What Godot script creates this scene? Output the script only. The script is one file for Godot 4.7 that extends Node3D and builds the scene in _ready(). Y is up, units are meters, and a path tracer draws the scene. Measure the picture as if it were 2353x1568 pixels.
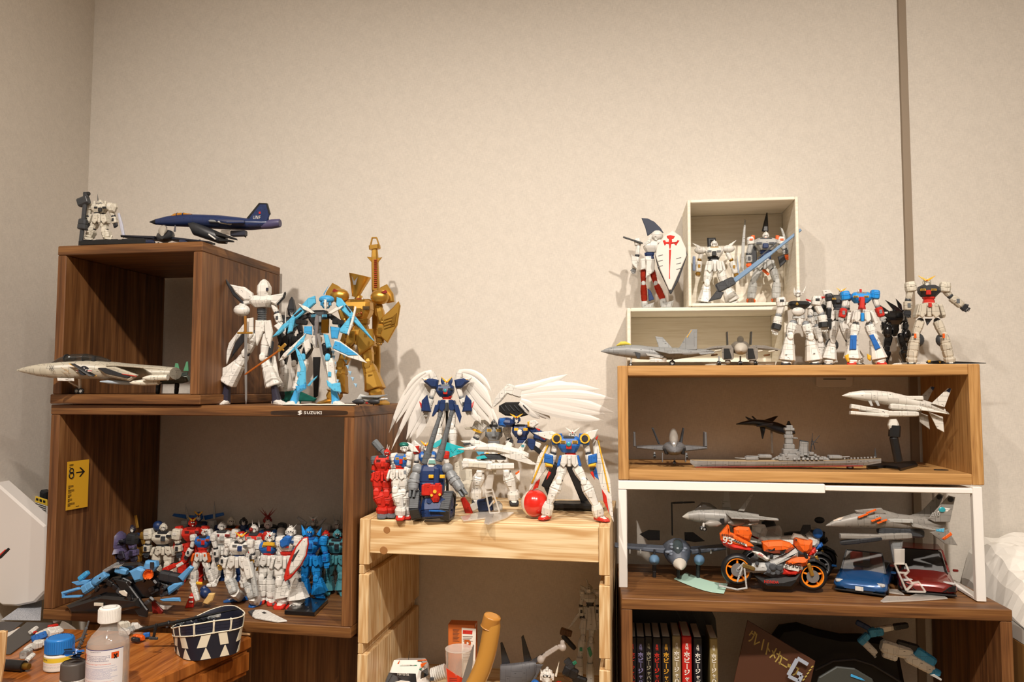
extends Node3D
# ---------- camera of the photograph ----------
const CAM := Vector3(0, 1.15, 1.591)
const FOC := 1754.28
var cam_basis := Basis.from_euler(Vector3(0.0626, 0.1385, 0.002), EULER_ORDER_YXZ)
# ---------- working state of the builders ----------
var vv := PackedVector3Array()
var nn := PackedVector3Array()
var cur: Node3D            # the thing being built
var cz := 0.0              # depth of its middle plane
var uu := 0.001            # metres per unit of the drawing grid at that depth
var lift := 0.0
var base_v := 0.0
var floor_y := 0.0
var gx := 0.0              # drawing grid: origin and units per photo pixel
var gy := 0.0
var gs := 1.0
var taken := {}
var mats := {}
var rng := RandomNumberGenerator.new()

func ray(px, py) -> Vector3:
	return cam_basis * Vector3((px - 1176.5) / FOC, -(py - 784.0) / FOC, -1.0)
func at_z(px, py, z) -> Vector3:
	var r := ray(px, py)
	return CAM + r * ((z - CAM.z) / r.z)
func at_y(px, py, y) -> Vector3:
	var r := ray(px, py)
	return CAM + r * ((y - CAM.y) / r.y)
func grid(x, y, s):
	gx = x; gy = y; gs = s
func at_gz(x, y, z) -> Vector3:
	return at_z(gx + x / gs, gy + y / gs, z)
func at_gy(x, y, h) -> Vector3:
	return at_y(gx + x / gs, gy + y / gs, h)
# ---------- naming ----------
func numbered(n: String) -> String:
	if not taken.has(n):
		taken[n] = 0
		return n
	taken[n] += 1
	return "%s_%03d" % [n, taken[n]]
func tag(o: Node, label := "", category := "", group := "", kind := ""):
	if label: o.set_meta("label", label)
	if category: o.set_meta("category", category)
	if group: o.set_meta("group", group)
	if kind: o.set_meta("kind", kind)
	return o
func thing(n: String, label: String, category: String, p: Vector3, group := "") -> Node3D:
	var o := Node3D.new()
	o.name = numbered(n)
	add_child(o, true)
	o.position = p
	tag(o, label, category, group)
	cur = o
	return o
# a thing drawn on the photograph's grid: bx, by is where it touches its support
func begin(n: String, label: String, category: String, bx: float, by: float, z := -1.0, sy := -1.0, group := "") -> Node3D:
	var p: Vector3
	if z < -0.5:
		p = at_gy(bx, by, sy)
	else:
		p = at_gz(bx, by, z)
	cz = p.z
	lift = 0.0
	if sy >= 0.0:
		lift = sy + 0.0004 - p.y
		p.y = sy + 0.0004
	floor_y = p.y
	base_v = by
	uu = (p - CAM).dot(-cam_basis.z) / FOC / gs
	return thing(n, label, category, p, group)
func J(x, y, dz := 0.0) -> Vector3:
	return at_gz(x, y, cz + dz * uu) + Vector3(0, lift, 0) - cur.position
func G(x, dz := 0.0, h := 0.0) -> Vector3:
	var p := at_gz(x, base_v, cz + dz * uu) - cur.position
	p.y = h * uu
	return p
func GY(x, y, h := 0.0) -> Vector3:
	var p := at_gy(x, y, floor_y) - cur.position
	p.y = h * uu
	return p
# ---------- materials ----------
func mat(hex: String, rough := 0.42, metal := 0.0, coat := 0.0) -> StandardMaterial3D:
	var key := "%s %s %s %s" % [hex, rough, metal, coat]
	if not mats.has(key):
		var m := StandardMaterial3D.new()
		m.albedo_color = Color(hex)
		m.roughness = rough
		m.metallic = metal
		if coat > 0.0:
			m.clearcoat_enabled = true
			m.clearcoat = coat
			m.clearcoat_roughness = 0.08
		mats[key] = m
	return mats[key]
func clear_mat(hex: String, alpha := 0.25, rough := 0.08) -> StandardMaterial3D:
	var key := "clear %s %s %s" % [hex, alpha, rough]
	if not mats.has(key):
		var m := StandardMaterial3D.new()
		m.albedo_color = Color(hex, alpha)
		m.transparency = BaseMaterial3D.TRANSPARENCY_ALPHA
		m.roughness = rough
		mats[key] = m
	return mats[key]
func picture(w: int, h: int, f: Callable) -> ImageTexture:
	var im := Image.create(w, h, false, Image.FORMAT_RGB8)
	for y in h:
		for x in w:
			im.set_pixel(x, y, f.call(x, y))
	im.generate_mipmaps()
	return ImageTexture.create_from_image(im)
func noise(sd: int, freq: float, oct := 3) -> FastNoiseLite:
	var n := FastNoiseLite.new()
	n.seed = sd
	n.frequency = freq
	n.noise_type = FastNoiseLite.TYPE_SIMPLEX_SMOOTH
	n.fractal_octaves = oct
	return n
# wood: dark, mid and light tone; how strongly growth rings show; grain runs along u, or along v when up is set
func wood_tex(sd: int, dark: String, mid: String, light: String, ring: float, up: bool, strips := 0) -> ImageTexture:
	var a := noise(sd, 0.006, 3)
	var b := noise(sd + 1, 0.02, 3)
	var fine := noise(sd + 2, 0.11, 2)
	var cd := Color(dark); var cm := Color(mid); var cl := Color(light)
	var w := 768; var h := 384
	var tones := []
	var r := RandomNumberGenerator.new(); r.seed = sd
	for i in 16: tones.append(r.randf_range(-0.16, 0.16))
	var f := func(px, py):
		var x: float = py if up else px
		var y: float = px if up else py
		var shade := 0.0
		var off := 0.0
		if strips > 0:
			var k := int(y * strips / h)
			shade = tones[k % 16]
			off = k * 97.0
		var wv: float = a.get_noise_2d(x * 0.22 + off, y * 1.6)
		var rings: float = sin((y * 0.17 + wv * 17.0 + off) * 1.0)
		rings = pow(0.5 + 0.5 * rings, 3.0) * ring
		var streak: float = b.get_noise_2d(x * 0.12 + off, y * 3.2 + off)
		var grain: float = fine.get_noise_2d(x * 0.09, y * 3.0)
		var t := 0.5 + streak * 0.5 + grain * 0.28 + shade - rings
		return cd.lerp(cm, clampf(t * 2.0, 0, 1)) if t < 0.5 else cm.lerp(cl, clampf(t * 2.0 - 1.0, 0, 1))
	return picture(h if up else w, w if up else h, f)
func wood(tx: Texture2D, up: bool, length: float, rough: float, off := Vector3(0.5, 0.5, 0.5)) -> StandardMaterial3D:
	var m := StandardMaterial3D.new()
	m.albedo_texture = tx
	m.uv1_triplanar = true
	m.uv1_triplanar_sharpness = 8.0
	var a := 1.0 / length; var c := 2.0 / length
	m.uv1_scale = Vector3(c, a, c) if up else Vector3(a, c, c)
	m.uv1_offset = off
	m.roughness = rough
	return m
# ---------- mesh building ----------
func tri(a: Vector3, b: Vector3, c: Vector3, out: Vector3):
	var m := (b - a).cross(c - a)
	if m.length_squared() < 1e-18: return
	if m.dot(out) > 0.0:
		m = m.normalized()
		vv.append(a); vv.append(c); vv.append(b)
	else:
		m = -m.normalized()
		vv.append(a); vv.append(b); vv.append(c)
	nn.append(m); nn.append(m); nn.append(m)
func tris(a: Vector3, b: Vector3, c: Vector3, na: Vector3, nb: Vector3, nc: Vector3):
	var m := (b - a).cross(c - a)
	if m.length_squared() < 1e-18: return
	if m.dot(na + nb + nc) > 0.0:
		vv.append(a); vv.append(c); vv.append(b)
		nn.append(na); nn.append(nc); nn.append(nb)
	else:
		vv.append(a); vv.append(b); vv.append(c)
		nn.append(na); nn.append(nb); nn.append(nc)
func mid_of(r: PackedVector3Array) -> Vector3:
	var c := Vector3.ZERO
	for p in r: c += p
	return c / r.size()
func loft(rings: Array, smooth := false, caps := true):
	var n: int = rings[0].size()
	var mids := []
	for r in rings: mids.append(mid_of(r))
	var nrm := []
	if smooth:
		for i in rings.size():
			var row := PackedVector3Array()
			var lo: PackedVector3Array = rings[maxi(i - 1, 0)]
			var hi: PackedVector3Array = rings[mini(i + 1, rings.size() - 1)]
			for j in n:
				var around: Vector3 = rings[i][(j + 1) % n] - rings[i][(j + n - 1) % n]
				if around.length_squared() < 1e-14:
					around = rings[mini(i + 1, rings.size() - 1)][(j + 1) % n] - rings[mini(i + 1, rings.size() - 1)][(j + n - 1) % n]
					if around.length_squared() < 1e-14:
						around = rings[maxi(i - 1, 0)][(j + 1) % n] - rings[maxi(i - 1, 0)][(j + n - 1) % n]
				var m := around.cross(hi[j] - lo[j])
				m = m.normalized() if m.length_squared() > 1e-24 else Vector3.UP
				var ref: Vector3 = rings[i][j] - mids[i]
				if ref.length_squared() < 1e-14: ref = mids[i] - mids[rings.size() / 2]
				row.append(m if m.dot(ref) >= 0.0 else -m)
			nrm.append(row)
	for i in rings.size() - 1:
		var c: Vector3 = (mids[i] + mids[i + 1]) * 0.5
		for j in n:
			var k := (j + 1) % n
			var p: Vector3 = rings[i][j]; var q: Vector3 = rings[i][k]; var r: Vector3 = rings[i + 1][k]; var s: Vector3 = rings[i + 1][j]
			if smooth:
				tris(p, q, r, nrm[i][j], nrm[i][k], nrm[i + 1][k])
				tris(p, r, s, nrm[i][j], nrm[i + 1][k], nrm[i + 1][j])
			else:
				var out := (p + q + r + s) * 0.25 - c
				var ax: Vector3 = (mids[i + 1] - mids[i])
				if ax.length_squared() > 1e-14 and out.length_squared() > 1e-14:
					var m2 := (q - p).cross(s - p) + (r - q).cross(p - q)
					if m2.length_squared() > 1e-22 and absf(m2.normalized().dot(out.normalized())) < 0.05: out = out + ax * (0.01 if m2.dot(ax) > 0 else -0.01)
				tri(p, q, r, out); tri(p, r, s, out)
	if caps:
		for e in [0, rings.size() - 1]:
			var out: Vector3 = (mids[0] - mids[1]) if e == 0 else (mids[e] - mids[e - 1])
			for j in n: tri(mids[e], rings[e][j], rings[e][(j + 1) % n], out)
func rect_ring(c: Vector3, ex: Vector3, ey: Vector3, w: float, d: float, k: float) -> PackedVector3Array:
	var ch := minf(w, d) * k
	var a := w * 0.5; var b := d * 0.5
	var r := PackedVector3Array()
	for p in [[a, b - ch], [a - ch, b], [-a + ch, b], [-a, b - ch], [-a, -b + ch], [-a + ch, -b], [a - ch, -b], [a, -b + ch]]:
		r.append(c + ex * p[0] + ey * p[1])
	return r
func round_ring(c: Vector3, ex: Vector3, ey: Vector3, rx: float, ry: float, n := 14) -> PackedVector3Array:
	var r := PackedVector3Array()
	for i in n:
		var a := TAU * i / n
		r.append(c + ex * (cos(a) * rx) + ey * (sin(a) * ry))
	return r
# an armour-like bar from a to b; prof holds [along, width, depth, push to the front] with sizes times k
func seg(a: Vector3, b: Vector3, prof: Array, k: float, cham := 0.22, zref := Vector3.BACK):
	var dir := (b - a).normalized()
	var ex := dir.cross(zref)
	if ex.length_squared() < 1e-4: ex = dir.cross(Vector3.UP if absf(dir.y) < 0.9 else Vector3.RIGHT)
	ex = ex.normalized()
	var ey := ex.cross(dir).normalized()
	if ey.dot(zref) < 0.0: ey = -ey
	var rings := []
	for p in prof:
		var o: float = p[3] * k if p.size() > 3 else 0.0
		rings.append(rect_ring(a.lerp(b, p[0]) + ey * o, ex, ey, maxf(p[1] * k, 1e-5), maxf(p[2] * k, 1e-5), cham))
	loft(rings)
# a turned shape from a towards b: prof holds [along, radius]
func lathe(a: Vector3, b: Vector3, prof: Array, k: float, n := 16, smooth := true):
	var dir := (b - a).normalized()
	var ex := dir.cross(Vector3.UP if absf(dir.y) < 0.9 else Vector3.RIGHT).normalized()
	var ey := ex.cross(dir).normalized()
	var rings := []
	for i in prof.size():
		var r := round_ring(a.lerp(b, prof[i][0]), ex, ey, maxf(prof[i][1] * k, 1e-5), maxf(prof[i][1] * k, 1e-5), n)
		if smooth and i > 0 and prof[i].size() > 2:      # a hard edge: close this loft and start the next
			rings.append(r)
			loft(rings, true, false)
			rings = []
		rings.append(r)
	loft(rings, smooth, false)
	var f: float = prof[0][1] * k; var l: float = prof[-1][1] * k
	for j in n:
		if f > 1e-4:
			tri(a.lerp(b, prof[0][0]), a.lerp(b, prof[0][0]) + ex * (f * cos(TAU * j / n)) + ey * (f * sin(TAU * j / n)), a.lerp(b, prof[0][0]) + ex * (f * cos(TAU * (j + 1) / n)) + ey * (f * sin(TAU * (j + 1) / n)), -dir)
		if l > 1e-4:
			tri(a.lerp(b, prof[-1][0]), a.lerp(b, prof[-1][0]) + ex * (l * cos(TAU * j / n)) + ey * (l * sin(TAU * j / n)), a.lerp(b, prof[-1][0]) + ex * (l * cos(TAU * (j + 1) / n)) + ey * (l * sin(TAU * (j + 1) / n)), dir)
func rod(a: Vector3, b: Vector3, r0: float, r1 := -1.0, n := 10):
	if a.distance_squared_to(b) < 1e-12: return
	lathe(a, b, [[0.0, r0], [1.0, r0 if r1 < 0.0 else r1]], 1.0, n)
func tube(pts: Array, r: float, n := 8, r_end := -1.0):
	var rings := []
	var ex := Vector3.ZERO
	for i in pts.size():
		var d: Vector3 = (pts[mini(i + 1, pts.size() - 1)] - pts[maxi(i - 1, 0)]).normalized()
		if ex == Vector3.ZERO: ex = d.cross(Vector3.UP if absf(d.y) < 0.9 else Vector3.RIGHT).normalized()
		ex = (ex - d * ex.dot(d)).normalized()
		var q := r if r_end < 0.0 else lerpf(r, r_end, float(i) / (pts.size() - 1))
		rings.append(round_ring(pts[i], ex, d.cross(ex), q, q, n))
	loft(rings, true, true)
func ball(c: Vector3, rx: float, ry := -1.0, rz := -1.0, n := 14):
	if ry < 0.0: ry = rx
	if rz < 0.0: rz = rx
	var rings := []
	var m := maxi(n / 2, 4)
	for i in m + 1:
		var a := PI * i / m
		rings.append(round_ring(c + Vector3(0, cos(a) * ry, 0), Vector3.RIGHT, Vector3.BACK, maxf(sin(a) * rx, 1e-5), maxf(sin(a) * rz, 1e-5), n))
	loft(rings, true, false)
func box(c: Vector3, sx: float, sy: float, sz: float, bev := 0.12, bs := Basis.IDENTITY):
	var b := minf(minf(sx, sy), sz) * bev
	var a := c - bs.y * (sy * 0.5); var d := c + bs.y * (sy * 0.5)
	var rings := []
	var k := b / minf(sx, sz)
	rings.append(rect_ring(a, bs.x, bs.z, sx - 2 * b, sz - 2 * b, k))
	rings.append(rect_ring(a + bs.y * b, bs.x, bs.z, sx, sz, k))
	rings.append(rect_ring(d - bs.y * b, bs.x, bs.z, sx, sz, k))
	rings.append(rect_ring(d, bs.x, bs.z, sx - 2 * b, sz - 2 * b, k))
	loft(rings)
# a plate of any outline: pts lie on its middle, thickness th along nrm, edges chamfered by bev
func plate(pts: Array, nrm: Vector3, th: float, bev := 0.25):
	var m := nrm.normalized()
	var ax: Vector3 = (pts[1] - pts[0])
	ax = (ax - m * ax.dot(m)).normalized()
	var ay := m.cross(ax)
	var flat := PackedVector2Array()
	var o: Vector3 = pts[0]
	for p in pts: flat.append(Vector2((p - o).dot(ax), (p - o).dot(ay)))
	var area := 0.0
	for i in flat.size():
		area += flat[i].cross(flat[(i + 1) % flat.size()])
	var idx := Geometry2D.triangulate_polygon(flat)
	var inset := PackedVector2Array()
	var n := flat.size()
	var b := th * bev
	for i in n:
		var e0 := (flat[i] - flat[(i + n - 1) % n]).normalized()
		var e1 := (flat[(i + 1) % n] - flat[i]).normalized()
		var s := 1.0 if area > 0.0 else -1.0
		var n0 := Vector2(-e0.y, e0.x) * s; var n1 := Vector2(-e1.y, e1.x) * s
		var q := n0 + n1
		if q.length() < 0.3: q = n0
		inset.append(flat[i] + q / maxf(q.dot(n0), 0.35) * b)
	var lay := [[inset, -0.5], [flat, -0.5 + bev], [flat, 0.5 - bev], [inset, 0.5]]
	var L := []
	for l in lay:
		var row := PackedVector3Array()
		for i in n:
			row.append(pts[i] + ax * (l[0][i].x - flat[i].x) + ay * (l[0][i].y - flat[i].y) + m * (l[1] * th))
		L.append(row)
	for i in 3:
		for j in n:
			var k := (j + 1) % n
			var e: Vector2 = (flat[k] - flat[j]).normalized()
			var s2 := -1.0 if area > 0.0 else 1.0
			var out: Vector3 = (ax * (-e.y) + ay * e.x) * s2 + m * (-1.0 if i == 0 else 1.0 if i == 2 else 0.0)
			tri(L[i][j], L[i][k], L[i + 1][k], out); tri(L[i][j], L[i + 1][k], L[i + 1][j], out)
	for t in range(0, idx.size(), 3):
		tri(L[0][idx[t]], L[0][idx[t + 1]], L[0][idx[t + 2]], -m)
		tri(L[3][idx[t]], L[3][idx[t + 1]], L[3][idx[t + 2]], m)
func made() -> ArrayMesh:
	var am := ArrayMesh.new()
	if vv.size() == 0: return am
	var arr := []
	arr.resize(Mesh.ARRAY_MAX)
	arr[Mesh.ARRAY_VERTEX] = vv
	arr[Mesh.ARRAY_NORMAL] = nn
	am.add_surface_from_arrays(Mesh.PRIMITIVE_TRIANGLES, arr)
	vv = PackedVector3Array(); nn = PackedVector3Array()
	return am
# commits what has been drawn as one named part of the current thing (or of another part)
func part(n: String, m: Material, parent: Node3D = null, label := "") -> MeshInstance3D:
	var o := MeshInstance3D.new()
	o.name = n
	o.mesh = made()
	o.material_override = m
	if label: o.set_meta("label", label)
	(parent if parent else cur).add_child(o, true)
	return o
# lettering: flat raised print
func words(n: String, s: String, h: float, c: Vector3, m: Material, parent: Node3D = null, bs := Basis.IDENTITY, bold := false, font := "Droid Sans") -> MeshInstance3D:
	var t := TextMesh.new()
	var f := SystemFont.new()
	f.font_names = PackedStringArray([font])
	if bold: f.font_weight = 700
	t.font = f
	t.text = s
	t.font_size = 32
	t.pixel_size = h / 23.0
	t.depth = h * 0.02
	t.curve_step = 2.0
	var o := MeshInstance3D.new()
	o.name = n
	o.mesh = t
	o.material_override = m
	(parent if parent else cur).add_child(o, true)
	o.transform = Transform3D(bs, c)
	return o
# ---------- furniture ----------
func panel(n: String, x0: float, x1: float, y0: float, y1: float, z0: float, z1: float, m: Material, parent: Node3D = null) -> MeshInstance3D:
	var c := Vector3(x0 + x1, y0 + y1, z0 + z1) * 0.5
	var lo := minf(minf(x1 - x0, y1 - y0), z1 - z0)
	box(Vector3.ZERO, x1 - x0, y1 - y0, z1 - z0, 0.0012 / lo)
	var o := part(n, m, parent)
	o.position = c
	return o
func structure(n: String, x0: float, x1: float, y0: float, y1: float, z0: float, z1: float, m: Material) -> MeshInstance3D:
	var c := Vector3(x0 + x1, y0 + y1, z0 + z1) * 0.5
	var bm := BoxMesh.new()
	bm.size = Vector3(x1 - x0, y1 - y0, z1 - z0)
	var o := MeshInstance3D.new()
	o.name = n; o.mesh = bm; o.material_override = m
	o.position = c
	add_child(o, true)
	tag(o, "", "", "", "structure")
	return o
# an open case; over: top and bottom lie over the sides, else the sides run full height
func case(n: String, label: String, b: Array, yaw: float, roll: float, t: float, along: Material, upright: Material, over: bool, lip := 0.0) -> Node3D:
	var w: float = b[1] - b[0]; var h: float = b[3] - b[2]; var d: float = b[5] - b[4]
	var o := thing(n, label, "bookcase", Vector3((b[0] + b[1]) * 0.5, b[2], (b[4] + b[5]) * 0.5))
	o.rotation = Vector3(0, yaw, roll)
	if over:
		panel("top_panel", -w / 2, w / 2, h - t, h, -d / 2, d / 2, along)
		panel("bottom_panel", -w / 2 - lip, w / 2 + lip, 0, t, -d / 2, d / 2, along)
		panel("side_panel", -w / 2, -w / 2 + t, t, h - t, -d / 2, d / 2 - 0.001, upright)
		panel("side_panel", w / 2 - t, w / 2, t, h - t, -d / 2, d / 2 - 0.001, upright)
	else:
		panel("side_panel", -w / 2, -w / 2 + t, 0, h, -d / 2, d / 2, upright)
		panel("side_panel", w / 2 - t, w / 2, 0, h, -d / 2, d / 2, upright)
		panel("top_panel", -w / 2 + t, w / 2 - t, h - t, h, -d / 2, d / 2 - 0.001, along)
		panel("bottom_panel", -w / 2 + t, w / 2 - t, 0, t, -d / 2, d / 2 - 0.001, along)
	return o
var walnut_u: Material
var walnut_v: Material
var beech_u: Material
var beech_v: Material
var pine_u: Material
var pine_v: Material
var desk_m: Material
var cream_m: Material
var wall_m: StandardMaterial3D

func spot(x: float, z: float, aim: Vector3, energy: float, nth: String):
	var y := 2.27
	var p := Vector3(x, y, z)
	var o := thing("spot_lamp", "white cylindrical spot lamp on the ceiling rail, the %s from the corner" % nth, "lamp", p, "spot lamps on the ceiling rail")
	var d := (aim - p).normalized()
	lathe(-d * 0.09, Vector3.ZERO, [[0.0, 0.03], [0.05, 0.036, 1], [1.0, 0.04], [1.0, 0.033, 1]], 1.0)
	part("housing", mat("e8e6e2"))
	rod(-d * 0.06, Vector3(0, 0.085, 0) - d * 0.06, 0.008)
	part("stem", mat("e8e6e2"))
	var glow := StandardMaterial3D.new()
	glow.albedo_color = Color("fff4e0")
	glow.emission_enabled = true
	glow.emission = Color("ffe9cc")
	glow.emission_energy_multiplier = 3.0
	rod(-d * 0.004, d * 0.001, 0.032)
	part("bulb_face", glow)
	var l := SpotLight3D.new()
	l.name = "spot_light"
	o.add_child(l)
	l.position = d * 0.004
	l.look_at_from_position(p + d * 0.004, aim, Vector3.UP)
	l.light_color = Color("fff4e8")
	l.light_energy = energy
	l.light_size = 0.022
	l.spot_angle = 56.0
	l.spot_angle_attenuation = 1.0
	l.spot_range = 12.0
	l.spot_attenuation = 2.0
	l.shadow_enabled = true

func ceiling_lamp():
	thing("ceiling_lamp", "large flat white square ceiling lamp in the middle of the room", "lamp", Vector3(0.45, 2.445, 2.4))
	box(Vector3(0, -0.02, 0), 1.24, 0.04, 1.24, 0.1)
	part("housing", mat("e8e6e2"))
	var glow := StandardMaterial3D.new()
	glow.albedo_color = Color("fff6ea")
	glow.emission_enabled = true
	glow.emission = Color("fff0dc")
	glow.emission_energy_multiplier = 0.3
	box(Vector3(0, -0.042, 0), 1.2, 0.006, 1.2, 0.1)
	part("diffuser", glow)
	var l := AreaLight3D.new()
	l.name = "area_light"
	cur.add_child(l)
	l.position = Vector3(0, -0.048, 0)
	l.rotation.x = -PI / 2
	l.area_size = Vector2(1.2, 1.2)
	l.light_color = Color("fff6ee")
	l.light_energy = 0.5
	l.shadow_enabled = true

func _ready():
	rng.seed = 7
	var cam := Camera3D.new()
	cam.name = "camera"
	cam.position = CAM
	cam.basis = cam_basis
	cam.fov = rad_to_deg(2.0 * atan(784.0 / FOC))
	cam.near = 0.02
	cam.current = true
	add_child(cam)
	var we := WorldEnvironment.new()
	we.name = "world_environment"
	var env := Environment.new()
	env.background_mode = Environment.BG_COLOR
	env.background_color = Color("14110e")
	env.tonemap_mode = Environment.TONE_MAPPER_LINEAR
	env.tonemap_exposure = 1.12
	env.sdfgi_enabled = true
	env.ssao_enabled = true
	env.ssil_enabled = true
	we.environment = env
	add_child(we)
	for l in [[-0.5, 1.45, 2.3, "first", -0.75], [-0.07, 1.42, 0.9, "second", -0.1], [0.45, 1.45, 2.6, "last", 0.55]]:
		spot(l[0], l[1], Vector3(l[4], 0.4, 0.0), l[2], l[3])
	ceiling_lamp()
	setup_materials()
	room()
	cases()
	center_figures()
	left_figures()
	crowd()
	desk()
	box_top()
	row_top()
	case_inside()
	rack_inside()
	low_inside()
	pine_inside()

func setup_materials():
	panel_tex()
	walnut_u = wood(wood_tex(11, "4a2c13", "744c27", "94693c", 0.12, false), false, 0.75, 0.5)
	walnut_v = wood(wood_tex(12, "4e2f17", "764d2a", "946a42", 0.12, true, 7), true, 0.75, 0.5)
	beech_u = wood(wood_tex(21, "94693a", "b78a52", "cba06a", 0.1, false), false, 0.8, 0.45)
	beech_v = wood(wood_tex(22, "94693a", "b78a52", "cba06a", 0.1, true), true, 0.45, 0.45)
	pine_u = wood(wood_tex(31, "c69c68", "e6cca0", "f0dcba", 0.36, false), false, 0.85, 0.5)
	pine_v = wood(wood_tex(32, "c69c68", "e6cca0", "f0dcba", 0.3, true, 9), true, 0.5, 0.5)
	desk_m = wood(wood_tex(41, "7a4218", "a8642b", "c07f40", 0.14, true, 5), true, 0.5, 0.28)
	desk_m.uv1_scale = Vector3(3.0, 1.6, 1.6)
	cream_m = wood(wood_tex(51, "dfd5c0", "ebe3d2", "f3ede0", 0.06, false), false, 0.3, 0.6)
	wall_m = StandardMaterial3D.new()
	var n1 := noise(71, 0.25, 2); var n2 := noise(72, 0.02, 3)
	var weave := func(x, y):
		var t: float = n1.get_noise_2d(x * 0.18, y * 2.0) * 0.5 + n1.get_noise_2d(x * 2.0 + 900.0, y * 0.18) * 0.5
		var v: float = 0.94 + t * 0.07 + n2.get_noise_2d(x, y) * 0.015
		return Color(v, v, v)
	var wt := picture(512, 512, weave)
	wall_m.albedo_texture = wt
	wall_m.albedo_color = Color("e3dcd1")
	wall_m.uv1_triplanar = true
	wall_m.uv1_world_triplanar = true
	wall_m.uv1_scale = Vector3(3.2, 3.2, 3.2)
	wall_m.roughness = 0.85

func room():
	structure("wall_back", -1.35, 0.564, 0, 2.45, -0.12, 0.0, wall_m)
	structure("wall_back_panel", 0.564, 2.2, 0, 2.45, -0.12, 0.006, wall_m)
	structure("wall_left", -1.335, -1.2145, 0, 2.45, 0.0, 3.2, wall_m)
	structure("wall_right", 2.08, 2.2, 0, 2.45, 0.034, 3.2, wall_m)
	structure("wall_front", -1.335, 2.2, 0, 2.45, 3.2, 3.32, mat("e8e4de", 0.9))
	structure("ceiling", -1.335, 2.2, 2.45, 2.55, -0.12, 3.32, mat("e6e0d6", 0.9))
	structure("floor", -1.335, 2.2, -0.1, 0.0, -0.12, 3.32, pine_u)
	structure("trim_1", 0.5625, 0.5765, 0, 2.45, 0.0, 0.009, mat("8f7f6b", 0.5))
	var rail := thing("lamp_rail", "white ceiling rail that carries the spot lamps", "lamp rail", Vector3(-0.07, 2.43, 1.44))
	box(Vector3.ZERO, 1.05, 0.04, 0.12, 0.1)
	part("rail_body", mat("e8e6e2"), rail)

func cases():
	var a := case("bookcase", "small square walnut bookcase stacked on top of the larger one", [-1.0305, -0.7368, 1.1208, 1.4144, 0.0131, 0.3145], -0.0286, 0.0, 0.0176, walnut_u, walnut_v, true, 0.004)
	a = case("bookcase", "wide walnut bookcase beside the pine frame, with a yellow sticker inside", [-1.0385, -0.4445, 0.7282, 1.1193, 0.0126, 0.3119], -0.0385, 0.0, 0.0185, walnut_u, walnut_v, true)
	case_left = a
	a = case("bookcase", "low orange-brown open case lying on the white metal rack", [-0.0013, 0.5992, 0.9911, 1.1922, 0.0105, 0.2192], 0.0, 0.003, 0.0182, beech_u, beech_v, false)
	a = case("bookcase", "dark brown bookcase with magazines in it, under the white rack", [-0.002, 0.609, 0.02, 0.803, 0.0205, 0.2753], 0.0322, 0.0, 0.018, walnut_u, walnut_v, true)
	panel("shelf", -0.285, 0.285, 0.41, 0.428, -0.11, 0.11, walnut_u)
	# dark cupboard that carries the wide bookcase, set back below it
	var d := thing("base_cabinet", "walnut cabinet set back in the shade under the wide walnut bookcase", "cabinet", Vector3(-0.735, 0.0, 0.115))
	panel("body", -0.28, 0.28, 0.0, 0.7255, -0.1, 0.1, walnut_v)
	panel("front_panel", -0.275, -0.002, 0.02, 0.7, 0.101, 0.112, walnut_v)
	panel("front_panel", 0.002, 0.275, 0.02, 0.7, 0.101, 0.108, walnut_v)
	pine_frame()
	rack()
	cream_boxes()

func pine_frame():
	var x0 := -0.441; var x1 := -0.0135; var top := 0.926; var z0 := 0.012; var z1 := 0.3165
	var o := thing("pine_frame", "pale pine storage frame with runner grooves in its sides", "storage frame", Vector3((x0 + x1) / 2, 0.0, (z0 + z1) / 2))
	o.rotation = Vector3(0, -0.03, -0.003)
	var w := x1 - x0; var d := z1 - z0
	for s in [-1.0, 1.0]:
		# each side is built of boards with a groove between them
		var lev := [0.0, 0.30, 0.318, 0.49, 0.508, 0.698, 0.716, 0.832, 0.848, top]
		var xa: float = s * (w / 2 - 0.009)
		for i in range(0, lev.size() - 1):
			var thick := 0.018 if i % 2 == 0 else 0.009
			var xc: float = s * (w / 2 - thick / 2)
			if i % 2 == 0:
				for k in 5:   # boards glued edge to edge
					var za := -d / 2 + k * d / 5
					panel("side_board", xc - thick / 2, xc + thick / 2, lev[i], lev[i + 1], za, za + d / 5 - 0.0004, pine_v)
			else:
				panel("groove_bed", xc - thick / 2, xc + thick / 2, lev[i], lev[i + 1], -d / 2, d / 2 - 0.001, pine_v)
	panel("top_board", -w / 2 + 0.018, w / 2 - 0.018, top - 0.02, top - 0.001, -d / 2, d / 2 - 0.02, pine_u)
	var rail := panel("front_rail", -w / 2 + 0.0185, w / 2 - 0.0185, top - 0.058, top - 0.0012, d / 2 - 0.0195, d / 2 - 0.0015, pine_u)
	panel("floor_board", -w / 2 + 0.018, w / 2 - 0.018, 0.562, 0.58, -d / 2, d / 2 - 0.01, pine_u)
	# knots
	for k in [[-0.165, 0.0115, 0.0062], [-0.17, -0.023, 0.0072]]:
		lathe(Vector3(k[0], k[1], 0.0089), Vector3(k[0], k[1], 0.0094), [[0.0, 1.0], [1.0, 0.9]], k[2])
		part("knot", mat("9a6a3a", 0.6), rail)

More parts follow.
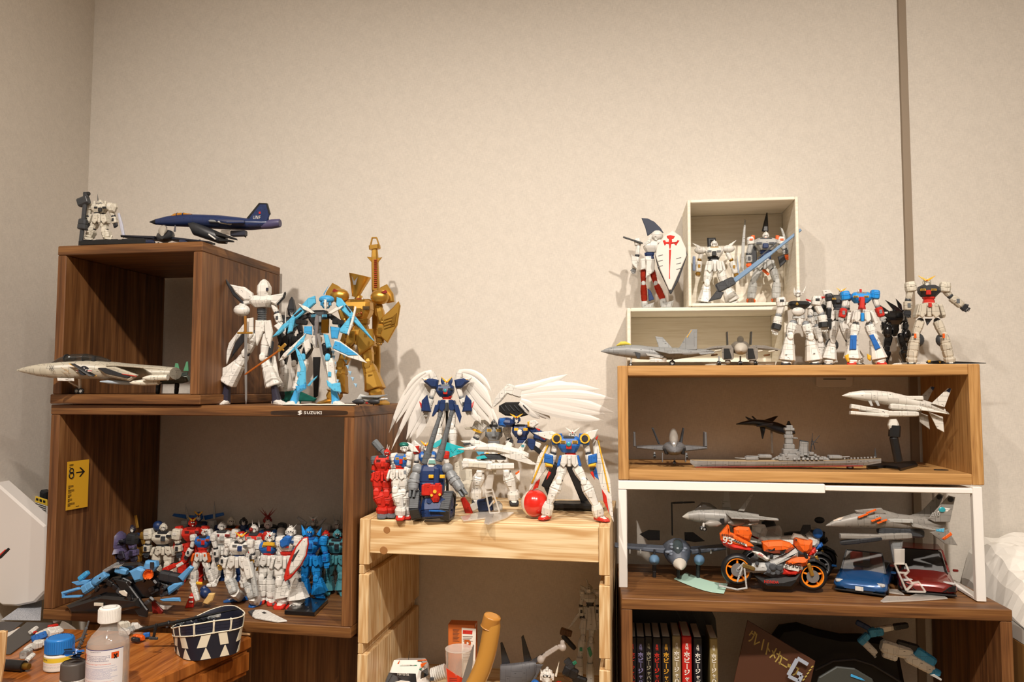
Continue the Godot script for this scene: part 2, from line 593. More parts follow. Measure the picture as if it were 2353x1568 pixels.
func rack():
	var b := [-0.0005, 0.594, 0.8035, 0.9895, 0.045, 0.2235]
	var o := thing("metal_rack", "white extendable metal rack between the two right-hand cases", "rack", Vector3((b[0] + b[1]) / 2, b[2], (b[4] + b[5]) / 2))
	o.rotation = Vector3(0, -0.0141, 0.0016)
	var w: float = b[1] - b[0]; var h: float = b[3] - b[2]; var d: float = b[5] - b[4]
	var m := mat("eeebe6", 0.35)
	panel("top_plate", -w / 2, w * 0.085, h - 0.0155, h, -d / 2, d / 2, m)
	panel("inner_top_plate", w * 0.08, w / 2 - 0.012, h - 0.0115, h - 0.003, -d / 2 + 0.004, d / 2 - 0.003, m)
	for s in [-1.0, 1.0]:
		for f in [-1.0, 1.0]:
			panel("leg", s * (w / 2 - 0.0075) - 0.0075, s * (w / 2 - 0.0075) + 0.0075, 0.0, h - 0.0157 if s < 0 else h, f * (d / 2 - 0.007) - 0.006, f * (d / 2 - 0.007) + 0.006, m)
		panel("foot_bar", s * (w / 2 - 0.0075) - 0.0075, s * (w / 2 - 0.0075) + 0.0075, 0.0, 0.006, -d / 2 + 0.013, d / 2 - 0.013, m)

func cream_boxes():
	for k in [["pale open wooden box standing on end, with two robot figures inside", [0.1324, 0.3354, 1.306, 1.5104, 0.006, 0.1226], -0.0125, 0.0061],
			["pale open wooden box lying flat behind the grey jets", [0.0161, 0.3116, 1.1938, 1.3042, 0.006, 0.1257], 0.0286, 0.0073]]:
		var b: Array = k[1]
		var o := thing("wooden_box", k[0], "box", Vector3((b[0] + b[1]) / 2, b[2], (b[4] + b[5]) / 2))
		o.rotation.y = k[2] * 0.3
		var w: float = b[1] - b[0]; var h: float = b[3] - b[2]; var d: float = b[5] - b[4]; var t: float = k[3]
		panel("side_panel", -w / 2, -w / 2 + t, 0, h, -d / 2, d / 2, cream_m)
		panel("side_panel", w / 2 - t, w / 2, 0, h, -d / 2, d / 2, cream_m)
		panel("top_panel", -w / 2 + t, w / 2 - t, h - t, h, -d / 2, d / 2, cream_m)
		panel("bottom_panel", -w / 2 + t, w / 2 - t, 0, t, -d / 2, d / 2, cream_m)
		panel("back_panel", -w / 2 + t, w / 2 - t, t, h - t, -d / 2, -d / 2 + 0.004, cream_m)

# ink lines and tiny marks such as model builders draw into panel gaps
var lines_tex: ImageTexture
func panel_tex():
	var im := Image.create(512, 512, false, Image.FORMAT_RGB8)
	im.fill(Color.WHITE)
	var r := RandomNumberGenerator.new(); r.seed = 4
	var todo := [Rect2i(0, 0, 512, 512)]
	while todo.size() > 0:
		var q: Rect2i = todo.pop_back()
		if maxi(q.size.x, q.size.y) > 110 or (mini(q.size.x, q.size.y) > 56 and r.randf() < 0.4):
			if q.size.x > q.size.y:
				var w := int(q.size.x * r.randf_range(0.3, 0.7))
				todo.append(Rect2i(q.position, Vector2i(w, q.size.y))); todo.append(Rect2i(q.position + Vector2i(w, 0), Vector2i(q.size.x - w, q.size.y)))
			else:
				var h := int(q.size.y * r.randf_range(0.3, 0.7))
				todo.append(Rect2i(q.position, Vector2i(q.size.x, h))); todo.append(Rect2i(q.position + Vector2i(0, h), Vector2i(q.size.x, q.size.y - h)))
			continue
		var ink := Color(1, 1, 1) * r.randf_range(0.45, 0.7); ink.a = 1.0
		var g := 2
		if r.randf() < 0.6: im.fill_rect(Rect2i(q.position.x, q.position.y, q.size.x, g), ink)
		if r.randf() < 0.6: im.fill_rect(Rect2i(q.position.x, q.position.y, g, q.size.y), ink)
		if r.randf() < 0.3: im.fill_rect(Rect2i(q.position + q.size / 3, Vector2i(16, 5)), ink)
		if r.randf() < 0.2: im.fill_rect(Rect2i(q.position + q.size / 2, Vector2i(7, 7)), ink)
		var tone := r.randf_range(0.94, 1.0)
		for y in range(q.position.y, q.end.y):
			for x in range(q.position.x, q.end.x): im.set_pixel(x, y, im.get_pixel(x, y) * Color(tone, tone, tone))
	im.generate_mipmaps()
	lines_tex = ImageTexture.create_from_image(im)
func lined(hex: String, rough := 0.42, k := 10.0) -> StandardMaterial3D:
	var key := "lined %s %s %s" % [hex, rough, k]
	if not mats.has(key):
		var m := StandardMaterial3D.new()
		m.albedo_color = Color(hex)
		m.albedo_texture = lines_tex
		m.uv1_triplanar = true
		m.uv1_triplanar_sharpness = 12.0
		m.uv1_scale = Vector3(k, k, k)
		m.uv1_offset = Vector3(hash(hex) % 7, 3, 5) * 0.13
		m.roughness = rough
		mats[key] = m
	return mats[key]
# ---------- toy robots ----------
const COL := {"w": "e2dfd8", "lg": "b4b5b2", "g": "85898c", "mg": "63686c", "dg": "3c3f43", "k": "17181a", "b": "2467b8", "nb": "1c3463", "lb": "3f9ed6", "sb": "58b4dc", "r": "c92a1d", "dr": "8e1f18",
	"o": "e8641c", "y": "ecb631", "iv": "d8d2c2", "sd": "c9c1b0", "t": "4b8f9a", "p": "5a5276", "dp": "2c2a3a", "gn": "2f8a6a", "br": "6a4a2c", "az": "1c8fe0", "ch": "2a2c30", "wg": "d6d2cb"}
func C(k: String) -> Material:
	match k:
		"au": return mat("c79a45", 0.34, 0.75)
		"ad": return mat("96702c", 0.38, 0.75)
		"si": return mat("b4b6ba", 0.28, 0.8)
		"kg": return mat("101114", 0.2, 0.0, 0.6)
		"ey": return mat("7fe08a", 0.25)
		"ca": return mat("2c9aa8", 0.15, 0.0, 0.8)
		"rg": return mat("d0251a", 0.22, 0.0, 0.8)
		"rm": return mat("a8301c", 0.22, 0.6)
		"gt": return mat("1f6f64", 0.3, 0.3)
	return lined(COL[k])
const LIMB := [[0.0, 0.72, 0.75], [0.07, 1.0, 1.0], [0.45, 1.0, 1.02], [0.47, 0.9, 0.92], [0.51, 0.9, 0.92], [0.53, 0.98, 1.0], [0.9, 0.92, 0.95], [1.0, 0.72, 0.75]]
const THIGH := [[0.0, 0.8, 0.85], [0.08, 1.02, 1.05], [0.5, 1.05, 1.1], [0.52, 0.97, 1.0], [0.55, 0.97, 1.0], [0.57, 1.0, 1.05], [0.92, 0.8, 0.9], [1.0, 0.62, 0.7]]
const SHIN := [[0.0, 0.66, 0.8], [0.08, 0.85, 1.0, 0.1], [0.28, 1.0, 1.15], [0.30, 0.93, 1.05], [0.33, 0.93, 1.05], [0.35, 1.02, 1.17], [0.62, 0.98, 1.1], [0.64, 0.92, 1.02], [0.67, 0.92, 1.02], [0.69, 0.98, 1.1], [0.9, 0.92, 1.1], [1.0, 0.74, 0.9]]
const BELL := [[0.0, 0.6, 0.7], [0.1, 0.8, 0.9], [0.3, 0.95, 1.05], [0.32, 0.9, 1.0], [0.35, 0.9, 1.0], [0.37, 1.0, 1.1], [0.75, 1.3, 1.35], [0.97, 1.5, 1.5], [1.0, 1.38, 1.4]]
const SLIM := [[0.0, 0.6, 0.7], [0.15, 1.0, 1.1], [0.3, 1.05, 1.2], [0.7, 0.75, 0.9], [0.95, 0.6, 0.8], [1.0, 0.5, 0.6]]
func xy(p) -> Vector2: return Vector2(p[0], p[1])
func JV(p, dz := 0.0) -> Vector3:
	return J(p[0], p[1], dz + (p[2] if p.size() > 2 else 0.0))
# an extra bar of the current thing, drawn on the grid: from a to b, w wide, d deep
func bar(n: String, k, a, b, w: float, d: float, prof := LIMB, cham := 0.22, parent: Node3D = null) -> MeshInstance3D:
	var q := []
	for p in prof:
		var row := [p[0], p[1] * w, p[2] * d]
		if p.size() > 3: row.append(p[3] * d)
		q.append(row)
	seg(JV(a), JV(b), q, uu, cham)
	return part(n, C(k) if k is String else k, parent)
const PLAIN := [[0.0, 0.9, 0.9], [0.04, 1.0, 1.0], [0.96, 1.0, 1.0], [1.0, 0.9, 0.9]]
const BLADE := [[0.0, 0.8, 1.0], [0.05, 1.0, 1.0], [0.75, 0.8, 0.8], [1.0, 0.04, 0.1]]
const SPIKE := [[0.0, 1.0, 1.0], [0.3, 0.9, 0.9], [1.0, 0.06, 0.1]]
# a flat armour plate of the current thing: outline on the grid, th thick, dz in front of the middle plane
func slab(n: String, k, pts: Array, th: float, dz := 0.0, parent: Node3D = null, bev := 0.25) -> MeshInstance3D:
	var q := []
	for p in pts: q.append(JV(p, dz))
	var nrm := Vector3.BACK
	if q.size() > 2:
		nrm = Vector3.ZERO
		for i in q.size():
			nrm += (q[i] - q[0]).cross(q[(i + 1) % q.size()] - q[0])
		nrm = nrm.normalized()
		if nrm.z < 0: nrm = -nrm
	plate(q, nrm, th * uu, bev)
	return part(n, C(k) if k is String else k, parent)
func block(n: String, k, x: float, y: float, dz: float, w: float, h: float, d: float, parent: Node3D = null, bev := 0.14, bs := Basis.IDENTITY) -> MeshInstance3D:
	box(J(x, y, dz), w * uu, h * uu, d * uu, bev, bs)
	return part(n, C(k) if k is String else k, parent)
func orb(n: String, k, x: float, y: float, dz: float, r: float, ry := -1.0, rz := -1.0, parent: Node3D = null) -> MeshInstance3D:
	ball(J(x, y, dz), r * uu, (ry if ry > 0 else r) * uu, (rz if rz > 0 else r) * uu)
	return part(n, C(k) if k is String else k, parent)
func pin(n: String, k, a, b, r0: float, r1 := -1.0, parent: Node3D = null) -> MeshInstance3D:
	rod(JV(a), JV(b), r0 * uu, (r0 if r1 < 0 else r1) * uu, 10)
	return part(n, C(k) if k is String else k, parent)
func hand(w: Vector3, dir: Vector3, s: float, k: String, side: float):
	var ex := dir.cross(Vector3.BACK).normalized()
	if ex.length_squared() < 0.1: ex = Vector3.RIGHT
	var ey := ex.cross(dir).normalized()
	if ey.z < 0: ey = -ey
	seg(w, w + dir * s * 0.62, [[0.0, 0.55, 0.5], [0.15, 0.8, 0.55], [1.0, 0.9, 0.5]], s, 0.2)
	var o := part("hand", C(k))
	for i in 4:
		var off := (i - 1.5) * 0.21
		var a := w + dir * s * 0.58 + ex * off * s
		var l: float = [0.26, 0.3, 0.29, 0.22][i]
		seg(a, a + (dir * 0.85 + ey * 0.4).normalized() * l * s, [[0.0, 0.17, 0.2], [1.0, 0.16, 0.18]], s, 0.2)
		var m := a + (dir * 0.85 + ey * 0.4).normalized() * l * s
		seg(m, m + (dir * 0.55 + ey * 0.75).normalized() * l * 0.8 * s, [[0.0, 0.16, 0.18], [1.0, 0.13, 0.14]], s, 0.2)
	part("fingers", C(k), o)
	var ta := w + dir * s * 0.2 + ex * side * s * 0.42
	seg(ta, ta + (dir * 0.7 + ex * side * 0.3 + ey * 0.5).normalized() * s * 0.45, [[0.0, 0.2, 0.22], [1.0, 0.15, 0.16]], s, 0.2)
	part("thumb", C(k), o)
# D: hd [x,y,half size], ch [x,y,w,h], wa [x,y,w,h], hp [x,y,w,h], la/ra [[shoulder],[elbow],[wrist]], ll/rl [[hip],[knee],[ankle],[toe]], aw arm width, lw leg width, c colours
func robot(D: Dictionary):
	var c: Dictionary = D.c
	var col := func(k: String, f: String) -> String: return c.get(k, c.get(f, "w"))
	var main: String = c.get("m", "w")
	var jn: String = c.get("j", "dg")
	var aw: float = D.get("aw", 30.0)
	var lw: float = D.get("lw", 40.0)
	var z0: float = D.get("z", 0.0)
	var small: bool = D.get("small", false)
	if D.has("ch"):
		var q: Array = D.ch
		var w: float = q[2]; var h: float = q[3]
		var dep: float = w * D.get("dep", 0.66)
		seg(J(q[0], q[1] + h / 2, z0), J(q[0], q[1] - h / 2, z0), [[0.0, 0.62 * w, 0.7 * dep], [0.3, 0.9 * w, 0.95 * dep, 0.05 * dep], [0.45, w, dep, 0.08 * dep], [0.47, 0.96 * w, 0.95 * dep, 0.08 * dep], [0.5, 0.96 * w, 0.95 * dep, 0.08 * dep], [0.52, w, dep, 0.08 * dep], [0.86, 0.94 * w, 0.9 * dep], [1.0, 0.7 * w, 0.6 * dep]], uu, 0.2)
		var ch := part("chest", C(col.call("c", "m")))
		if not D.get("plain", false):
			for s in [-1.0, 1.0]:
				box(J(q[0] + s * w * 0.27, q[1] - h * 0.12, z0 + dep * 0.53), w * 0.25 * uu, h * 0.2 * uu, dep * 0.12 * uu, 0.15)
				var vent := part("vent", C(col.call("vent", "y")), ch)
				if not small:
					for i in 3:
						box(J(q[0] + s * w * 0.27, q[1] - h * (0.18 - 0.06 * i), z0 + dep * 0.595), w * 0.2 * uu, h * 0.022 * uu, dep * 0.04 * uu, 0.1)
						part("vent_slat", C("dg"), ch)
			box(J(q[0], q[1] + h * 0.1, z0 + dep * 0.53), w * 0.24 * uu, h * 0.42 * uu, dep * 0.22 * uu, 0.2)
			part("hatch", C(col.call("a", "c")), ch)
			box(J(q[0], q[1] - h * 0.42, z0 + dep * 0.24), w * 0.5 * uu, h * 0.2 * uu, dep * 0.4 * uu, 0.2)
			part("collar", C(jn), ch)
	if D.has("wa"):
		var q: Array = D.wa
		seg(J(q[0], q[1] + q[3] / 2, z0), J(q[0], q[1] - q[3] / 2, z0), [[0.0, 0.95 * q[2], 0.7 * q[2]], [0.4, 0.85 * q[2], 0.66 * q[2]], [0.45, 0.8 * q[2], 0.6 * q[2]], [0.55, 0.8 * q[2], 0.6 * q[2]], [0.6, 0.95 * q[2], 0.74 * q[2]], [1.0, q[2], 0.8 * q[2]]], uu, 0.25)
		part("waist", C(col.call("a", "m")))
	if D.has("hp"):
		var q: Array = D.hp
		var w: float = q[2]; var h: float = q[3]
		seg(J(q[0], q[1] - h * 0.5, z0), J(q[0], q[1] + h * 0.5, z0), [[0.0, 0.55 * w, 0.5 * w], [0.3, 0.6 * w, 0.55 * w], [0.7, 0.42 * w, 0.5 * w], [1.0, 0.24 * w, 0.3 * w]], uu, 0.2)
		var hip := part("hip_block", C(jn if D.get("darkhip", false) else main))
		box(J(q[0], q[1] + h * 0.15, z0 + w * 0.3), w * 0.17 * uu, h * 0.75 * uu, w * 0.16 * uu, 0.2)
		part("crotch_plate", C(col.call("cr", "m")), hip)
		if D.get("skirt", true):
			for s in [-1.0, 1.0]:
				slab("front_skirt", col.call("sk", "m"), [[q[0] + s * w * 0.1, q[1] - h * 0.45], [q[0] + s * w * 0.4, q[1] - h * 0.45], [q[0] + s * w * 0.5, q[1] + h * 0.35], [q[0] + s * w * 0.3, q[1] + h * 0.62], [q[0] + s * w * 0.13, q[1] + h * 0.3]], w * 0.12, z0 + w * 0.33)
				if not small and not D.get("nomark", false):
					box(J(q[0] + s * w * 0.28, q[1] - h * 0.14, z0 + w * 0.4), w * 0.13 * uu, h * 0.26 * uu, w * 0.05 * uu, 0.2)
					part("skirt_badge", C(col.call("badge", "y")))
				seg(J(q[0] + s * w * 0.44, q[1] - h * 0.4, z0), J(q[0] + s * w * 0.62, q[1] + h * 0.6, z0), [[0.0, 0.14 * w, 0.34 * w], [0.1, 0.16 * w, 0.46 * w], [0.8, 0.16 * w, 0.5 * w], [1.0, 0.1 * w, 0.3 * w]], uu, 0.2)
				part("side_skirt", C(col.call("ss", "m")))
	if D.has("hd"):
		var q: Array = D.hd
		var r: float = q[2]; var hz: float = z0 + (q[3] if q.size() > 3 else r * 0.3)
		seg(J(q[0], q[1] + r, hz), J(q[0], q[1] - r, hz), [[0.0, 1.0 * r, 1.1 * r], [0.2, 1.45 * r, 1.6 * r], [0.5, 1.7 * r, 1.9 * r], [0.56, 1.62 * r, 1.8 * r], [0.6, 1.7 * r, 1.9 * r], [0.85, 1.4 * r, 1.6 * r], [1.0, 0.7 * r, 0.8 * r]], uu, 0.28)
		var head := part("head", C(col.call("h", "m")))
		box(J(q[0], q[1] + r * 0.3, hz + r * 0.72), r * 0.85 * uu, r * 0.95 * uu, r * 0.6 * uu, 0.22)
		part("face_plate", C(col.call("face", "wg")), head)
		box(J(q[0], q[1] - r * 0.02, hz + r * 0.93), r * 1.15 * uu, r * 0.26 * uu, r * 0.3 * uu, 0.2)
		part("visor", C("k"), head)
		for s in [-1.0, 1.0]:
			box(J(q[0] + s * r * 0.28, q[1] - r * 0.02, hz + r * 1.07), r * 0.34 * uu, r * 0.16 * uu, r * 0.12 * uu, 0.2, Basis(Vector3.BACK, s * 0.22))
			part("eye", C(col.call("eye", "ey")), head)
			box(J(q[0] + s * r * 0.86, q[1] + r * 0.1, hz + r * 0.1), r * 0.3 * uu, r * 0.8 * uu, r * 0.7 * uu, 0.2)
			part("side_vent", C(col.call("ear", "h")), head)
		box(J(q[0], q[1] + r * 0.78, hz + r * 0.95), r * 0.4 * uu, r * 0.32 * uu, r * 0.3 * uu, 0.2)
		part("chin", C(col.call("chin", "r")), head)
		box(J(q[0], q[1] - r * 0.95, hz + r * 0.1), r * 0.4 * uu, r * 0.55 * uu, r * 1.1 * uu, 0.25)
		part("crest", C(col.call("crest", "h")), head)
		if D.has("fin"):
			var f: Array = D.fin
			for s in [-1.0, 1.0]:
				var a := J(q[0] + s * r * 0.1, q[1] - r * 0.5, hz + r * 0.95)
				seg(a, J(q[0] + s * f[0], q[1] - f[1], hz + r * 0.6), [[0.0, 0.5 * r, 0.24 * r], [0.5, 0.4 * r, 0.2 * r], [1.0, 0.08 * r, 0.08 * r]], uu, 0.2)
				part("antenna", C(col.call("fin", "y")), head)
			box(J(q[0], q[1] - r * 0.5, hz + r * 0.98), r * 0.34 * uu, r * 0.34 * uu, r * 0.24 * uu, 0.2)
			part("forehead_badge", C("r"), head)
	for side in ["la", "ra"]:
		if not D.has(side): continue
		var s := -1.0 if side == "la" else 1.0
		var q: Array = D[side]
		var S := JV(q[0], z0); var E := JV(q[1], z0); var W := JV(q[2], z0)
		ball(S, aw * 0.42 * uu)
		part("shoulder_joint", C(jn))
		seg(S, E, [[0.0, 0.62 * aw, 0.66 * aw], [0.3, 0.78 * aw, 0.8 * aw], [0.8, 0.74 * aw, 0.78 * aw], [1.0, 0.6 * aw, 0.6 * aw]], uu, 0.22)
		part("upper_arm", C(col.call("ua", "m")))
		ball(E, aw * 0.4 * uu)
		part("elbow", C(jn))
		var pr := []
		for p in LIMB: pr.append([p[0], p[1] * aw * D.get("fore", 1.0), p[2] * aw * D.get("fore", 1.0)])
		seg(E.lerp(W, 0.12), W, pr, uu, 0.2)
		var fa := part("forearm", C(col.call("fa", "m")))
		if not small:
			var mid := E.lerp(W, 0.55)
			box(mid + Vector3(0, 0, aw * 0.5 * uu), aw * 0.4 * uu, aw * 0.6 * uu, aw * 0.12 * uu, 0.2)
			part("arm_panel", C(col.call("ap", "j")), fa)
		if not D.get("nohand", false): hand(W, (W - E).normalized(), aw * D.get("hs", 0.85) * uu, col.call("hand", "j"), -s)
		if D.get("pads", true):
			var k: float = D.get("pad", 1.0)
			var pc := S + Vector3(s * aw * 0.14 * uu, aw * 0.2 * uu, 0)
			var tilt := Basis(Vector3.BACK, -s * D.get("padtilt", 0.12))
			seg(pc - tilt.y * aw * 0.6 * k * uu, pc + tilt.y * aw * 0.58 * k * uu, [[0.0, 0.85 * aw * k, 0.95 * aw * k], [0.08, 1.05 * aw * k, 1.15 * aw * k], [0.42, 1.12 * aw * k, 1.2 * aw * k], [0.45, 1.04 * aw * k, 1.12 * aw * k], [0.5, 1.04 * aw * k, 1.12 * aw * k], [0.53, 1.12 * aw * k, 1.2 * aw * k], [0.9, 1.0 * aw * k, 1.05 * aw * k], [1.0, 0.8 * aw * k, 0.85 * aw * k]], uu, 0.2)
			var pad := part("shoulder_armour", C(col.call("s", "m")))
			if not small:
				box(pc + Vector3(0, aw * 0.1 * uu, aw * 0.6 * k * uu), aw * 0.5 * k * uu, aw * 0.3 * k * uu, aw * 0.1 * uu, 0.2)
				part("armour_panel", C(col.call("sp", "s")), pad)
	var lk := 0
	for side in ["ll", "rl"]:
		if not D.has(side): continue
		var s := -1.0 if side == "ll" else 1.0
		var q: Array = D[side]
		var fz: float = q[3][2] if q[3].size() > 2 else 0.0
		var H := JV(q[0], z0); var K := JV(q[1], z0 + fz * 0.5); var A := JV(q[2], z0 + fz)
		ball(H, lw * 0.36 * uu)
		part("hip_joint", C(jn))
		var pr := []
		for p in THIGH: pr.append([p[0], p[1] * lw * 0.86, p[2] * lw * 0.86])
		seg(H, K, pr, uu, 0.22)
		part("thigh", C(col.call("th", "m")))
		ball(K, lw * 0.36 * uu)
		part("knee_joint", C(jn))
		var sh: Array = D.get("shin", SHIN)
		pr = []
		for p in sh:
			var row := [p[0], p[1] * lw, p[2] * lw]
			if p.size() > 3: row.append(p[3] * lw)
			pr.append(row)
		seg(K.lerp(A, 0.05), A, pr, uu, 0.22)
		var shin := part("shin", C(col.call("sh", "m")))
		var kb := K + Vector3(0, -lw * 0.02 * uu, lw * 0.5 * uu)
		seg(kb + Vector3(0, lw * 0.36 * uu, -lw * 0.1 * uu), kb - Vector3(0, lw * 0.4 * uu, 0), [[0.0, 0.3 * lw, 0.18 * lw], [0.3, 0.6 * lw, 0.3 * lw], [0.8, 0.55 * lw, 0.26 * lw], [1.0, 0.3 * lw, 0.12 * lw]], uu, 0.25)
		part("knee_cap", C(col.call("kn", "m")), shin)
		if not small:
			var mid := K.lerp(A, 0.55)
			box(mid + Vector3(0, 0, lw * 0.54 * uu), lw * 0.36 * uu, lw * 0.5 * uu, lw * 0.1 * uu, 0.2)
			part("shin_panel", C(col.call("shp", "m")), shin)
		# foot on the ground
		var hgt := lw * 0.42
		var toe: Vector3; var heel: Vector3
		var fl: float = D.get("flen", 1.0)
		if D.get("free", false):
			toe = JV(q[3], z0); heel = A
			seg(heel, toe, [[0.0, 0.7 * lw, 0.6 * lw], [0.4, 0.8 * lw, 0.55 * lw], [1.0, 0.5 * lw, 0.3 * lw]], uu, 0.25)
			part("foot", C(col.call("f", "m")))
			continue
		if D.get("flat", false):
			toe = GY(q[3][0], q[3][1])
			heel = Vector3(A.x, 0, toe.z - lw * 1.35 * fl * uu)
		else:
			toe = G(q[3][0], z0 + fz + lw * 0.95 * fl)
			heel = G(q[2][0], z0 + fz - lw * 0.5)
		seg(heel, toe, [[0.0, 0.6 * lw, hgt * 0.9, hgt * 0.45], [0.12, 0.78 * lw, hgt, hgt * 0.5], [0.5, 0.92 * lw, hgt * 0.9, hgt * 0.45], [0.85, 0.84 * lw, hgt * 0.5, hgt * 0.25], [1.0, 0.55 * lw, hgt * 0.25, hgt * 0.13]], uu, 0.2, Vector3.UP)
		var foot := part("foot", C(col.call("f", "m")))
		var up := Vector3(0, hgt * 0.5 * uu, 0)
		seg(heel.lerp(toe, 0.12) + up, heel.lerp(toe, 0.8) + up * 0.6, [[0.0, 0.5 * lw, hgt * 0.9, hgt * 0.3], [0.2, 0.68 * lw, hgt * 1.2, hgt * 0.35], [0.6, 0.62 * lw, hgt * 0.75, hgt * 0.25], [1.0, 0.4 * lw, hgt * 0.3, hgt * 0.1]], uu, 0.25, Vector3.UP)
		part("instep", C(col.call("in", "m")), foot)
		var ank := heel.lerp(toe, 0.3) + up * 1.6
		if D.get("noankle", false):
			seg(A, Vector3(ank.x, hgt * 0.5 * uu, ank.z), [[0.0, 0.5 * lw, 0.6 * lw], [0.5, 0.62 * lw, 0.7 * lw], [1.0, 0.85 * lw, 0.8 * lw]], uu, 0.2)
			part("ankle", C(col.call("an", "m")))
		else:
			seg(A + Vector3(0, lw * 0.12 * uu, lw * 0.1 * uu), Vector3(ank.x, maxf(ank.y, hgt * 0.8 * uu), ank.z), [[0.0, 0.8 * lw, 0.9 * lw], [0.3, 1.05 * lw, 1.1 * lw], [0.8, 1.0 * lw, 1.05 * lw], [1.0, 0.7 * lw, 0.8 * lw]], uu, 0.2)
			part("ankle_guard", C(col.call("an", "m")))
	if D.get("pack", 0.0) > 0.0 and D.has("ch"):
		var q: Array = D.ch
		var w: float = q[2] * D.pack
		box(J(q[0], q[1] - q[3] * 0.1, z0 - q[2] * 0.45), w * uu, q[3] * 0.9 * uu, q[2] * 0.4 * uu, 0.2)
		part("backpack", C(col.call("bp", "j")))
# one feather or fin-like blade with a lens-shaped section
func feather(n: String, k, pts: Array, w: float, th: float, parent: Node3D = null):
	var P := []
	for p in pts: P.append(JV(p))
	var rings := []
	var nseg := 7
	for i in nseg + 1:
		var t := float(i) / nseg
		var a: Vector3; var d: Vector3
		if P.size() == 2:
			a = P[0].lerp(P[1], t); d = P[1] - P[0]
		else:
			a = P[0].lerp(P[1], t).lerp(P[1].lerp(P[2], t), t)
			d = (P[1] - P[0]).lerp(P[2] - P[1], t)
		d = d.normalized()
		var ex := d.cross(Vector3.BACK).normalized()
		var ey := ex.cross(d)
		var f := (0.55 + 0.45 * sin(minf(t * 2.2, 1.0) * PI * 0.5)) * (1.0 if t < 0.6 else maxf(cos((t - 0.6) / 0.4 * PI * 0.5), 0.03))
		var r := PackedVector3Array()
		for q in [[1.0, 0.0], [0.5, 0.8], [0.0, 1.0], [-0.5, 0.8], [-1.0, 0.0], [-0.5, -0.8], [0.0, -1.0], [0.5, -0.8]]:
			r.append(a + ex * (q[0] * f * w * 0.5 * uu) + ey * (q[1] * th * 0.5 * maxf(f, 0.2) * uu))
		rings.append(r)
	loft(rings)
	return part(n, C(k) if k is String else k, parent)
const CALF := [[0.0, 0.62, 0.75], [0.1, 0.9, 1.0], [0.3, 1.08, 1.25], [0.33, 1.0, 1.15], [0.36, 1.0, 1.15], [0.39, 1.06, 1.2], [0.7, 0.82, 1.0], [0.95, 0.62, 0.85], [1.0, 0.55, 0.7]]
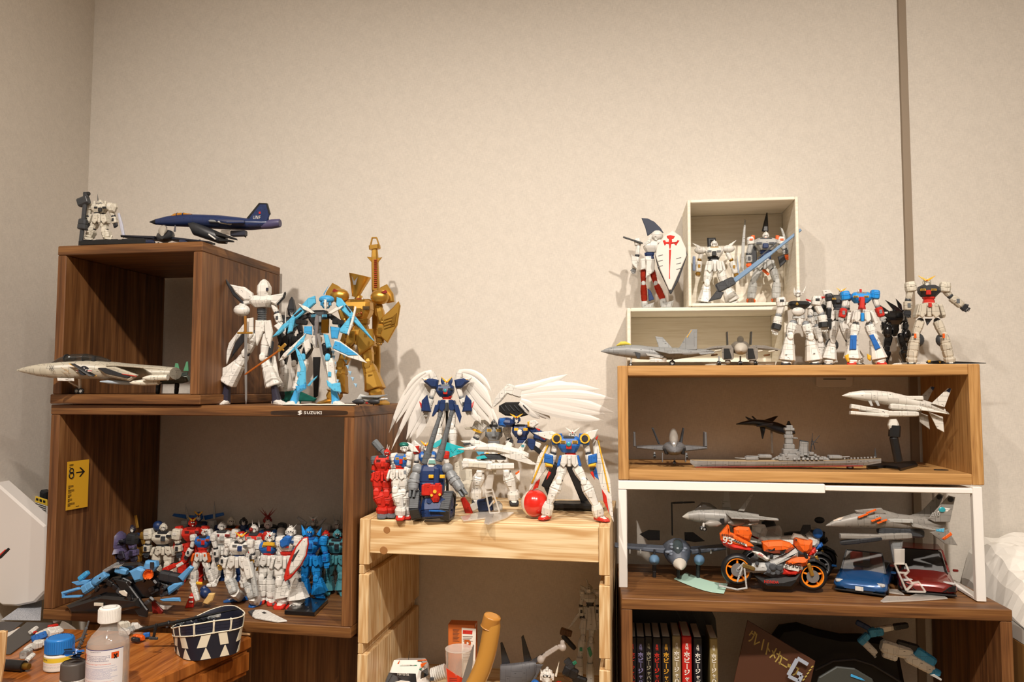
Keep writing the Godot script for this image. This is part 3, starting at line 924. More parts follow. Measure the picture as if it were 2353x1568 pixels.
func center_figures():
	grid(820, 840, 3.795)
	var H := 0.9266
	# red-footed robot in front at the right, with blue and yellow shoulders and long wing blades
	begin("robot_figure", "white and blue robot with red feet and yellow shoulder rings, in front of the ball", "robot figure", 1890, 1345, -1, H)
	robot({"c": {"m": "w", "c": "b", "a": "r", "vent": "y", "ss": "b", "sk": "w", "f": "r", "in": "w", "h": "w", "fa": "w", "ua": "w", "j": "dg", "s": "w", "hand": "g", "cr": "w", "kn": "w", "ap": "b", "an": "w"}, "nomark": true,
		"hd": [1882, 606, 34], "fin": [62, 62], "ch": [1850, 690, 195, 140], "wa": [1862, 765, 110, 60], "hp": [1852, 830, 160, 105], "aw": 66, "lw": 92, "shin": CALF, "pads": false, "flen": 0.7,
		"la": [[1745, 655], [1715, 765], [1685, 865]], "ra": [[1985, 655], [2018, 765], [2042, 870]],
		"ll": [[1795, 880], [1765, 1000], [1675, 1215], [1600, 1340, 30]], "rl": [[1910, 880], [1980, 1005], [2085, 1225], [2190, 1340, 30]], "pack": 0.8})
	orb("chest_gem", "ca", 1848, 690, 84, 22, 22, 12)
	for s in [[1742, -1.0], [1988, 1.0]]:
		var x: float = s[0]; var d: float = s[1]
		bar("shoulder_armour", "b", [x - d * 10, 690], [x, 600], 96, 100, PLAIN)
		lathe(J(x, 640, 40), J(x, 640, 72), [[0.0, 44.0], [1.0, 44.0]], uu, 20)
		part("shoulder_ring", C("y"))
		lathe(J(x, 640, 60), J(x, 640, 78), [[0.0, 31.0], [1.0, 28.0]], uu, 18)
		part("shoulder_hub", C("ch"))
		slab("shoulder_blade", "w", [[x - d * 30, 612], [x + d * 40, 575], [x + d * 210 if d < 0 else x + 120, 590 if d < 0 else 560], [x + d * 130 if d < 0 else x + 90, 630], [x + d * 60, 655]], 26, 30)
		slab("shoulder_edge", "r", [[x + d * 90, 640], [x + d * 170 if d < 0 else x + 120, 605], [x + d * 105, 655]], 16, 22)
		slab("forearm_guard", "b", [[x + d * 30, 790], [x + d * 105, 770], [x + d * 110, 850], [x + d * 30, 870]], 40, 40)
		slab("cuff", "y", [[x + d * 30, 868], [x + d * 100, 850], [x + d * 96, 885], [x + d * 35, 892]], 46, 40)
		bar("grip_tip", "r", [x + d * 58, 930, 20], [x + d * 88, 1000, 30], 26, 24, SPIKE)
	# long wing blades hanging at both sides
	slab("wing_blade", "w", [[1700, 660], [1660, 900], [1500, 1100], [1510, 1040], [1580, 800], [1650, 690]], 16, -40)
	slab("wing_edge", "y", [[1662, 690], [1672, 700], [1535, 1030], [1518, 1032]], 18, -28)
	slab("wing_blade_tip", "r", [[1560, 1020], [1600, 990], [1580, 1070], [1530, 1090]], 14, -26)
	slab("wing_blade", "w", [[2050, 640], [2100, 660], [2210, 1000], [2240, 1370], [2180, 1250], [2080, 900]], 16, -40)
	slab("wing_edge", "y", [[2098, 650], [2112, 660], [2205, 1110], [2190, 1100]], 18, -30)
	slab("wing_inset", "b", [[2040, 840], [2085, 880], [2110, 1000], [2060, 960]], 14, -24)
	slab("wing_blade_tip", "r", [[2135, 1080], [2175, 1140], [2200, 1290], [2150, 1190]], 14, -26)
	# ball
	begin("ball", "glossy red and white toy ball beside the front robot's foot", "ball", 1550, 1325, -1, H)
	var R := 120.0
	for k in 2:
		var rings := []
		var ax := Vector3(0.62, 0.1, 0.6).normalized()
		var e := ax.cross(Vector3.UP).normalized(); var f := e.cross(ax)
		for i in 11:
			var a := PI * 0.5 * i / 10.0 if k == 0 else PI * 0.5 + PI * 0.5 * i / 10.0
			rings.append(round_ring(Vector3(0, R * uu, 0) + ax * (cos(a) * R * uu), e, f, maxf(sin(a) * R * uu, 1e-5), maxf(sin(a) * R * uu, 1e-5), 28))
		loft(rings, true, false)
		part("red_shell" if k == 0 else "white_shell", C("rg") if k == 0 else mat("e6dccb", 0.25, 0.0, 0.8))
	# red robot at the left end
	begin("robot_figure", "red robot with a dark cannon over its shoulder, at the end beside the walnut case", "robot figure", 235, 1325, -1, H)
	robot({"c": {"m": "r", "c": "r", "a": "r", "vent": "dr", "j": "dg", "f": "mg", "in": "mg", "s": "mg", "h": "r", "ua": "r", "hand": "mg", "cr": "r", "badge": "r", "face": "dr", "ap": "r", "shp": "r", "an": "r"},
		"hd": [262, 765, 30], "ch": [228, 850, 150, 120], "wa": [222, 925, 100, 50], "hp": [220, 965, 140, 90], "aw": 62, "lw": 96, "shin": CALF,
		"la": [[168, 840], [148, 925], [180, 1010]], "ra": [[300, 840], [300, 910], [262, 970]],
		"ll": [[185, 1000], [185, 1100], [228, 1240], [215, 1330]], "rl": [[260, 1000], [270, 1110], [290, 1240], [300, 1320, -40]], "pack": 0.8})
	bar("cannon", "mg", [255, 790, 10], [150, 665, -10], 58, 58, [[0.0, 0.7, 0.7], [0.35, 0.75, 0.75], [0.37, 1.0, 1.0], [0.98, 1.05, 1.05], [1.0, 0.9, 0.9]], 0.29)
	bar("antenna", "w", [262, 735], [268, 690], 8, 8, SPIKE)
	bar("antenna", "w", [276, 735], [284, 700], 8, 8, SPIKE)
	# white robot with teal helmet
	begin("robot_figure", "white robot with a teal helmet, blue chest and red waist, next to the red robot", "robot figure", 385, 1340, -1, H)
	robot({"c": {"m": "w", "c": "b", "a": "r", "vent": "y", "j": "g", "f": "r", "in": "w", "s": "w", "h": "w", "crest": "gt", "hand": "g"},
		"hd": [415, 722, 34], "ch": [385, 830, 120, 110], "wa": [372, 892, 84, 46], "hp": [350, 950, 130, 90], "aw": 56, "lw": 90, "shin": CALF,
		"la": [[335, 810], [322, 860], [330, 900]], "ra": [[450, 800], [452, 880], [410, 975]],
		"ll": [[350, 985], [345, 1080], [388, 1245], [375, 1345, 10]], "rl": [[400, 985], [415, 1100], [432, 1240], [440, 1330, -50]], "pack": 0.7})
	orb("helmet_dome", "gt", 410, 695, 6, 44, 26, 40)
	slab("backpack_fin", "w", [[440, 670], [500, 700], [540, 760], [480, 760], [440, 720]], 30, -60)
	tank()
	winged()
	teal_robot()
	big_white()
	var_jet_clear()
	winged_second()
	# robot lying on the pine top
	begin("robot_figure", "red, white and navy robot lying on its side behind the clear stand foot", "robot figure", 1050, 1280, -1, H)
	slab("red_fin", "r", [[905, 1165], [935, 1145], [1005, 1240], [1012, 1300], [950, 1305]], 40, 10)
	bar("leg", "w", [1000, 1250, 20], [1080, 1210, 10], 70, 60)
	bar("chest", "nb", [1060, 1230], [1180, 1210], 110, 90, PLAIN)
	bar("arm", "dg", [1120, 1180, 30], [1180, 1160, 30], 40, 40)
	bar("forearm", "w", [1190, 1240, 10], [1270, 1235, 0], 62, 60)
	orb("head", "w", 1230, 1215, 0, 30)
	bar("antenna", "y", [1200, 1180, 20], [1230, 1150, 20], 10, 8, SPIKE)
	bar("antenna", "y", [1190, 1130, 20], [1235, 1175, 20], 9, 8, SPIKE)
	# shield
	begin("toy_shield", "plain curved white toy shield standing behind the blue tank", "toy shield", 905, 1240, 0.10, H)
	slab("face", "iv", [[842, 905], [905, 870], [1000, 900], [1010, 1050], [960, 1190], [890, 1200], [850, 1120]], 18)

func tank():
	begin("robot_tank", "navy robot tank with two long grey cannons and crawler tracks", "toy tank", 660, 1345, -1, 0.9266)
	# body
	var q := []
	for p in [[0.0, 0.7, 0.7], [0.06, 0.92, 0.9], [0.35, 1.0, 1.0], [0.38, 0.96, 0.96], [0.41, 0.96, 0.96], [0.44, 1.0, 1.0], [0.8, 0.95, 0.92], [0.96, 0.8, 0.76], [1.0, 0.6, 0.55]]:
		q.append([p[0], p[1] * 235, p[2] * 170])
	seg(J(655, 1110), J(655, 868), q, uu, 0.3)
	var body := part("torso", C("nb"))
	block("waist_ring", "dg", 655, 1120, 0, 190, 40, 140)
	for x in [648, 745]: block("vent", "y", x, 972, 92, 44, 30, 20, body, 0.2)
	bar("chest_ridge", "nb", [690, 1080, 84], [700, 900, 74], 46, 40, PLAIN)
	# head with a glazed canopy
	bar("head", "w", [655, 890, 30], [655, 815, 20], 78, 80, [[0.0, 0.9, 0.9], [0.4, 0.95, 0.95], [0.9, 0.7, 0.7], [1.0, 0.5, 0.5]])
	slab("canopy_glass", mat("7fb0a8", 0.1, 0.0, 0.8), [[630, 828], [678, 828], [690, 862], [622, 862]], 14, 68)
	# cannons
	for c in [[[590, 865, 10], [735, 408, -10]], [[715, 840, 10], [832, 398, -10]]]:
		var a: Vector3 = JV(c[0]); var b: Vector3 = JV(c[1])
		lathe(a, b, [[0.0, 26.0], [0.02, 32.0, 1], [0.22, 34.0, 1], [0.225, 27.0, 1], [0.6, 22.0, 1], [0.9, 17.0, 1], [0.905, 20.0, 1], [1.0, 20.0]], uu, 18)
		part("cannon", C("mg"))
		lathe(a.lerp(b, 0.995), b + (b - a) * 0.004, [[0.0, 14.0], [1.0, 13.0]], uu, 12)
		part("muzzle", C("k"))
	# arms
	for c in [[[532, 912, 20], [500, 1000, 50], [488, 1095, 80]], [[792, 905, 20], [840, 990, 50], [910, 1090, 80]]]:
		orb("shoulder", "g", c[0][0], c[0][1], c[0][2], 52)
		lathe(JV(c[0]), JV(c[1]), [[0.0, 30.0], [0.5, 40.0, 1], [0.52, 46.0, 1], [1.0, 48.0]], uu, 18)
		part("upper_arm", C("g"))
		lathe(JV(c[1]), JV(c[2]), [[0.0, 44.0], [0.1, 52.0, 1], [0.3, 52.0, 1], [0.32, 46.0, 1], [0.8, 44.0, 1], [1.0, 36.0]], uu, 18)
		var fore := part("forearm", C("g"))
		var d := (JV(c[2]) - JV(c[1])).normalized()
		var ex := d.cross(Vector3.BACK).normalized(); var ey := ex.cross(d)
		for k in [[-1, -1], [1, -1], [-1, 1], [1, 1]]:
			var o: Vector3 = JV(c[2]) + (ex * k[0] + ey * k[1]) * 17 * uu
			rod(o - d * 6 * uu, o + d * 58 * uu, 13 * uu, 12 * uu, 12)
			part("gun_barrel", C("mg"), fore)
			rod(o + d * 56 * uu, o + d * 58.6 * uu, 8 * uu, 8 * uu, 10)
			part("barrel_bore", C("k"), fore)
	# red chest unit
	block("chest_unit", "r", 655, 1090, 96, 176, 96, 50, null, 0.16)
	block("chest_unit_tab", "r", 618, 1048, 100, 52, 30, 44)
	block("chest_unit_tab", "r", 706, 1046, 100, 44, 34, 44)
	bar("chest_unit_lower", "r", [682, 1110, 106], [690, 1192, 100], 84, 40, [[0.0, 1.0, 1.0], [0.6, 0.95, 1.0], [1.0, 0.62, 0.8]])
	for p in [[680, 1104, 17], [652, 1136, 13], [722, 1130, 12]]:
		lathe(J(p[0], p[1], 118), J(p[0], p[1], 136), [[0.0, p[2]], [1.0, p[2] * 0.85]], uu, 14)
		part("button", C("y"))
	for x in [676, 690, 704]: block("grille_slot", "dr", x, 1172, 122, 5, 26, 6)
	# chassis and tracks
	bar("hull", "nb", [690, 1155, 20], [690, 1335, 60], 260, 150, [[0.0, 0.8, 0.9], [0.3, 0.9, 1.0], [0.6, 0.92, 1.15], [0.62, 0.88, 1.05], [0.66, 0.88, 1.05], [0.68, 0.92, 1.15], [0.95, 0.85, 1.0], [1.0, 0.8, 0.8]])
	for x in [632, 752]: 
		lathe(J(x, 1186, 92), J(x, 1186, 112), [[0.0, 24.0], [1.0, 22.0]], uu, 16)
		part("hull_dome", C("nb"))
	block("tow_bar", "b", 705, 1272, 150, 150, 14, 14)
	for sd in [[515, 545, 572, 1], [798, 822, 815, -1]]:
		# track: a loop of links round wheels
		var n := 44
		var cx: float = (sd[0] + sd[1]) * 0.5
		var link := []
		var tr := Node3D.new()
		tr.name = "crawler_track"
		cur.add_child(tr, true)
		var lean := Vector3(-0.22 if sd[3] > 0 else 0.16, 0, 0)
		for i in n:
			var t := float(i) / n
			# outline: a slanted stadium in the depth-height plane
			var peri := t * 4.0
			var p: Vector2
			if peri < 1.2: p = Vector2(-110, 20).lerp(Vector2(90, 20), peri / 1.2)
			elif peri < 2.0: p = Vector2(90, 20).lerp(Vector2(150, 110), (peri - 1.2) / 0.8)
			elif peri < 2.9: p = Vector2(150, 110).lerp(Vector2(50, 245), (peri - 2.0) / 0.9)
			elif peri < 3.4: p = Vector2(50, 245).lerp(Vector2(-90, 200), (peri - 2.9) / 0.5)
			else: p = Vector2(-90, 200).lerp(Vector2(-110, 20), (peri - 3.4) / 0.6)
			link.append(p)
		var base: Vector3 = G(cx - (10 if sd[3] > 0 else 0))
		for i in n:
			var p: Vector2 = link[i]; var p2: Vector2 = link[(i + 1) % n]
			var a := base + (Vector3(0, p.y, p.x) - lean * (245.0 - p.y) * 0.0) * uu
			var b := base + (Vector3(0, p2.y, p2.x)) * uu
			a.x += (245.0 - p.y) * 0.10 * uu * sd[3]; b.x += (245.0 - p2.y) * 0.10 * uu * sd[3]
			seg(a.lerp(b, 0.04), a.lerp(b, 0.94), [[0.0, 84, 24], [1.0, 84, 24]], uu, 0.2, (a - base - Vector3(0, 130, 10) * uu).normalized())
			var l := MeshInstance3D.new()
			l.name = "track_link"; l.mesh = made(); l.material_override = C("dg")
			tr.add_child(l, true)
		for w in [[-70, 62, 38], [0, 50, 30], [70, 62, 38], [80, 130, 44], [0, 150, 60]]:
			var c := base + Vector3(0.0, w[1], w[0]) * uu
			c.x += (245.0 - w[1]) * 0.10 * uu * sd[3]
			lathe(c - Vector3(38 * uu, 0, 0), c + Vector3(38 * uu, 0, 0), [[0.0, w[2] * 0.7], [0.1, w[2], 1], [0.9, w[2], 1], [1.0, w[2] * 0.7]], uu, 18)
			part("road_wheel", C("nb"))

func winged():
	begin("robot_figure", "tall white and navy robot with drooping white feathered wings, above the tank", "robot figure", 785, 1280, 0.15, 0.9266)
	robot({"c": {"m": "w", "c": "nb", "a": "r", "vent": "dg", "ss": "nb", "sk": "nb", "cr": "dg", "j": "g", "f": "w", "h": "w", "hand": "w", "s": "nb", "fa": "w", "ap": "dg", "fin": "y"}, "nomark": true, "free": true,
		"hd": [782, 215, 30], "fin": [50, 64], "ch": [772, 275, 155, 105], "wa": [785, 342, 90, 60], "hp": [785, 400, 135, 100], "aw": 58, "lw": 66, "shin": CALF, "pads": false,
		"la": [[680, 235], [650, 330], [612, 450]], "ra": [[880, 230], [910, 330], [960, 440]],
		"ll": [[745, 440], [720, 570], [690, 780], [680, 850, 20]], "rl": [[825, 440], [835, 580], [840, 780], [850, 850, 20]], "pack": 0.8, "skirt": true})
	orb("chest_gem", "ca", 770, 275, 62, 17, 17, 10)
	for s in [-1.0, 1.0]:
		var x: float = 783.0 + s * 110
		feather("head_wing_plate", "nb", [[783 + s * 20, 240, 30], [783 + s * 45, 160, 24]], 34, 14)
		slab("shoulder_armour", "nb", [[x - s * 40, 180], [x + s * 40, 165], [x + s * 90, 190], [x + s * 20, 250], [x - s * 30, 250]], 60, 20)
		slab("shoulder_trim", "w", [[x + s * 10, 165], [x + s * 110, 160], [x + s * 60, 230], [x + s * 30, 240]], 40, 12)
		slab("trim_line", "y", [[x + s * 5, 172], [x + s * 85, 178], [x + s * 80, 188], [x, 184]], 46, 14)
		slab("forearm_shield", "nb", [[783 + s * 170, 310], [783 + s * 215, 360], [783 + s * 220, 455], [783 + s * 135, 460], [783 + s * 150, 400]], 34, 40)
		bar("forearm_spike", "r", [783 + s * 210, 420, 40], [783 + s * 240, 365, 30], 26, 20, SPIKE)
		slab("hip_blade", "nb", [[783 + s * 60, 390], [783 + s * 100, 400], [783 + s * 130, 500], [783 + s * 115, 560 if s > 0 else 500], [783 + s * 70, 440]], 22, 50)
	# wings
	for s in [-1.0, 1.0]:
		var rx: float = 783.0 + s * (130 if s < 0 else 110)
		var w: MeshInstance3D
		if s < 0: w = bar("wing_root", "wg", [rx + 40, 210, -40], [650, 115, -50], 60, 40, LIMB)
		else: w = bar("wing_root", "wg", [rx - 20, 200, -40], [900, 110, -50], 60, 40, LIMB)
		var fs: Array = [[[650, 110, -60], [470, 130, -50], [280, 640, -20], 70], [[660, 120, -66], [540, 150, -60], [340, 560, -40], 90], [[640, 140, -70], [520, 280, -60], [300, 790, -30], 50],
			[[640, 180, -74], [560, 330, -70], [430, 700, -50], 90], [[650, 200, -80], [610, 360, -80], [460, 690, -60], 90], [[655, 230, -84], [600, 470, -84], [520, 690, -70], 100], [[600, 110, -50], [470, 170, -40], [415, 310, -30], 40]]
		if s > 0:
			fs = [[[890, 105, -60], [1070, 80, -50], [1172, 280, -20], 54], [[900, 120, -64], [1060, 170, -50], [1180, 420, -30], 90], [[900, 140, -68], [1040, 240, -60], [1190, 540, -40], 100],
				[[900, 160, -72], [1080, 230, -62], [1250, 600, -40], 60], [[910, 200, -76], [1030, 350, -70], [1160, 560, -60], 100], [[920, 230, -80], [1000, 380, -80], [1080, 560, -70], 100], [[985, 420, 10], [1010, 480, 10], [1060, 540, 10], 60]]
		for f in fs: feather("feather", mat("dedad3", 0.4), [f[0], f[1], f[2]], f[3], 16)
	pin("support_pole", C("k"), [785, 430, -50], [790, 1278, -60], 12)
	block("support_foot", "k", 790, 1274, -60, 160, 12, 110)

func teal_robot():
	begin("robot_figure", "white and blue robot with yellow antenna and clear teal cape, half hidden behind the tank", "robot figure", 640, 1300, 0.2, 0.9266)
	robot({"c": {"m": "w", "c": "b", "a": "r", "s": "r", "fin": "y", "j": "dg", "f": "r"}, "hd": [600, 755, 32], "fin": [48, 62], "ch": [620, 845, 150, 110], "wa": [625, 920, 90, 50], "hp": [630, 975, 130, 90], "aw": 56, "lw": 80,
		"la": [[530, 790], [520, 880], [515, 970]], "ra": [[770, 830], [790, 900], [800, 980]], "ll": [[590, 1010], [580, 1120], [570, 1240], [560, 1300]], "rl": [[680, 1010], [690, 1120], [700, 1240], [710, 1300]], "small": true})
	var tm := clear_mat("22c4cf", 0.72, 0.08)
	for c in [[[755, 700], [860, 735], [950, 760], [930, 800], [850, 830], [800, 850], [760, 790]], [[635, 755], [700, 700], [800, 660], [770, 710], [690, 760]], [[690, 990], [760, 1000], [780, 1090], [720, 1110], [690, 1060]]]:
		slab("cape", tm, c, 14, -10 if c[0][0] > 700 else 20)
	for k in 14:
		var a := 760.0 + rng.randf() * 150.0
		box(J(a, 750 + rng.randf() * 50.0, 0), 12 * uu, 10 * uu, 8 * uu, 0.3)
		part("cape_facet", tm)
	slab("leg_fin", "w", [[670, 700], [730, 640], [745, 660], [700, 740]], 16, 10)
	slab("shoulder_flare", "w", [[500, 690], [560, 740], [530, 800], [480, 790], [470, 730]], 30, 20)
	slab("shoulder_mark", "r", [[500, 745], [545, 740], [535, 800], [505, 795]], 24, 38)

func big_white():
	begin("robot_figure", "large white robot with a grey chest, standing behind the white transforming jet", "robot figure", 1210, 1255, 0.11, 0.9266)
	robot({"c": {"m": "w", "c": "g", "a": "g", "vent": "y", "j": "dg", "f": "ch", "in": "w", "s": "w", "h": "g", "kn": "w", "th": "w", "sh": "w", "badge": "y", "sk": "w"}, "hd": [1200, 545, 28], "ch": [1195, 630, 150, 130], "wa": [1195, 740, 100, 70], "hp": [1190, 840, 190, 110], "aw": 70, "lw": 92, "shin": CALF,
		"la": [[1080, 600], [1040, 680], [1000, 760]], "ra": [[1300, 610], [1330, 690], [1340, 760]],
		"ll": [[1110, 880], [1075, 980], [1045, 1130], [1040, 1240]], "rl": [[1270, 880], [1310, 980], [1365, 1150], [1375, 1240]], "pack": 1.0, "nohand": true})
	slab("shoulder_armour", "w", [[1030, 530], [1130, 520], [1160, 570], [1090, 640], [1000, 600]], 60, 20)
	slab("armour_trim", "y", [[1010, 596], [1095, 625], [1100, 636], [1008, 606]], 64, 22)
	slab("back_blade", "iv", [[940, 585], [1060, 580], [1070, 610], [945, 605]], 16, -30)
	slab("waist_cloth", "sb", [[1040, 800], [1100, 780], [1140, 810], [1060, 830]], 10, 60)

func var_jet_clear():
	begin("jet_model", "white transforming jet on a clear stand, in the middle of the pine top", "aircraft model", 1140, 1340, -1, 0.9266)
	# fuselage from nose to tail, seen obliquely
	var st := [[880, 732, 8, 6, 60], [930, 733, 22, 20, 60], [1000, 728, 46, 40, 55], [1080, 722, 66, 52, 50], [1200, 720, 80, 64, 40], [1330, 750, 84, 66, 20], [1440, 775, 70, 60, 0], [1500, 790, 40, 40, -10]]
	var rings := []
	for s in st: rings.append(round_ring(J(s[0], s[1], s[4]), Vector3.UP, Vector3.BACK, s[2] * 0.5 * uu, s[3] * uu, 10))
	loft(rings)
	var body := part("fuselage", C("w"))
	slab("dorsal_plate", "w", [[905, 660], [1060, 655], [1140, 690], [1080, 710], [930, 680]], 30, 30)
	slab("canopy", "dg", [[925, 684], [985, 676], [1000, 690], [940, 705]], 26, 66)
	slab("wing", "w", [[1250, 780], [1420, 770], [1580, 870], [1510, 868], [1330, 815]], 12, 70)
	slab("wing", "iv", [[1160, 800], [1330, 800], [1500, 826], [1350, 770]], 12, 20)
	for f in [[[1240, 765], [1340, 640], [1362, 650], [1340, 775]], [[1385, 755], [1475, 650], [1492, 662], [1440, 775]]]:
		var fin := slab("tail_fin", "w", f, 12, 10)
		slab("fin_tip", "ch", [f[1], f[2], [f[2][0] - 4, f[2][1] + 36], [f[1][0] - 18, f[1][1] + 26]], 15, 10, fin)
		block("fin_mark", "t", f[0][0] + 62, f[0][1] - 50, 18, 26, 20, 3, fin)
	for m in [[1150, 740, 52], [1180, 732, 50], [1035, 724, 62]]:
		box(J(m[0], m[1], m[2] + 30), 40 * uu, 7 * uu, 8 * uu, 0.1, Basis(Vector3.BACK, 0.6))
		part("marking", C("o"), body)
	words("marking_text", "47", 15 * uu, J(1040, 723, 112), C("ch"), body)
	# folded legs and gun pods underneath
	bar("leg_pod", "w", [925, 855, 70], [1180, 880, 40], 86, 74, PLAIN)
	bar("leg_pod", "w", [1170, 885, 60], [1370, 880, 30], 56, 60, PLAIN)
	bar("pod_panel", "iv", [975, 868, 112], [1130, 878, 92], 40, 10, PLAIN)
	slab("pod_intake", "w", [[915, 840], [960, 835], [985, 900], [920, 912]], 60, 70)
	bar("arm_pod", "dg", [1080, 800, 40], [1300, 800, 20], 50, 60, PLAIN)
	slab("clear_fin", clear_mat("35c8d4", 0.7), [[1040, 802], [1110, 785], [1140, 812], [1050, 822]], 10, 90)
	slab("rear_fin", "w", [[1380, 960], [1425, 910], [1420, 1010], [1395, 990]], 12, 20)
	slab("rear_fin_band", "o", [[1382, 940], [1422, 915], [1421, 935], [1386, 962]], 15, 20)
	slab("ventral_blade", "iv", [[1200, 850], [1235, 850], [1210, 950], [1180, 940]], 14, 40)
	# clear stand
	var cm := clear_mat("efeae2", 0.34, 0.06)
	begin("display_stand", "clear plastic display stand under the white transforming jet", "display stand", 1140, 1340, -1, 0.9266)
	slab("support_arm", cm, [[1165, 900], [1205, 905], [1180, 1080], [1115, 1080], [1120, 1010]], 26, 20)
	for e in [[[1118, 1080], [1160, 1290]], [[1180, 1080], [1245, 1285]], [[1160, 1290], [1245, 1285]], [[1122, 1110], [1185, 1100]], [[1150, 1240], [1195, 1180]]]:
		bar("frame_strut", cm, [e[0][0], e[0][1], 20], [e[1][0], e[1][1], 20], 13, 20, PLAIN)
	var pts := []
	for p in [[905, 1330], [1060, 1290], [1180, 1285], [1370, 1290], [1310, 1335], [1210, 1370], [1150, 1395], [1110, 1385], [1120, 1340], [930, 1365]]: pts.append(GY(p[0], p[1], 6))
	plate(pts, Vector3.UP, 10 * uu)
	part("foot_plate", cm)

func winged_second():
	begin("robot_figure", "navy robot leaning forward under huge swept white wings, on a black stand", "robot figure", 1420, 1280, 0.13, 0.9266)
	robot({"c": {"m": "nb", "c": "nb", "a": "nb", "vent": "y", "j": "k", "h": "nb", "face": "wg", "fin": "y", "hand": "lg", "fa": "b", "s": "nb", "ap": "w"}, "hd": [1392, 525, 34, 60], "fin": [56, 50], "ch": [1430, 625, 150, 110], "aw": 74, "wa": [1440, 700, 90, 60], "small": true,
		"la": [[1350, 560], [1310, 555, 40], [1240, 545, 70]], "ra": [[1510, 590], [1560, 640], [1620, 680]], "nohand": true, "pads": false})
	feather("arm_shell", "nb", [[1235, 545, 60], [1380, 555, 60]], 84, 70)
	slab("shoulder_plate", "w", [[1490, 540], [1560, 530], [1590, 560], [1540, 600], [1490, 590]], 40, 40)
	slab("shoulder_trim", "y", [[1488, 545], [1510, 538], [1512, 592], [1490, 590]], 44, 44)
	orb("chest_gem", "w", 1420, 640, 64, 24, 28, 16)
	bar("forearm", "nb", [1550, 650, 20], [1660, 690, 20], 90, 80, LIMB)
	slab("hip_blade", "nb", [[1490, 690], [1560, 700], [1550, 790], [1520, 795], [1480, 740]], 30, 30)
	bar("thigh", "w", [1520, 720, 10], [1600, 760, 10], 60, 50, LIMB)
	slab("chest_mark", "r", [[1560, 600], [1600, 610], [1590, 640]], 14, 40)
	bar("wing_frame", "k", [1240, 430, -10], [1520, 440, -30], 130, 70, [[0.0, 0.4, 0.6], [0.2, 0.9, 1.0], [0.7, 1.0, 1.0], [1.0, 0.6, 0.7]])
	for k in 6: bar("wing_frame_rib", "dg", [1250 + k * 40, 400, 22], [1290 + k * 42, 452, 22], 9, 8, PLAIN)
	bar("wing_root", "w", [1190, 410, 0], [1330, 230, 0], 60, 50, [[0.0, 0.3, 0.6], [0.3, 0.9, 1.0], [0.7, 1.0, 1.0], [1.0, 0.8, 0.7]])
	bar("wing_root", "w", [1300, 250, 0], [1440, 300, -10], 90, 50, LIMB)
	for f in [[[1330, 235], [1250, 290], [1180, 410], 40], [[1380, 250], [1600, 250], [1840, 130], 80], [[1440, 260], [1650, 260], [1870, 210], 120], [[1430, 300], [1700, 230], [2120, 262], 110], [[1430, 330], [1800, 280], [2255, 350], 100],
			[[1440, 350], [1800, 330], [2245, 465], 110], [[1430, 370], [1800, 400], [2170, 480], 110], [[1440, 380], [1750, 470], [2150, 535], 100], [[1420, 390], [1560, 400], [1650, 520], 100], [[1430, 360], [1600, 420], [1690, 530], 80], [[1420, 380], [1520, 460], [1600, 520], 70]]:
		var i: float = f[3]
		feather("feather", mat("dedad3", 0.4), [[f[0][0], f[0][1], 30 - i * 0.2], [f[1][0], f[1][1], 10], [f[2][0], f[2][1], -30]], f[3], 18)
	# black stand
	begin("display_stand", "black hexagonal display stand behind the front robot's legs", "display stand", 1900, 1290, 0.14, 0.9266)
	slab("foot_plate", "k", [[1680, 1298, 60], [1760, 1225, -60], [2070, 1225, -60], [2160, 1298, 60]], 6, 0)
	plate([G(1660, 30, 26), G(1740, -90, 26), G(2060, -90, 26), G(2140, 30, 26), G(2060, 110, 26), G(1740, 110, 26)], Vector3.UP, 50 * uu)
	part("foot_block", C("k"))
	bar("support_arm", "k", [1640, 1110, -10], [1740, 910, -10], 70, 40, PLAIN)
	bar("support_arm", "k", [1850, 900, -10], [1990, 1230, -20], 70, 40, PLAIN)
	bar("support_joint", "k", [1740, 920, -10], [1850, 900, -10], 46, 40, PLAIN)
	bar("support_arm", "k", [1740, 920, -10], [1500, 720, -20], 40, 30, PLAIN)
	bar("support_arm", "k", [1650, 1100, -10], [1720, 1250, -10], 40, 30, PLAIN)
# hull drawn from stations [x, top, bottom, depth of its middle, half depth]; k is a colour
func hull(n: String, k, st: Array, parent: Node3D = null, sides := 12) -> MeshInstance3D:
	var rings := []
	for s in st:
		rings.append(round_ring(J(s[0], (s[1] + s[2]) * 0.5, s[3]), Vector3.UP, Vector3.BACK, maxf(absf(s[2] - s[1]) * 0.5 * uu, 1e-5), maxf(s[4] * uu, 1e-5), sides))
	loft(rings, true, true)
	return part(n, C(k) if k is String else k, parent)
# a nose-on hull: stations [depth, x, y, half width, half height]
func nose_hull(n: String, k, st: Array, parent: Node3D = null, sides := 14) -> MeshInstance3D:
	var rings := []
	for s in st: rings.append(round_ring(J(s[1], s[2], s[0]), Vector3.RIGHT, Vector3.UP, s[3] * uu, s[4] * uu, sides))
	loft(rings, true, true)
	return part(n, C(k) if k is String else k, parent)
func wheel(x: float, y: float, dz: float, r: float, w: float, across := true):
	var ax := Vector3.RIGHT if across else Vector3.BACK
	var c := J(x, y, dz)
	lathe(c - ax * w * 0.5 * uu, c + ax * w * 0.5 * uu, [[0.0, r * 0.8], [0.15, r, 1], [0.85, r, 1], [1.0, r * 0.8]], uu, 16)
	var t := part("tyre", C("k"))
	lathe(c - ax * w * 0.54 * uu, c + ax * w * 0.54 * uu, [[0.0, r * 0.5], [1.0, r * 0.5]], uu, 14)
	part("wheel_hub", C("lg"), t)
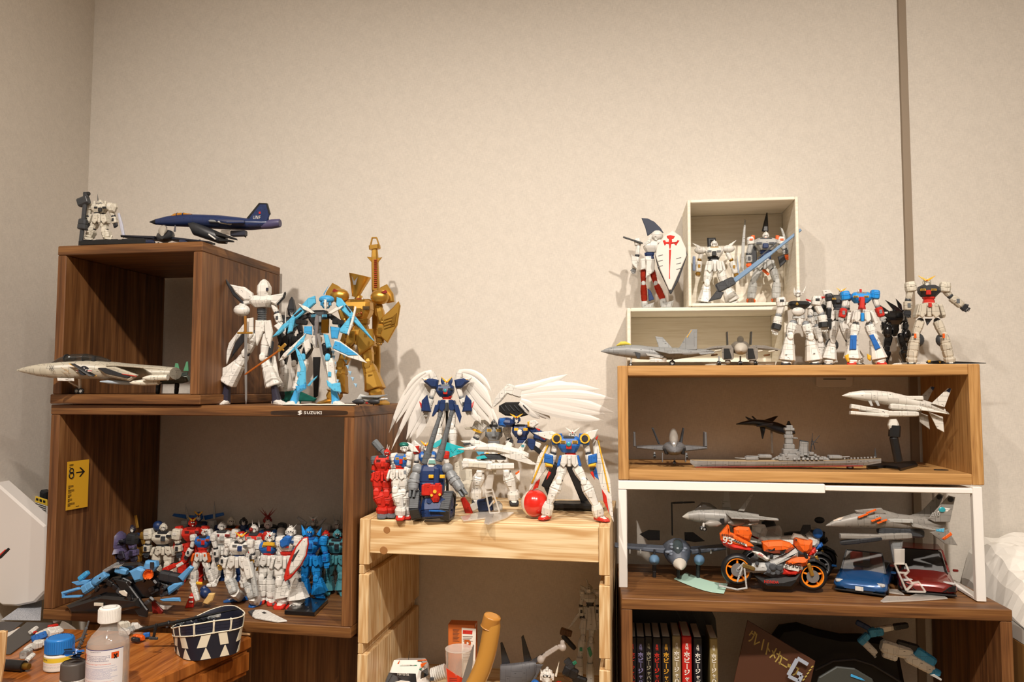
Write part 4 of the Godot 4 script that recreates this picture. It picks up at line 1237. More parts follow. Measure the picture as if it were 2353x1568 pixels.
func missile(x0: float, y0: float, dz0: float, x1: float, y1: float, dz1: float, r: float, k: String):
	lathe(J(x0, y0, dz0), J(x1, y1, dz1), [[0.0, 0.02], [0.06, 0.6], [0.15, 1.0], [0.92, 1.0, 1], [1.0, 0.7]], r * uu, 10)
	part("missile", C(k))

func left_figures():
	grid(470, 520, 3.564)
	var H := 1.1193
	# slim white robot
	begin("robot_figure", "slim white robot with navy ankles and one raised horn-like shoulder, leaning on a thin sword", "robot figure", 390, 1472, 0.235, H)
	robot({"c": {"m": "w", "c": "w", "a": "ch", "j": "dg", "h": "w", "face": "lg", "an": "dp", "f": "w", "hand": "w", "vent": "w", "kn": "w"}, "nomark": true, "plain": true, "noankle": true,
		"hd": [487, 555, 34], "ch": [475, 628, 190, 96], "wa": [470, 735, 74, 100], "hp": [478, 830, 150, 90], "aw": 52, "lw": 84, "shin": BELL, "skirt": false, "pads": false,
		"la": [[400, 620], [320, 640], [300, 700]], "ra": [[560, 640], [590, 720], [615, 800]],
		"ll": [[420, 890], [345, 1050], [190, 1300], [120, 1470]], "rl": [[520, 890], [490, 1080], [570, 1320], [650, 1470]]})
	bar("helmet", "w", [487, 590, 10], [492, 450, 0], 104, 110, [[0.0, 0.8, 0.8], [0.25, 0.95, 1.0], [0.6, 0.9, 1.0], [0.9, 0.5, 0.6], [1.0, 0.2, 0.3]])
	block("helmet_mark", "dp", 513, 528, 56, 20, 26, 8)
	slab("shoulder_horn", "w", [[215, 490], [330, 510], [395, 560], [400, 620], [330, 620], [260, 560]], 50, 10)
	slab("horn_edge", "ch", [[178, 445], [196, 470], [270, 575], [330, 640], [300, 640], [235, 580], [182, 480]], 26, 0)
	slab("shoulder_armour", "w", [[540, 580], [600, 570], [655, 560], [650, 600], [590, 660], [545, 640]], 46, 20)
	slab("armour_edge", "ch", [[600, 660], [650, 600], [662, 548], [655, 560], [645, 595], [590, 650]], 30, 26)
	orb("forearm_shell", "w", 305, 700, 30, 70, 50, 50)
	for k in 5:
		lathe(J(470, 708 + k * 16, 0), J(470, 716 + k * 16, 0), [[0.0, 34.0], [0.5, 38.0], [1.0, 34.0]], uu, 14)
		part("waist_ring", C("mg"))
	for s in [[[420, 780], [470, 790], [480, 880], [430, 990], [415, 890]], [[490, 790], [540, 780], [560, 880], [540, 1010], [500, 920]], [[340, 770], [400, 760], [400, 900], [360, 950], [330, 860]], [[570, 830], [610, 800], [650, 840], [610, 870]]]:
		slab("skirt_blade", "w", s, 30, 44)
	slab("cape_blade", "w", [[330, 800], [360, 830], [250, 960], [180, 1150], [163, 1120], [200, 970]], 14, -40)
	slab("cape_lining", "ch", [[340, 850], [370, 860], [320, 960], [240, 1060], [220, 1090], [250, 970]], 12, -30)
	slab("cape_blade", "w", [[560, 1060], [580, 1080], [625, 1320], [600, 1330], [540, 1180]], 14, -20)
	slab("shin_fin", "w", [[260, 1100], [180, 1160], [130, 1180], [80, 1295], [150, 1260], [130, 1290], [230, 1220]], 18, 14)
	slab("hip_panel", "ch", [[540, 940], [570, 960], [545, 1130], [520, 1060]], 14, 30)
	begin("toy_sword", "thin silver toy sword with a gold grip, standing upright in the slim white robot's hand", "toy sword", 335, 1468, 0.262, H)
	bar("blade", "si", [340, 1466], [337, 880], 26, 8, [[0.0, 0.1, 0.2], [0.08, 0.7, 0.8], [1.0, 1.0, 1.0]], 0.4)
	bar("cross_guard", "au", [270, 880], [392, 880], 16, 16, PLAIN)
	bar("grip", mat("9c6a2c", 0.4, 0.3), [335, 880], [334, 740], 20, 20, PLAIN)
	begin("toy_sword", "orange-brown toy sword with a gold hilt, slanting between the white and the blue robot", "toy sword", 330, 1215, 0.285)
	bar("blade", mat("a4581c", 0.35, 0.2), [328, 1218], [610, 1020], 17, 9, [[0.0, 0.3, 0.5], [0.05, 0.9, 1.0], [1.0, 1.0, 1.0]], 0.4)
	bar("grip", "au", [605, 1024], [665, 965], 24, 20, PLAIN)
	bar("cross_guard", "au", [605, 980], [650, 1020], 14, 12, PLAIN)
	# dark robot behind
	begin("robot_figure", "black robot with a tall peaked head, standing behind the slim white and blue robots", "robot figure", 690, 1440, 0.12, H)
	robot({"c": {"m": "k", "c": "ch", "a": "k", "j": "k", "f": "gt", "h": "ch", "sh": "w", "face": "g", "vent": "dg", "hand": "k", "kn": "w", "badge": "dg"}, "hd": [715, 700, 30], "ch": [705, 790, 130, 110], "wa": [700, 870, 80, 50], "hp": [700, 930, 130, 90], "aw": 54, "lw": 70, "small": true, "shin": SLIM,
		"la": [[640, 760], [620, 860], [640, 950]], "ra": [[770, 760], [790, 860], [780, 950]], "ll": [[660, 970], [650, 1110], [650, 1350], [640, 1430]], "rl": [[740, 970], [745, 1110], [755, 1350], [760, 1430]]})
	bar("helmet_peak", "ch", [715, 710], [716, 568], 62, 70, [[0.0, 0.8, 0.8], [0.3, 1.0, 1.0], [0.8, 0.55, 0.6], [1.0, 0.1, 0.2]])
	slab("cape", "k", [[890, 1060], [950, 1060], [930, 1380], [895, 1400]], 16, -30)
	slab("green_base", "gt", [[620, 1350], [760, 1330], [920, 1400], [900, 1425], [640, 1420]], 30, 20)
	# blue robot
	begin("robot_figure", "sky blue and black robot with long pointed shoulder blades, standing on white paper", "robot figure", 900, 1474, 0.25, H)
	robot({"c": {"m": "w", "c": "ch", "a": "g", "j": "k", "h": "lb", "face": "w", "sh": "w", "f": "w", "in": "w", "th": "k", "ua": "k", "fa": "sb", "hand": "k", "vent": "sb", "kn": "sb", "shp": "sb", "crest": "w", "an": "lb"}, "nomark": true, "noankle": true,
		"hd": [995, 640, 42], "ch": [940, 760, 160, 120], "wa": [930, 860, 80, 80], "hp": [920, 960, 130, 90], "aw": 52, "lw": 76, "skirt": false, "pads": false, "shin": [[0.0, 0.7, 0.8], [0.15, 1.0, 1.0], [0.5, 0.85, 0.9], [0.85, 0.9, 0.95], [1.0, 1.1, 1.1]],
		"la": [[850, 740], [770, 780], [700, 830]], "ra": [[1030, 745], [1110, 800], [1150, 860]],
		"ll": [[860, 990], [820, 1080], [765, 1340], [650, 1470]], "rl": [[985, 990], [1020, 1080], [1055, 1340], [1130, 1470]]})
	orb("helmet_shell", "lb", 1000, 610, 10, 66, 36, 50)
	slab("shoulder_blade", "sb", [[850, 600], [905, 580], [912, 640], [760, 770], [610, 900], [555, 920], [640, 820], [700, 770]], 34, 30)
	slab("shoulder_blade", "sb", [[1085, 590], [1120, 600], [1230, 740], [1390, 950], [1360, 930], [1200, 770], [1080, 660]], 34, 30)
	slab("blade_slot", "ch", [[790, 690], [800, 700], [740, 750], [730, 740]], 8, 50)
	slab("blade_slot", "ch", [[1150, 660], [1160, 655], [1200, 710], [1190, 716]], 8, 50)
	slab("spike_blade", "w", [[768, 642], [840, 670], [905, 720], [880, 725], [810, 690]], 16, 60)
	slab("spike_blade", "w", [[1142, 658], [1070, 680], [1005, 725], [1040, 728], [1110, 690]], 16, 60)
	slab("face_spike", "w", [[978, 610], [1000, 610], [992, 700], [985, 700]], 16, 70)
	bar("antenna", "lb", [975, 570], [1018, 492], 8, 8, SPIKE)
	slab("forearm_shield", "sb", [[700, 770], [745, 760], [720, 870], [680, 890]], 26, 50)
	slab("forearm_blade", "w", [[1232, 665], [1245, 672], [1220, 790], [1180, 905], [1168, 890], [1205, 770]], 16, 60)
	slab("forearm_shield", "sb", [[1150, 800], [1200, 740], [1180, 900], [1110, 880], [1110, 850]], 26, 40)
	bar("slim_pole", "w", [660, 880, 40], [667, 640, 40], 9, 9, SPIKE)
	for x in [790, 1090]: bar("arm_frame", "k", [x - 40, 790, 40], [x + 50, 800, 40], 44, 40, LIMB)
	block("chest_gem", mat("7a5416", 0.15, 0.7), 988, 830, 80, 62, 112, 26, null, 0.2)
	bar("staff", mat("8a8688", 0.25, 0.4), [915, 1000, 80], [920, 740, 80], 36, 26, [[0.0, 0.2, 0.3], [0.4, 0.6, 0.7], [0.8, 1.0, 1.0], [1.0, 0.6, 0.6]])
	bar("staff_blade", mat("a5a3a2", 0.25, 0.5), [990, 1200, 84], [930, 890, 84], 26, 14, [[0.0, 0.1, 0.2], [0.3, 0.6, 0.7], [1.0, 1.0, 1.0]])
	slab("skirt_fin", "w", [[835, 880], [820, 960], [650, 1100], [608, 1115], [650, 1050], [760, 950]], 16, 54)
	slab("skirt_fin_face", "sb", [[832, 890], [815, 955], [680, 1070], [770, 955]], 20, 58)
	slab("skirt_fin", "w", [[1060, 940], [1110, 950], [1250, 1050], [1330, 1130], [1180, 1085], [1060, 1030]], 16, 54)
	slab("skirt_fin_face", "lb", [[1070, 950], [1110, 960], [1260, 1066], [1180, 1070], [1050, 1010]], 20, 58)
	slab("skirt_panel", "lb", [[815, 830], [880, 830], [880, 900], [815, 890]], 18, 50)
	slab("skirt_panel", "lb", [[1030, 830], [1110, 840], [1090, 930], [1040, 930]], 18, 20)
	slab("front_skirt", "w", [[810, 960], [860, 930], [870, 1010], [830, 1060]], 26, 70)
	slab("front_skirt", "sb", [[975, 890], [1010, 900], [1040, 1000], [1000, 1010]], 26, 70)
	slab("shin_face", "sb", [[740, 990], [785, 1050], [830, 1170], [830, 1290], [800, 1340], [755, 1300], [790, 1180]], 26, 70)
	slab("shin_face", "sb", [[1000, 1270], [1040, 1300], [1110, 1290], [1120, 1370], [1060, 1360], [1010, 1320]], 26, 70)
	slab("heel_blade", "sb", [[835, 1320], [870, 1280], [925, 1232], [918, 1250], [880, 1290], [860, 1320]], 18, 30)
	slab("cuff", "lb", [[750, 1320], [830, 1290], [830, 1340], [760, 1380]], 50, 60)
	for c in [[[1050, 1040], [1060, 1120], [1100, 1370]], [[1140, 1070], [1170, 1180], [1235, 1310]]]:
		for k in 6:
			var t := k / 5.0
			var p: Vector2 = xy(c[0]).lerp(xy(c[1]), t).lerp(xy(c[1]).lerp(xy(c[2]), t), t)
			slab("tail_link", mat("8fb4cf", 0.35), [[p.x - 14, p.y - 14], [p.x + 16, p.y - 10], [p.x + 6, p.y + 22]], 14, -20)
	begin("paper_sheet", "crumpled white paper sheet lying under the sky blue robot's feet", "paper", 940, 1482, 0.26, H + 0.0005)
	var rings := []
	for i in 9:
		var r := PackedVector3Array()
		var x := 640.0 + i * 75.0
		var hh := (3.0 + 9.0 * rng.randf()) if i % 2 == 1 else 1.5
		r.append(G(x, 165 - rng.randf() * 20.0, hh * 0.4)); r.append(G(x, -190 + rng.randf() * 30.0, hh)); r.append(G(x, -190, hh + 2.0)); r.append(G(x, 60, hh + 4.0)); r.append(G(x, 165, hh * 0.4 + 2.0))
		rings.append(r)
	loft(rings)
	part("sheet", mat("e9e4d8", 0.8))
	# gold robot
	begin("robot_figure", "large metallic gold robot with a funnel-shaped head collar, near the pine frame", "robot figure", 1290, 1448, 0.17, H)
	robot({"c": {"m": "au", "c": "au", "a": "ad", "vent": "ad", "j": "ad", "badge": "ad", "hand": "ad", "face": "ad", "eye": "r", "chin": "au", "ap": "ad", "shp": "ad"},
		"hd": [1265, 585, 34], "ch": [1260, 680, 240, 170], "wa": [1280, 800, 140, 90], "hp": [1260, 900, 210, 120], "aw": 78, "lw": 104, "shin": BELL, "pads": false,
		"la": [[1120, 650], [1150, 760], [1180, 850]], "ra": [[1430, 650], [1460, 780], [1440, 900]],
		"ll": [[1190, 960], [1130, 1120], [1090, 1350], [930, 1440, 60]], "rl": [[1320, 960], [1350, 1110], [1400, 1330], [1490, 1440, 60]], "pack": 1.0})
	lathe(J(1236, 570, 20), J(1275, 390, 30), [[0.0, 30.0], [0.1, 34.0], [0.6, 66.0], [0.98, 92.0], [1.0, 92.0, 1], [0.99, 84.0], [0.7, 62.0], [0.3, 20.0]], uu, 22)
	part("head_collar", C("au"))
	slab("collar_emblem", "si", [[1205, 400], [1225, 440], [1255, 405], [1238, 470], [1220, 470]], 6, 120)
	for s in [[1090, 550, -1.0], [1455, 560, 1.0]]:
		var x: float = s[0]; var y: float = s[1]; var d: float = s[2]
		orb("shoulder_dome", "au", x + 18 * -d, y + 10, 30, 80, 62, 70)
		slab("shoulder_fan", "au", [[x - d * 60, y - 20], [x - d * 10, y - 70], [x + d * 40, y - 95], [x + d * 90, y - 20], [x + d * 100, y + 50], [x + d * 40, y + 60]], 40, -20)
		slab("shoulder_mark", "dr", [[x - d * 10, y - 30], [x + d * 30, y - 50], [x + d * 44, y - 26], [x + d * 16, y - 18]], 10, 84)
	slab("forearm_shield", "au", [[1590, 605], [1605, 640], [1580, 800], [1500, 945], [1440, 890], [1470, 800], [1450, 740], [1540, 660]], 30, 40)
	slab("shield_ridge", "ad", [[1540, 730], [1575, 700], [1560, 790], [1525, 800]], 10, 58)
	for k in 4: bar("shield_rib", "ad", [1470, 830 - k * 24, 58], [1560, 800 - k * 24, 58], 7, 8, PLAIN)
	slab("side_skirt_plate", "au", [[1270, 830], [1380, 830], [1390, 960], [1270, 1050], [1250, 960]], 34, 70)
	for k in 9:
		var a := PI * 0.5 + k * 0.32
		lathe(J(1290 + cos(a) * 54, 740 - sin(a) * 40, 90), J(1290 + cos(a + 0.26) * 54, 740 - sin(a + 0.26) * 40, 90), [[0.0, 12.0], [0.5, 14.0], [1.0, 12.0]], uu, 10)
		part("hose_ring", mat("9a4a2a", 0.3, 0.6))
	bar("shin_fin", "au", [1300, 1100, 60], [1320, 1250, 60], 26, 20, BLADE)
	begin("toy_rifle", "very long gold toy launcher standing behind the gold robot's shoulder", "toy weapon", 1410, 1440, 0.12, H)
	bar("shaft", "au", [1410, 1438], [1403, 500], 70, 60, [[0.0, 0.8, 0.8], [0.3, 0.8, 0.8], [0.31, 0.9, 0.9], [1.0, 0.8, 0.8]])
	bar("barrel", "au", [1403, 510], [1394, 170], 62, 56, [[0.0, 1.0, 1.0], [0.8, 0.86, 0.86], [1.0, 0.7, 0.7]])
	bar("muzzle_block", "au", [1395, 175], [1392, 140], 90, 60, PLAIN)
	for s in [[[1352, 160], [1440, 160]], [[1372, 80], [1412, 80]]]: bar("frame_bar", "au", [s[0][0], s[0][1]], [s[1][0], s[1][1]], 12, 20, PLAIN)
	bar("frame_bar", "au", [1356, 160], [1374, 80], 10, 20, PLAIN)
	bar("frame_bar", "au", [1436, 160], [1410, 80], 10, 20, PLAIN)
	bar("frame_bar", "ad", [1375, 142], [1412, 142], 10, 20, PLAIN)
	slab("side_fin", "au", [[1330, 236], [1372, 240], [1372, 284]], 16, 10)
	slab("side_fin", "au", [[1455, 240], [1420, 244], [1420, 284]], 16, 10)
	for k in 14: block("barrel_rib", mat("a03a22", 0.35), 1400, 262 + k * 17, 32, 26, 8, 10, null, 0.1)
	small_jet_front()
	cube_top()
	cube_inside()
	sticker()

func small_jet_front():
	begin("jet_model", "tiny grey jet with dark pods, on the shelf edge by the gold robot's foot", "aircraft model", 1320, 1468, 0.285, 1.1193)
	hull("fuselage", "lg", [[1245, 1415, 1425, 20, 4], [1275, 1370, 1430, 10, 18], [1330, 1385, 1440, 0, 24], [1420, 1400, 1430, 0, 20], [1500, 1405, 1420, 0, 6]])
	slab("wing", "g", [[1280, 1395, 40], [1340, 1386, -40], [1500, 1380, -50], [1420, 1400, 50]], 8)
	for x in [1260, 1385]:
		hull("pod", "ch", [[x - 50, 1430, 1440, 60, 6], [x - 20, 1415, 1455, 60, 20], [x + 30, 1415, 1455, 60, 20], [x + 46, 1420, 1450, 60, 14]])
		bar("leg", "dg", [x, 1440, 50], [x, 1466, 50], 10, 10, PLAIN)
	block("nozzle", "dr", 1330, 1446, 60, 22, 16, 16)

func cube_top():
	grid(100, 400, 2.8)
	var H := 1.4144
	begin("black_plinth", "flat black display base on top of the small walnut bookcase", "display stand", 430, 447, 0.283, H)
	plate([G(225, 60, 22), G(225, -100, 22), G(640, -100, 22), G(670, 60, 22)], Vector3.UP, 34 * uu, 0.15)
	part("plate", C("k"))
	for k in 5: 
		plate([G(250 + k * 84, 40, 42), G(250 + k * 84, -70, 42), G(310 + k * 84, -70, 42), G(310 + k * 84, 40, 42)], Vector3.UP, 8 * uu)
		part("raised_pad", C("ch"))
	begin("robot_figure", "small off-white robot on the black base on the top shelf, beside an upright launcher", "robot figure", 355, 398, 0.283, H + 46 * 0.00028)
	robot({"c": {"m": "iv", "c": "iv", "a": "ch", "j": "ch", "h": "iv", "f": "iv", "hand": "ch", "vent": "ch", "badge": "iv", "face": "g", "crest": "iv", "chin": "iv"}, "hd": [367, 152, 17], "ch": [365, 190, 100, 62], "wa": [362, 226, 66, 26], "hp": [360, 252, 96, 56], "aw": 36, "lw": 50, "pad": 1.1,
		"la": [[302, 185], [290, 240], [286, 285]], "ra": [[430, 185], [452, 240], [462, 285]], "ll": [[335, 280], [322, 320], [296, 375], [292, 398]], "rl": [[388, 280], [402, 330], [415, 380], [420, 398]], "pack": 0.9})
	bar("antenna", "dg", [352, 140], [349, 94], 5, 5, SPIKE)
	for x in [330, 400]: bar("backpack_gun", "iv", [x, 175, -20], [x, 142, -20], 14, 14, PLAIN)
	slab("shoulder_armour", "iv", [[415, 175], [470, 155], [474, 180], [462, 212], [425, 212]], 34, 12)
	slab("arm_shield", mat("b9bccb", 0.4), [[478, 222], [490, 216], [512, 290], [524, 360], [514, 378], [500, 330]], 14, 10)
	begin("toy_launcher", "dark grey toy launcher standing upright at the corner of the top shelf", "toy weapon", 238, 440, 0.297, H)
	bar("tube", "dg", [238, 440], [277, 92], 24, 24, [[0.0, 1.0, 1.0], [0.9, 1.1, 1.1], [0.91, 1.4, 1.4], [1.0, 1.4, 1.4]], 0.29)
	bar("magazine", "dg", [228, 160], [290, 135], 56, 40, PLAIN)
	bar("breech_block", "dg", [250, 330], [258, 262], 56, 44, LIMB)
	bar("sight", "k", [262, 100], [296, 98], 22, 24, PLAIN)
	bar("grip", "k", [268, 330, 8], [284, 330, 8], 12, 12, PLAIN)
	# dark jet seen from the front
	begin("jet_model", "small dark navy jet seen from the front with a pale canopy, on the top shelf", "aircraft model", 790, 443, 0.29, H)
	nose_hull("fuselage", "ch", [[90, 765, 400, 4, 4], [60, 768, 395, 26, 20], [20, 776, 388, 54, 36], [-40, 785, 385, 66, 44], [-120, 800, 380, 50, 36], [-180, 805, 376, 30, 24]])
	nose_hull("canopy", mat("a9a296", 0.2, 0.0, 0.6), [[70, 764, 372, 12, 12], [40, 766, 350, 30, 32], [0, 772, 345, 30, 34], [-40, 780, 352, 18, 20]])
	for s in [[[740, 392], [520, 384], [525, 396], [735, 412]], [[830, 394], [1085, 424], [1085, 434], [830, 415]]]: slab("wing", mat("20222c", 0.4), s, 90, -30, null, 0.06)
	slab("tail_fin", mat("5c5a60", 0.4), [[838, 355], [846, 314], [852, 318], [850, 356]], 10, -90)
	for x in [686, 900]: hull("fuel_pod", mat("252c44", 0.35), [[x - 26, 420, 426, 40, 4], [x - 18, 406, 440, 30, 18], [x + 20, 408, 442, 0, 18], [x + 30, 418, 434, 0, 8]])
	for x in [514, 1090]: missile(x - 16, x * 0.08 + 344, 50, x + 12, x * 0.08 + 346, -20, 6, "k")
	for x in [740, 840]: bar("landing_leg", "k", [x, 425, 0], [x, 443, 0], 10, 10, PLAIN)
	# blue side-view fighter
	begin("jet_model", "dark blue fighter jet with an amber canopy, seen from the side on a clear stand", "aircraft model", 1060, 446, 0.235, H)
	var nv := lined("24335c", 0.32)
	var body := hull("fuselage", nv, [[686, 264, 268, 80, 3], [730, 246, 284, 78, 17], [800, 228, 292, 72, 30], [880, 218, 296, 66, 40], [960, 216, 300, 58, 48], [1040, 218, 306, 50, 56], [1130, 222, 312, 40, 62], [1230, 232, 316, 30, 60], [1330, 244, 318, 20, 54], [1420, 250, 310, 8, 46], [1480, 252, 298, 0, 36]])
	hull("nose_cone", "k", [[684, 264, 268, 80, 3], [708, 254, 278, 79.5, 12], [728, 246, 285, 78.5, 17.5]], body)
	hull("canopy", mat("b5781c", 0.1, 0.0, 0.9), [[822, 226, 236, 76, 10], [850, 210, 236, 74, 20], [890, 206, 232, 70, 24], [930, 210, 226, 66, 18], [956, 214, 222, 62, 8]], body)
	for x in [868, 906]: hull("canopy_frame", nv, [[x - 2, 206, 236, 72, 25], [x + 2, 206, 236, 72, 25]], body)
	for n in [20, -50]:
		hull("engine_nozzle", mat("4a4668", 0.4), [[1410, 262, 312, n, 26], [1470, 248, 310, n - 4, 30], [1520, 246, 300, n - 8, 28], [1524, 250, 296, n - 8, 24]])
	var fin := slab("tail_fin", nv, [[1312, 248], [1398, 148], [1440, 150], [1458, 215], [1440, 262], [1400, 268]], 14, 34)
	slab("fin_edge", "k", [[1306, 248], [1390, 144], [1442, 146], [1462, 216], [1452, 216], [1436, 154], [1396, 154], [1322, 250]], 17, 34, fin, 0.1)
	words("fin_lettering", "UNF", 20 * uu, J(1372, 236, 43), C("w"), fin, Basis(Vector3.BACK, -0.04))
	block("fin_mark", "r", 1392, 206, 43, 12, 14, 3, fin)
	slab("tail_fin", nv, [[1330, 250], [1410, 160], [1446, 166], [1450, 256]], 12, -70)
	slab("wing", nv, [[1010, 236, 60], [1300, 256, 40], [1290, 268, 120], [1180, 270, 150]], 12)
	slab("wing", nv, [[1010, 236, -20], [1300, 250, -40], [1290, 250, -140], [1160, 246, -150]], 12)
	missile(1060, 258, 110, 1150, 262, 100, 8, "g")
	missile(1120, 262, 120, 1210, 278, 110, 9, "lg")
	hull("leg_pod", "ch", [[935, 270, 284, 90, 10], [970, 264, 350, 90, 30], [1060, 300, 380, 80, 36], [1130, 330, 404, 70, 28], [1180, 360, 408, 66, 16]])
	slab("pod_blade", "k", [[1100, 320], [1245, 372], [1248, 384], [1110, 350]], 16, 100)
	slab("pod_blade", "k", [[1120, 366], [1225, 386], [1228, 396], [1130, 392]], 16, 90)
	slab("pod_trim", "w", [[1066, 340], [1110, 372], [1106, 380], [1062, 350]], 20, 110)
	block("pod_box", mat("2a2e3c", 0.4), 1258, 340, 50, 100, 36, 40)
	bar("pod_hook", "k", [1290, 340, 50], [1304, 368, 50], 20, 20, SPIKE)
	slab("clear_block", clear_mat("efe8da", 0.4), [[1150, 318], [1210, 318], [1200, 345], [1140, 345]], 50, 30)
	bar("stand_arm", "k", [1000, 380, 70], [1024, 445, 50], 18, 20, PLAIN)
	plate([G(950, 60, 3), G(950, -60, 3), G(1110, -60, 3), G(1110, 60, 3)], Vector3.UP, 6 * uu)
	part("stand_foot", clear_mat("efe8da", 0.4))

func star(n: String, m: Material, c: Vector3, r: float, parent: Node3D):
	var pts := []
	for i in 10:
		var a := PI / 2 + i * PI / 5
		var q := r if i % 2 == 0 else r * 0.4
		pts.append(c + Vector3(cos(a) * q, sin(a) * q, 0))
	plate(pts, Vector3.BACK, 0.0006, 0.1)
	part(n, m, parent)

func cube_inside():
	grid(100, 400, 2.8)
	var H := 1.1384
	begin("jet_model", "pale grey fighter with black and gold band, nose poking out of small bookcase", "aircraft model", 232, 1412, 0.295, H)
	var gr := lined("bdb6a4", 0.4)
	var body := hull("fuselage", gr, [[-172, 1256, 1262, 260, 3], [-120, 1238, 1276, 245, 18], [-40, 1222, 1294, 220, 34], [40, 1212, 1306, 190, 44], [120, 1204, 1312, 156, 50], [240, 1196, 1314, 90, 56], [340, 1196, 1316, 36, 70], [460, 1206, 1330, -30, 90], [600, 1220, 1336, -70, 96], [740, 1230, 1330, -110, 90], [850, 1240, 1320, -140, 70]])
	hull("canopy", clear_mat("3a3834", 0.55, 0.05), [[40, 1216, 1222, 188, 8], [110, 1176, 1220, 160, 24], [190, 1154, 1214, 120, 32], [280, 1152, 1206, 70, 32], [370, 1170, 1202, 24, 26], [430, 1192, 1202, 0, 10]], body)
	for x in [[150, 140], [268, 76]]: hull("canopy_frame", "ch", [[x[0] - 3, 1156, 1210, x[1], 33], [x[0] + 3, 1155, 1210, x[1], 33]], body)
	for x in [190, 320]:
		bar("seat", "ch", [x, 1212, 190 - x * 0.42], [x + 6, 1170, 190 - x * 0.42], 26, 30, PLAIN, 0.22, body)
	slab("gold_band", "y", [[160, 1216, 180], [196, 1216, 164], [345, 1296, 104], [310, 1300, 120]], 6, 4, body, 0.1)
	slab("black_band", "k", [[172, 1216, 176], [200, 1216, 164], [338, 1290, 108], [320, 1300, 116], [290, 1296, 130]], 7, 6, body, 0.1)
	lathe(J(260, 1262, 132), J(260, 1262, 142), [[0.0, 30.0], [1.0, 30.0]], uu, 20)
	part("roundel", mat("22242c"), body)
	star("roundel_star", C("w"), J(260, 1262, 144), 25 * uu, body)
	for x in [222, 298]: block("roundel_bar", "w", x, 1262, 142, 28, 16, 5, body)
	for x in [222, 298]: block("roundel_stripe", "r", x, 1262, 144, 28, 4, 5, body)
	words("nose_number", "200", 25 * uu, J(52, 1244, 232), C("dg"), body, Basis(Vector3.UP, -0.42))
	slab("nose_mark", "y", [[110, 1240, 208], [140, 1258, 196], [175, 1282, 178], [130, 1278, 200], [165, 1262, 184], [128, 1250, 202]], 5, 4, body, 0.1)
	slab("intake", gr, [[345, 1240], [470, 1236], [620, 1290], [560, 1330], [420, 1300]], 40, 60)
	slab("intake_mouth", "ch", [[350, 1244], [400, 1244], [560, 1300], [540, 1310], [400, 1280]], 8, 84)
	slab("red_line", "r", [[500, 1280], [600, 1296], [600, 1301], [498, 1286]], 8, 84)
	slab("wing_glove", gr, [[400, 1222, 60], [620, 1240, 120], [760, 1250, 60], [620, 1236, -20]], 10)
	for x in [[560, 1340, 640], [640, 1310, 700]]:
		hull("missile_nose", "iv", [[x[0] - 4, x[1] - 3, x[1] + 3, 110, 3], [x[0] + 20, x[1] - 14, x[1] + 12, 104, 13], [x[2], x[1] - 22, x[1] + 18, 80, 18], [x[2] + 100, x[1] - 24, x[1] + 14, 40, 18]])
	hull("belly_tank", mat("a9b7c4", 0.4), [[365, 1328, 1336, 50, 4], [420, 1322, 1346, 40, 14], [520, 1324, 1354, 20, 16], [640, 1330, 1356, -10, 14]])
	bar("nose_gear", "w", [232, 1312, 50], [236, 1390, 10], 16, 14, PLAIN)
	bar("gear_strut", "w", [165, 1334, 100], [228, 1368, 12], 8, 8, PLAIN)
	slab("gear_door", "w", [[88, 1308, 190], [196, 1310, 130], [198, 1330, 130], [90, 1328, 190]], 6, 0)
	wheel(216, 1393, 20, 19, 12, false); wheel(242, 1393, 34, 19, 12, false)
	begin("jet_model", "green camouflaged jet tucked behind the pale grey fighter in the small bookcase", "aircraft model", 800, 1408, 0.2, H)
	hull("fuselage", lined("8d958a", 0.4), [[560, 1330, 1336, 40, 4], [620, 1300, 1340, 30, 20], [720, 1270, 1345, 10, 36], [820, 1262, 1345, 0, 40], [900, 1270, 1340, -10, 34], [930, 1290, 1330, -10, 24]])
	for p in [[700, 1276, 40, 26], [780, 1270, 50, 20], [850, 1280, 44, 24], [740, 1310, 46, 18]]:
		ball(J(p[0], p[1], 24), p[2] * uu, p[3] * uu, 22 * uu)
		part("camouflage_patch", mat("3f7a5a", 0.4))
	slab("tail_fin", mat("5d9a74", 0.4), [[838, 1260], [850, 1210], [866, 1212], [878, 1262]], 10, 20)
	slab("tail_fin", mat("5d9a74", 0.4), [[900, 1262], [920, 1200], [930, 1200], [934, 1262]], 10, -10)
	slab("wing", mat("3c4540", 0.4), [[700, 1300, 60], [930, 1270, 40], [930, 1285, 110], [740, 1330, 120]], 10)
	missile(760, 1300, 120, 850, 1306, 110, 10, "w")
	missile(700, 1330, 110, 760, 1334, 100, 9, "w")
	for x in [740, 860]: bar("landing_leg", "k", [x, 1340, 0], [x - 6, 1408, 0], 26, 20, LIMB)

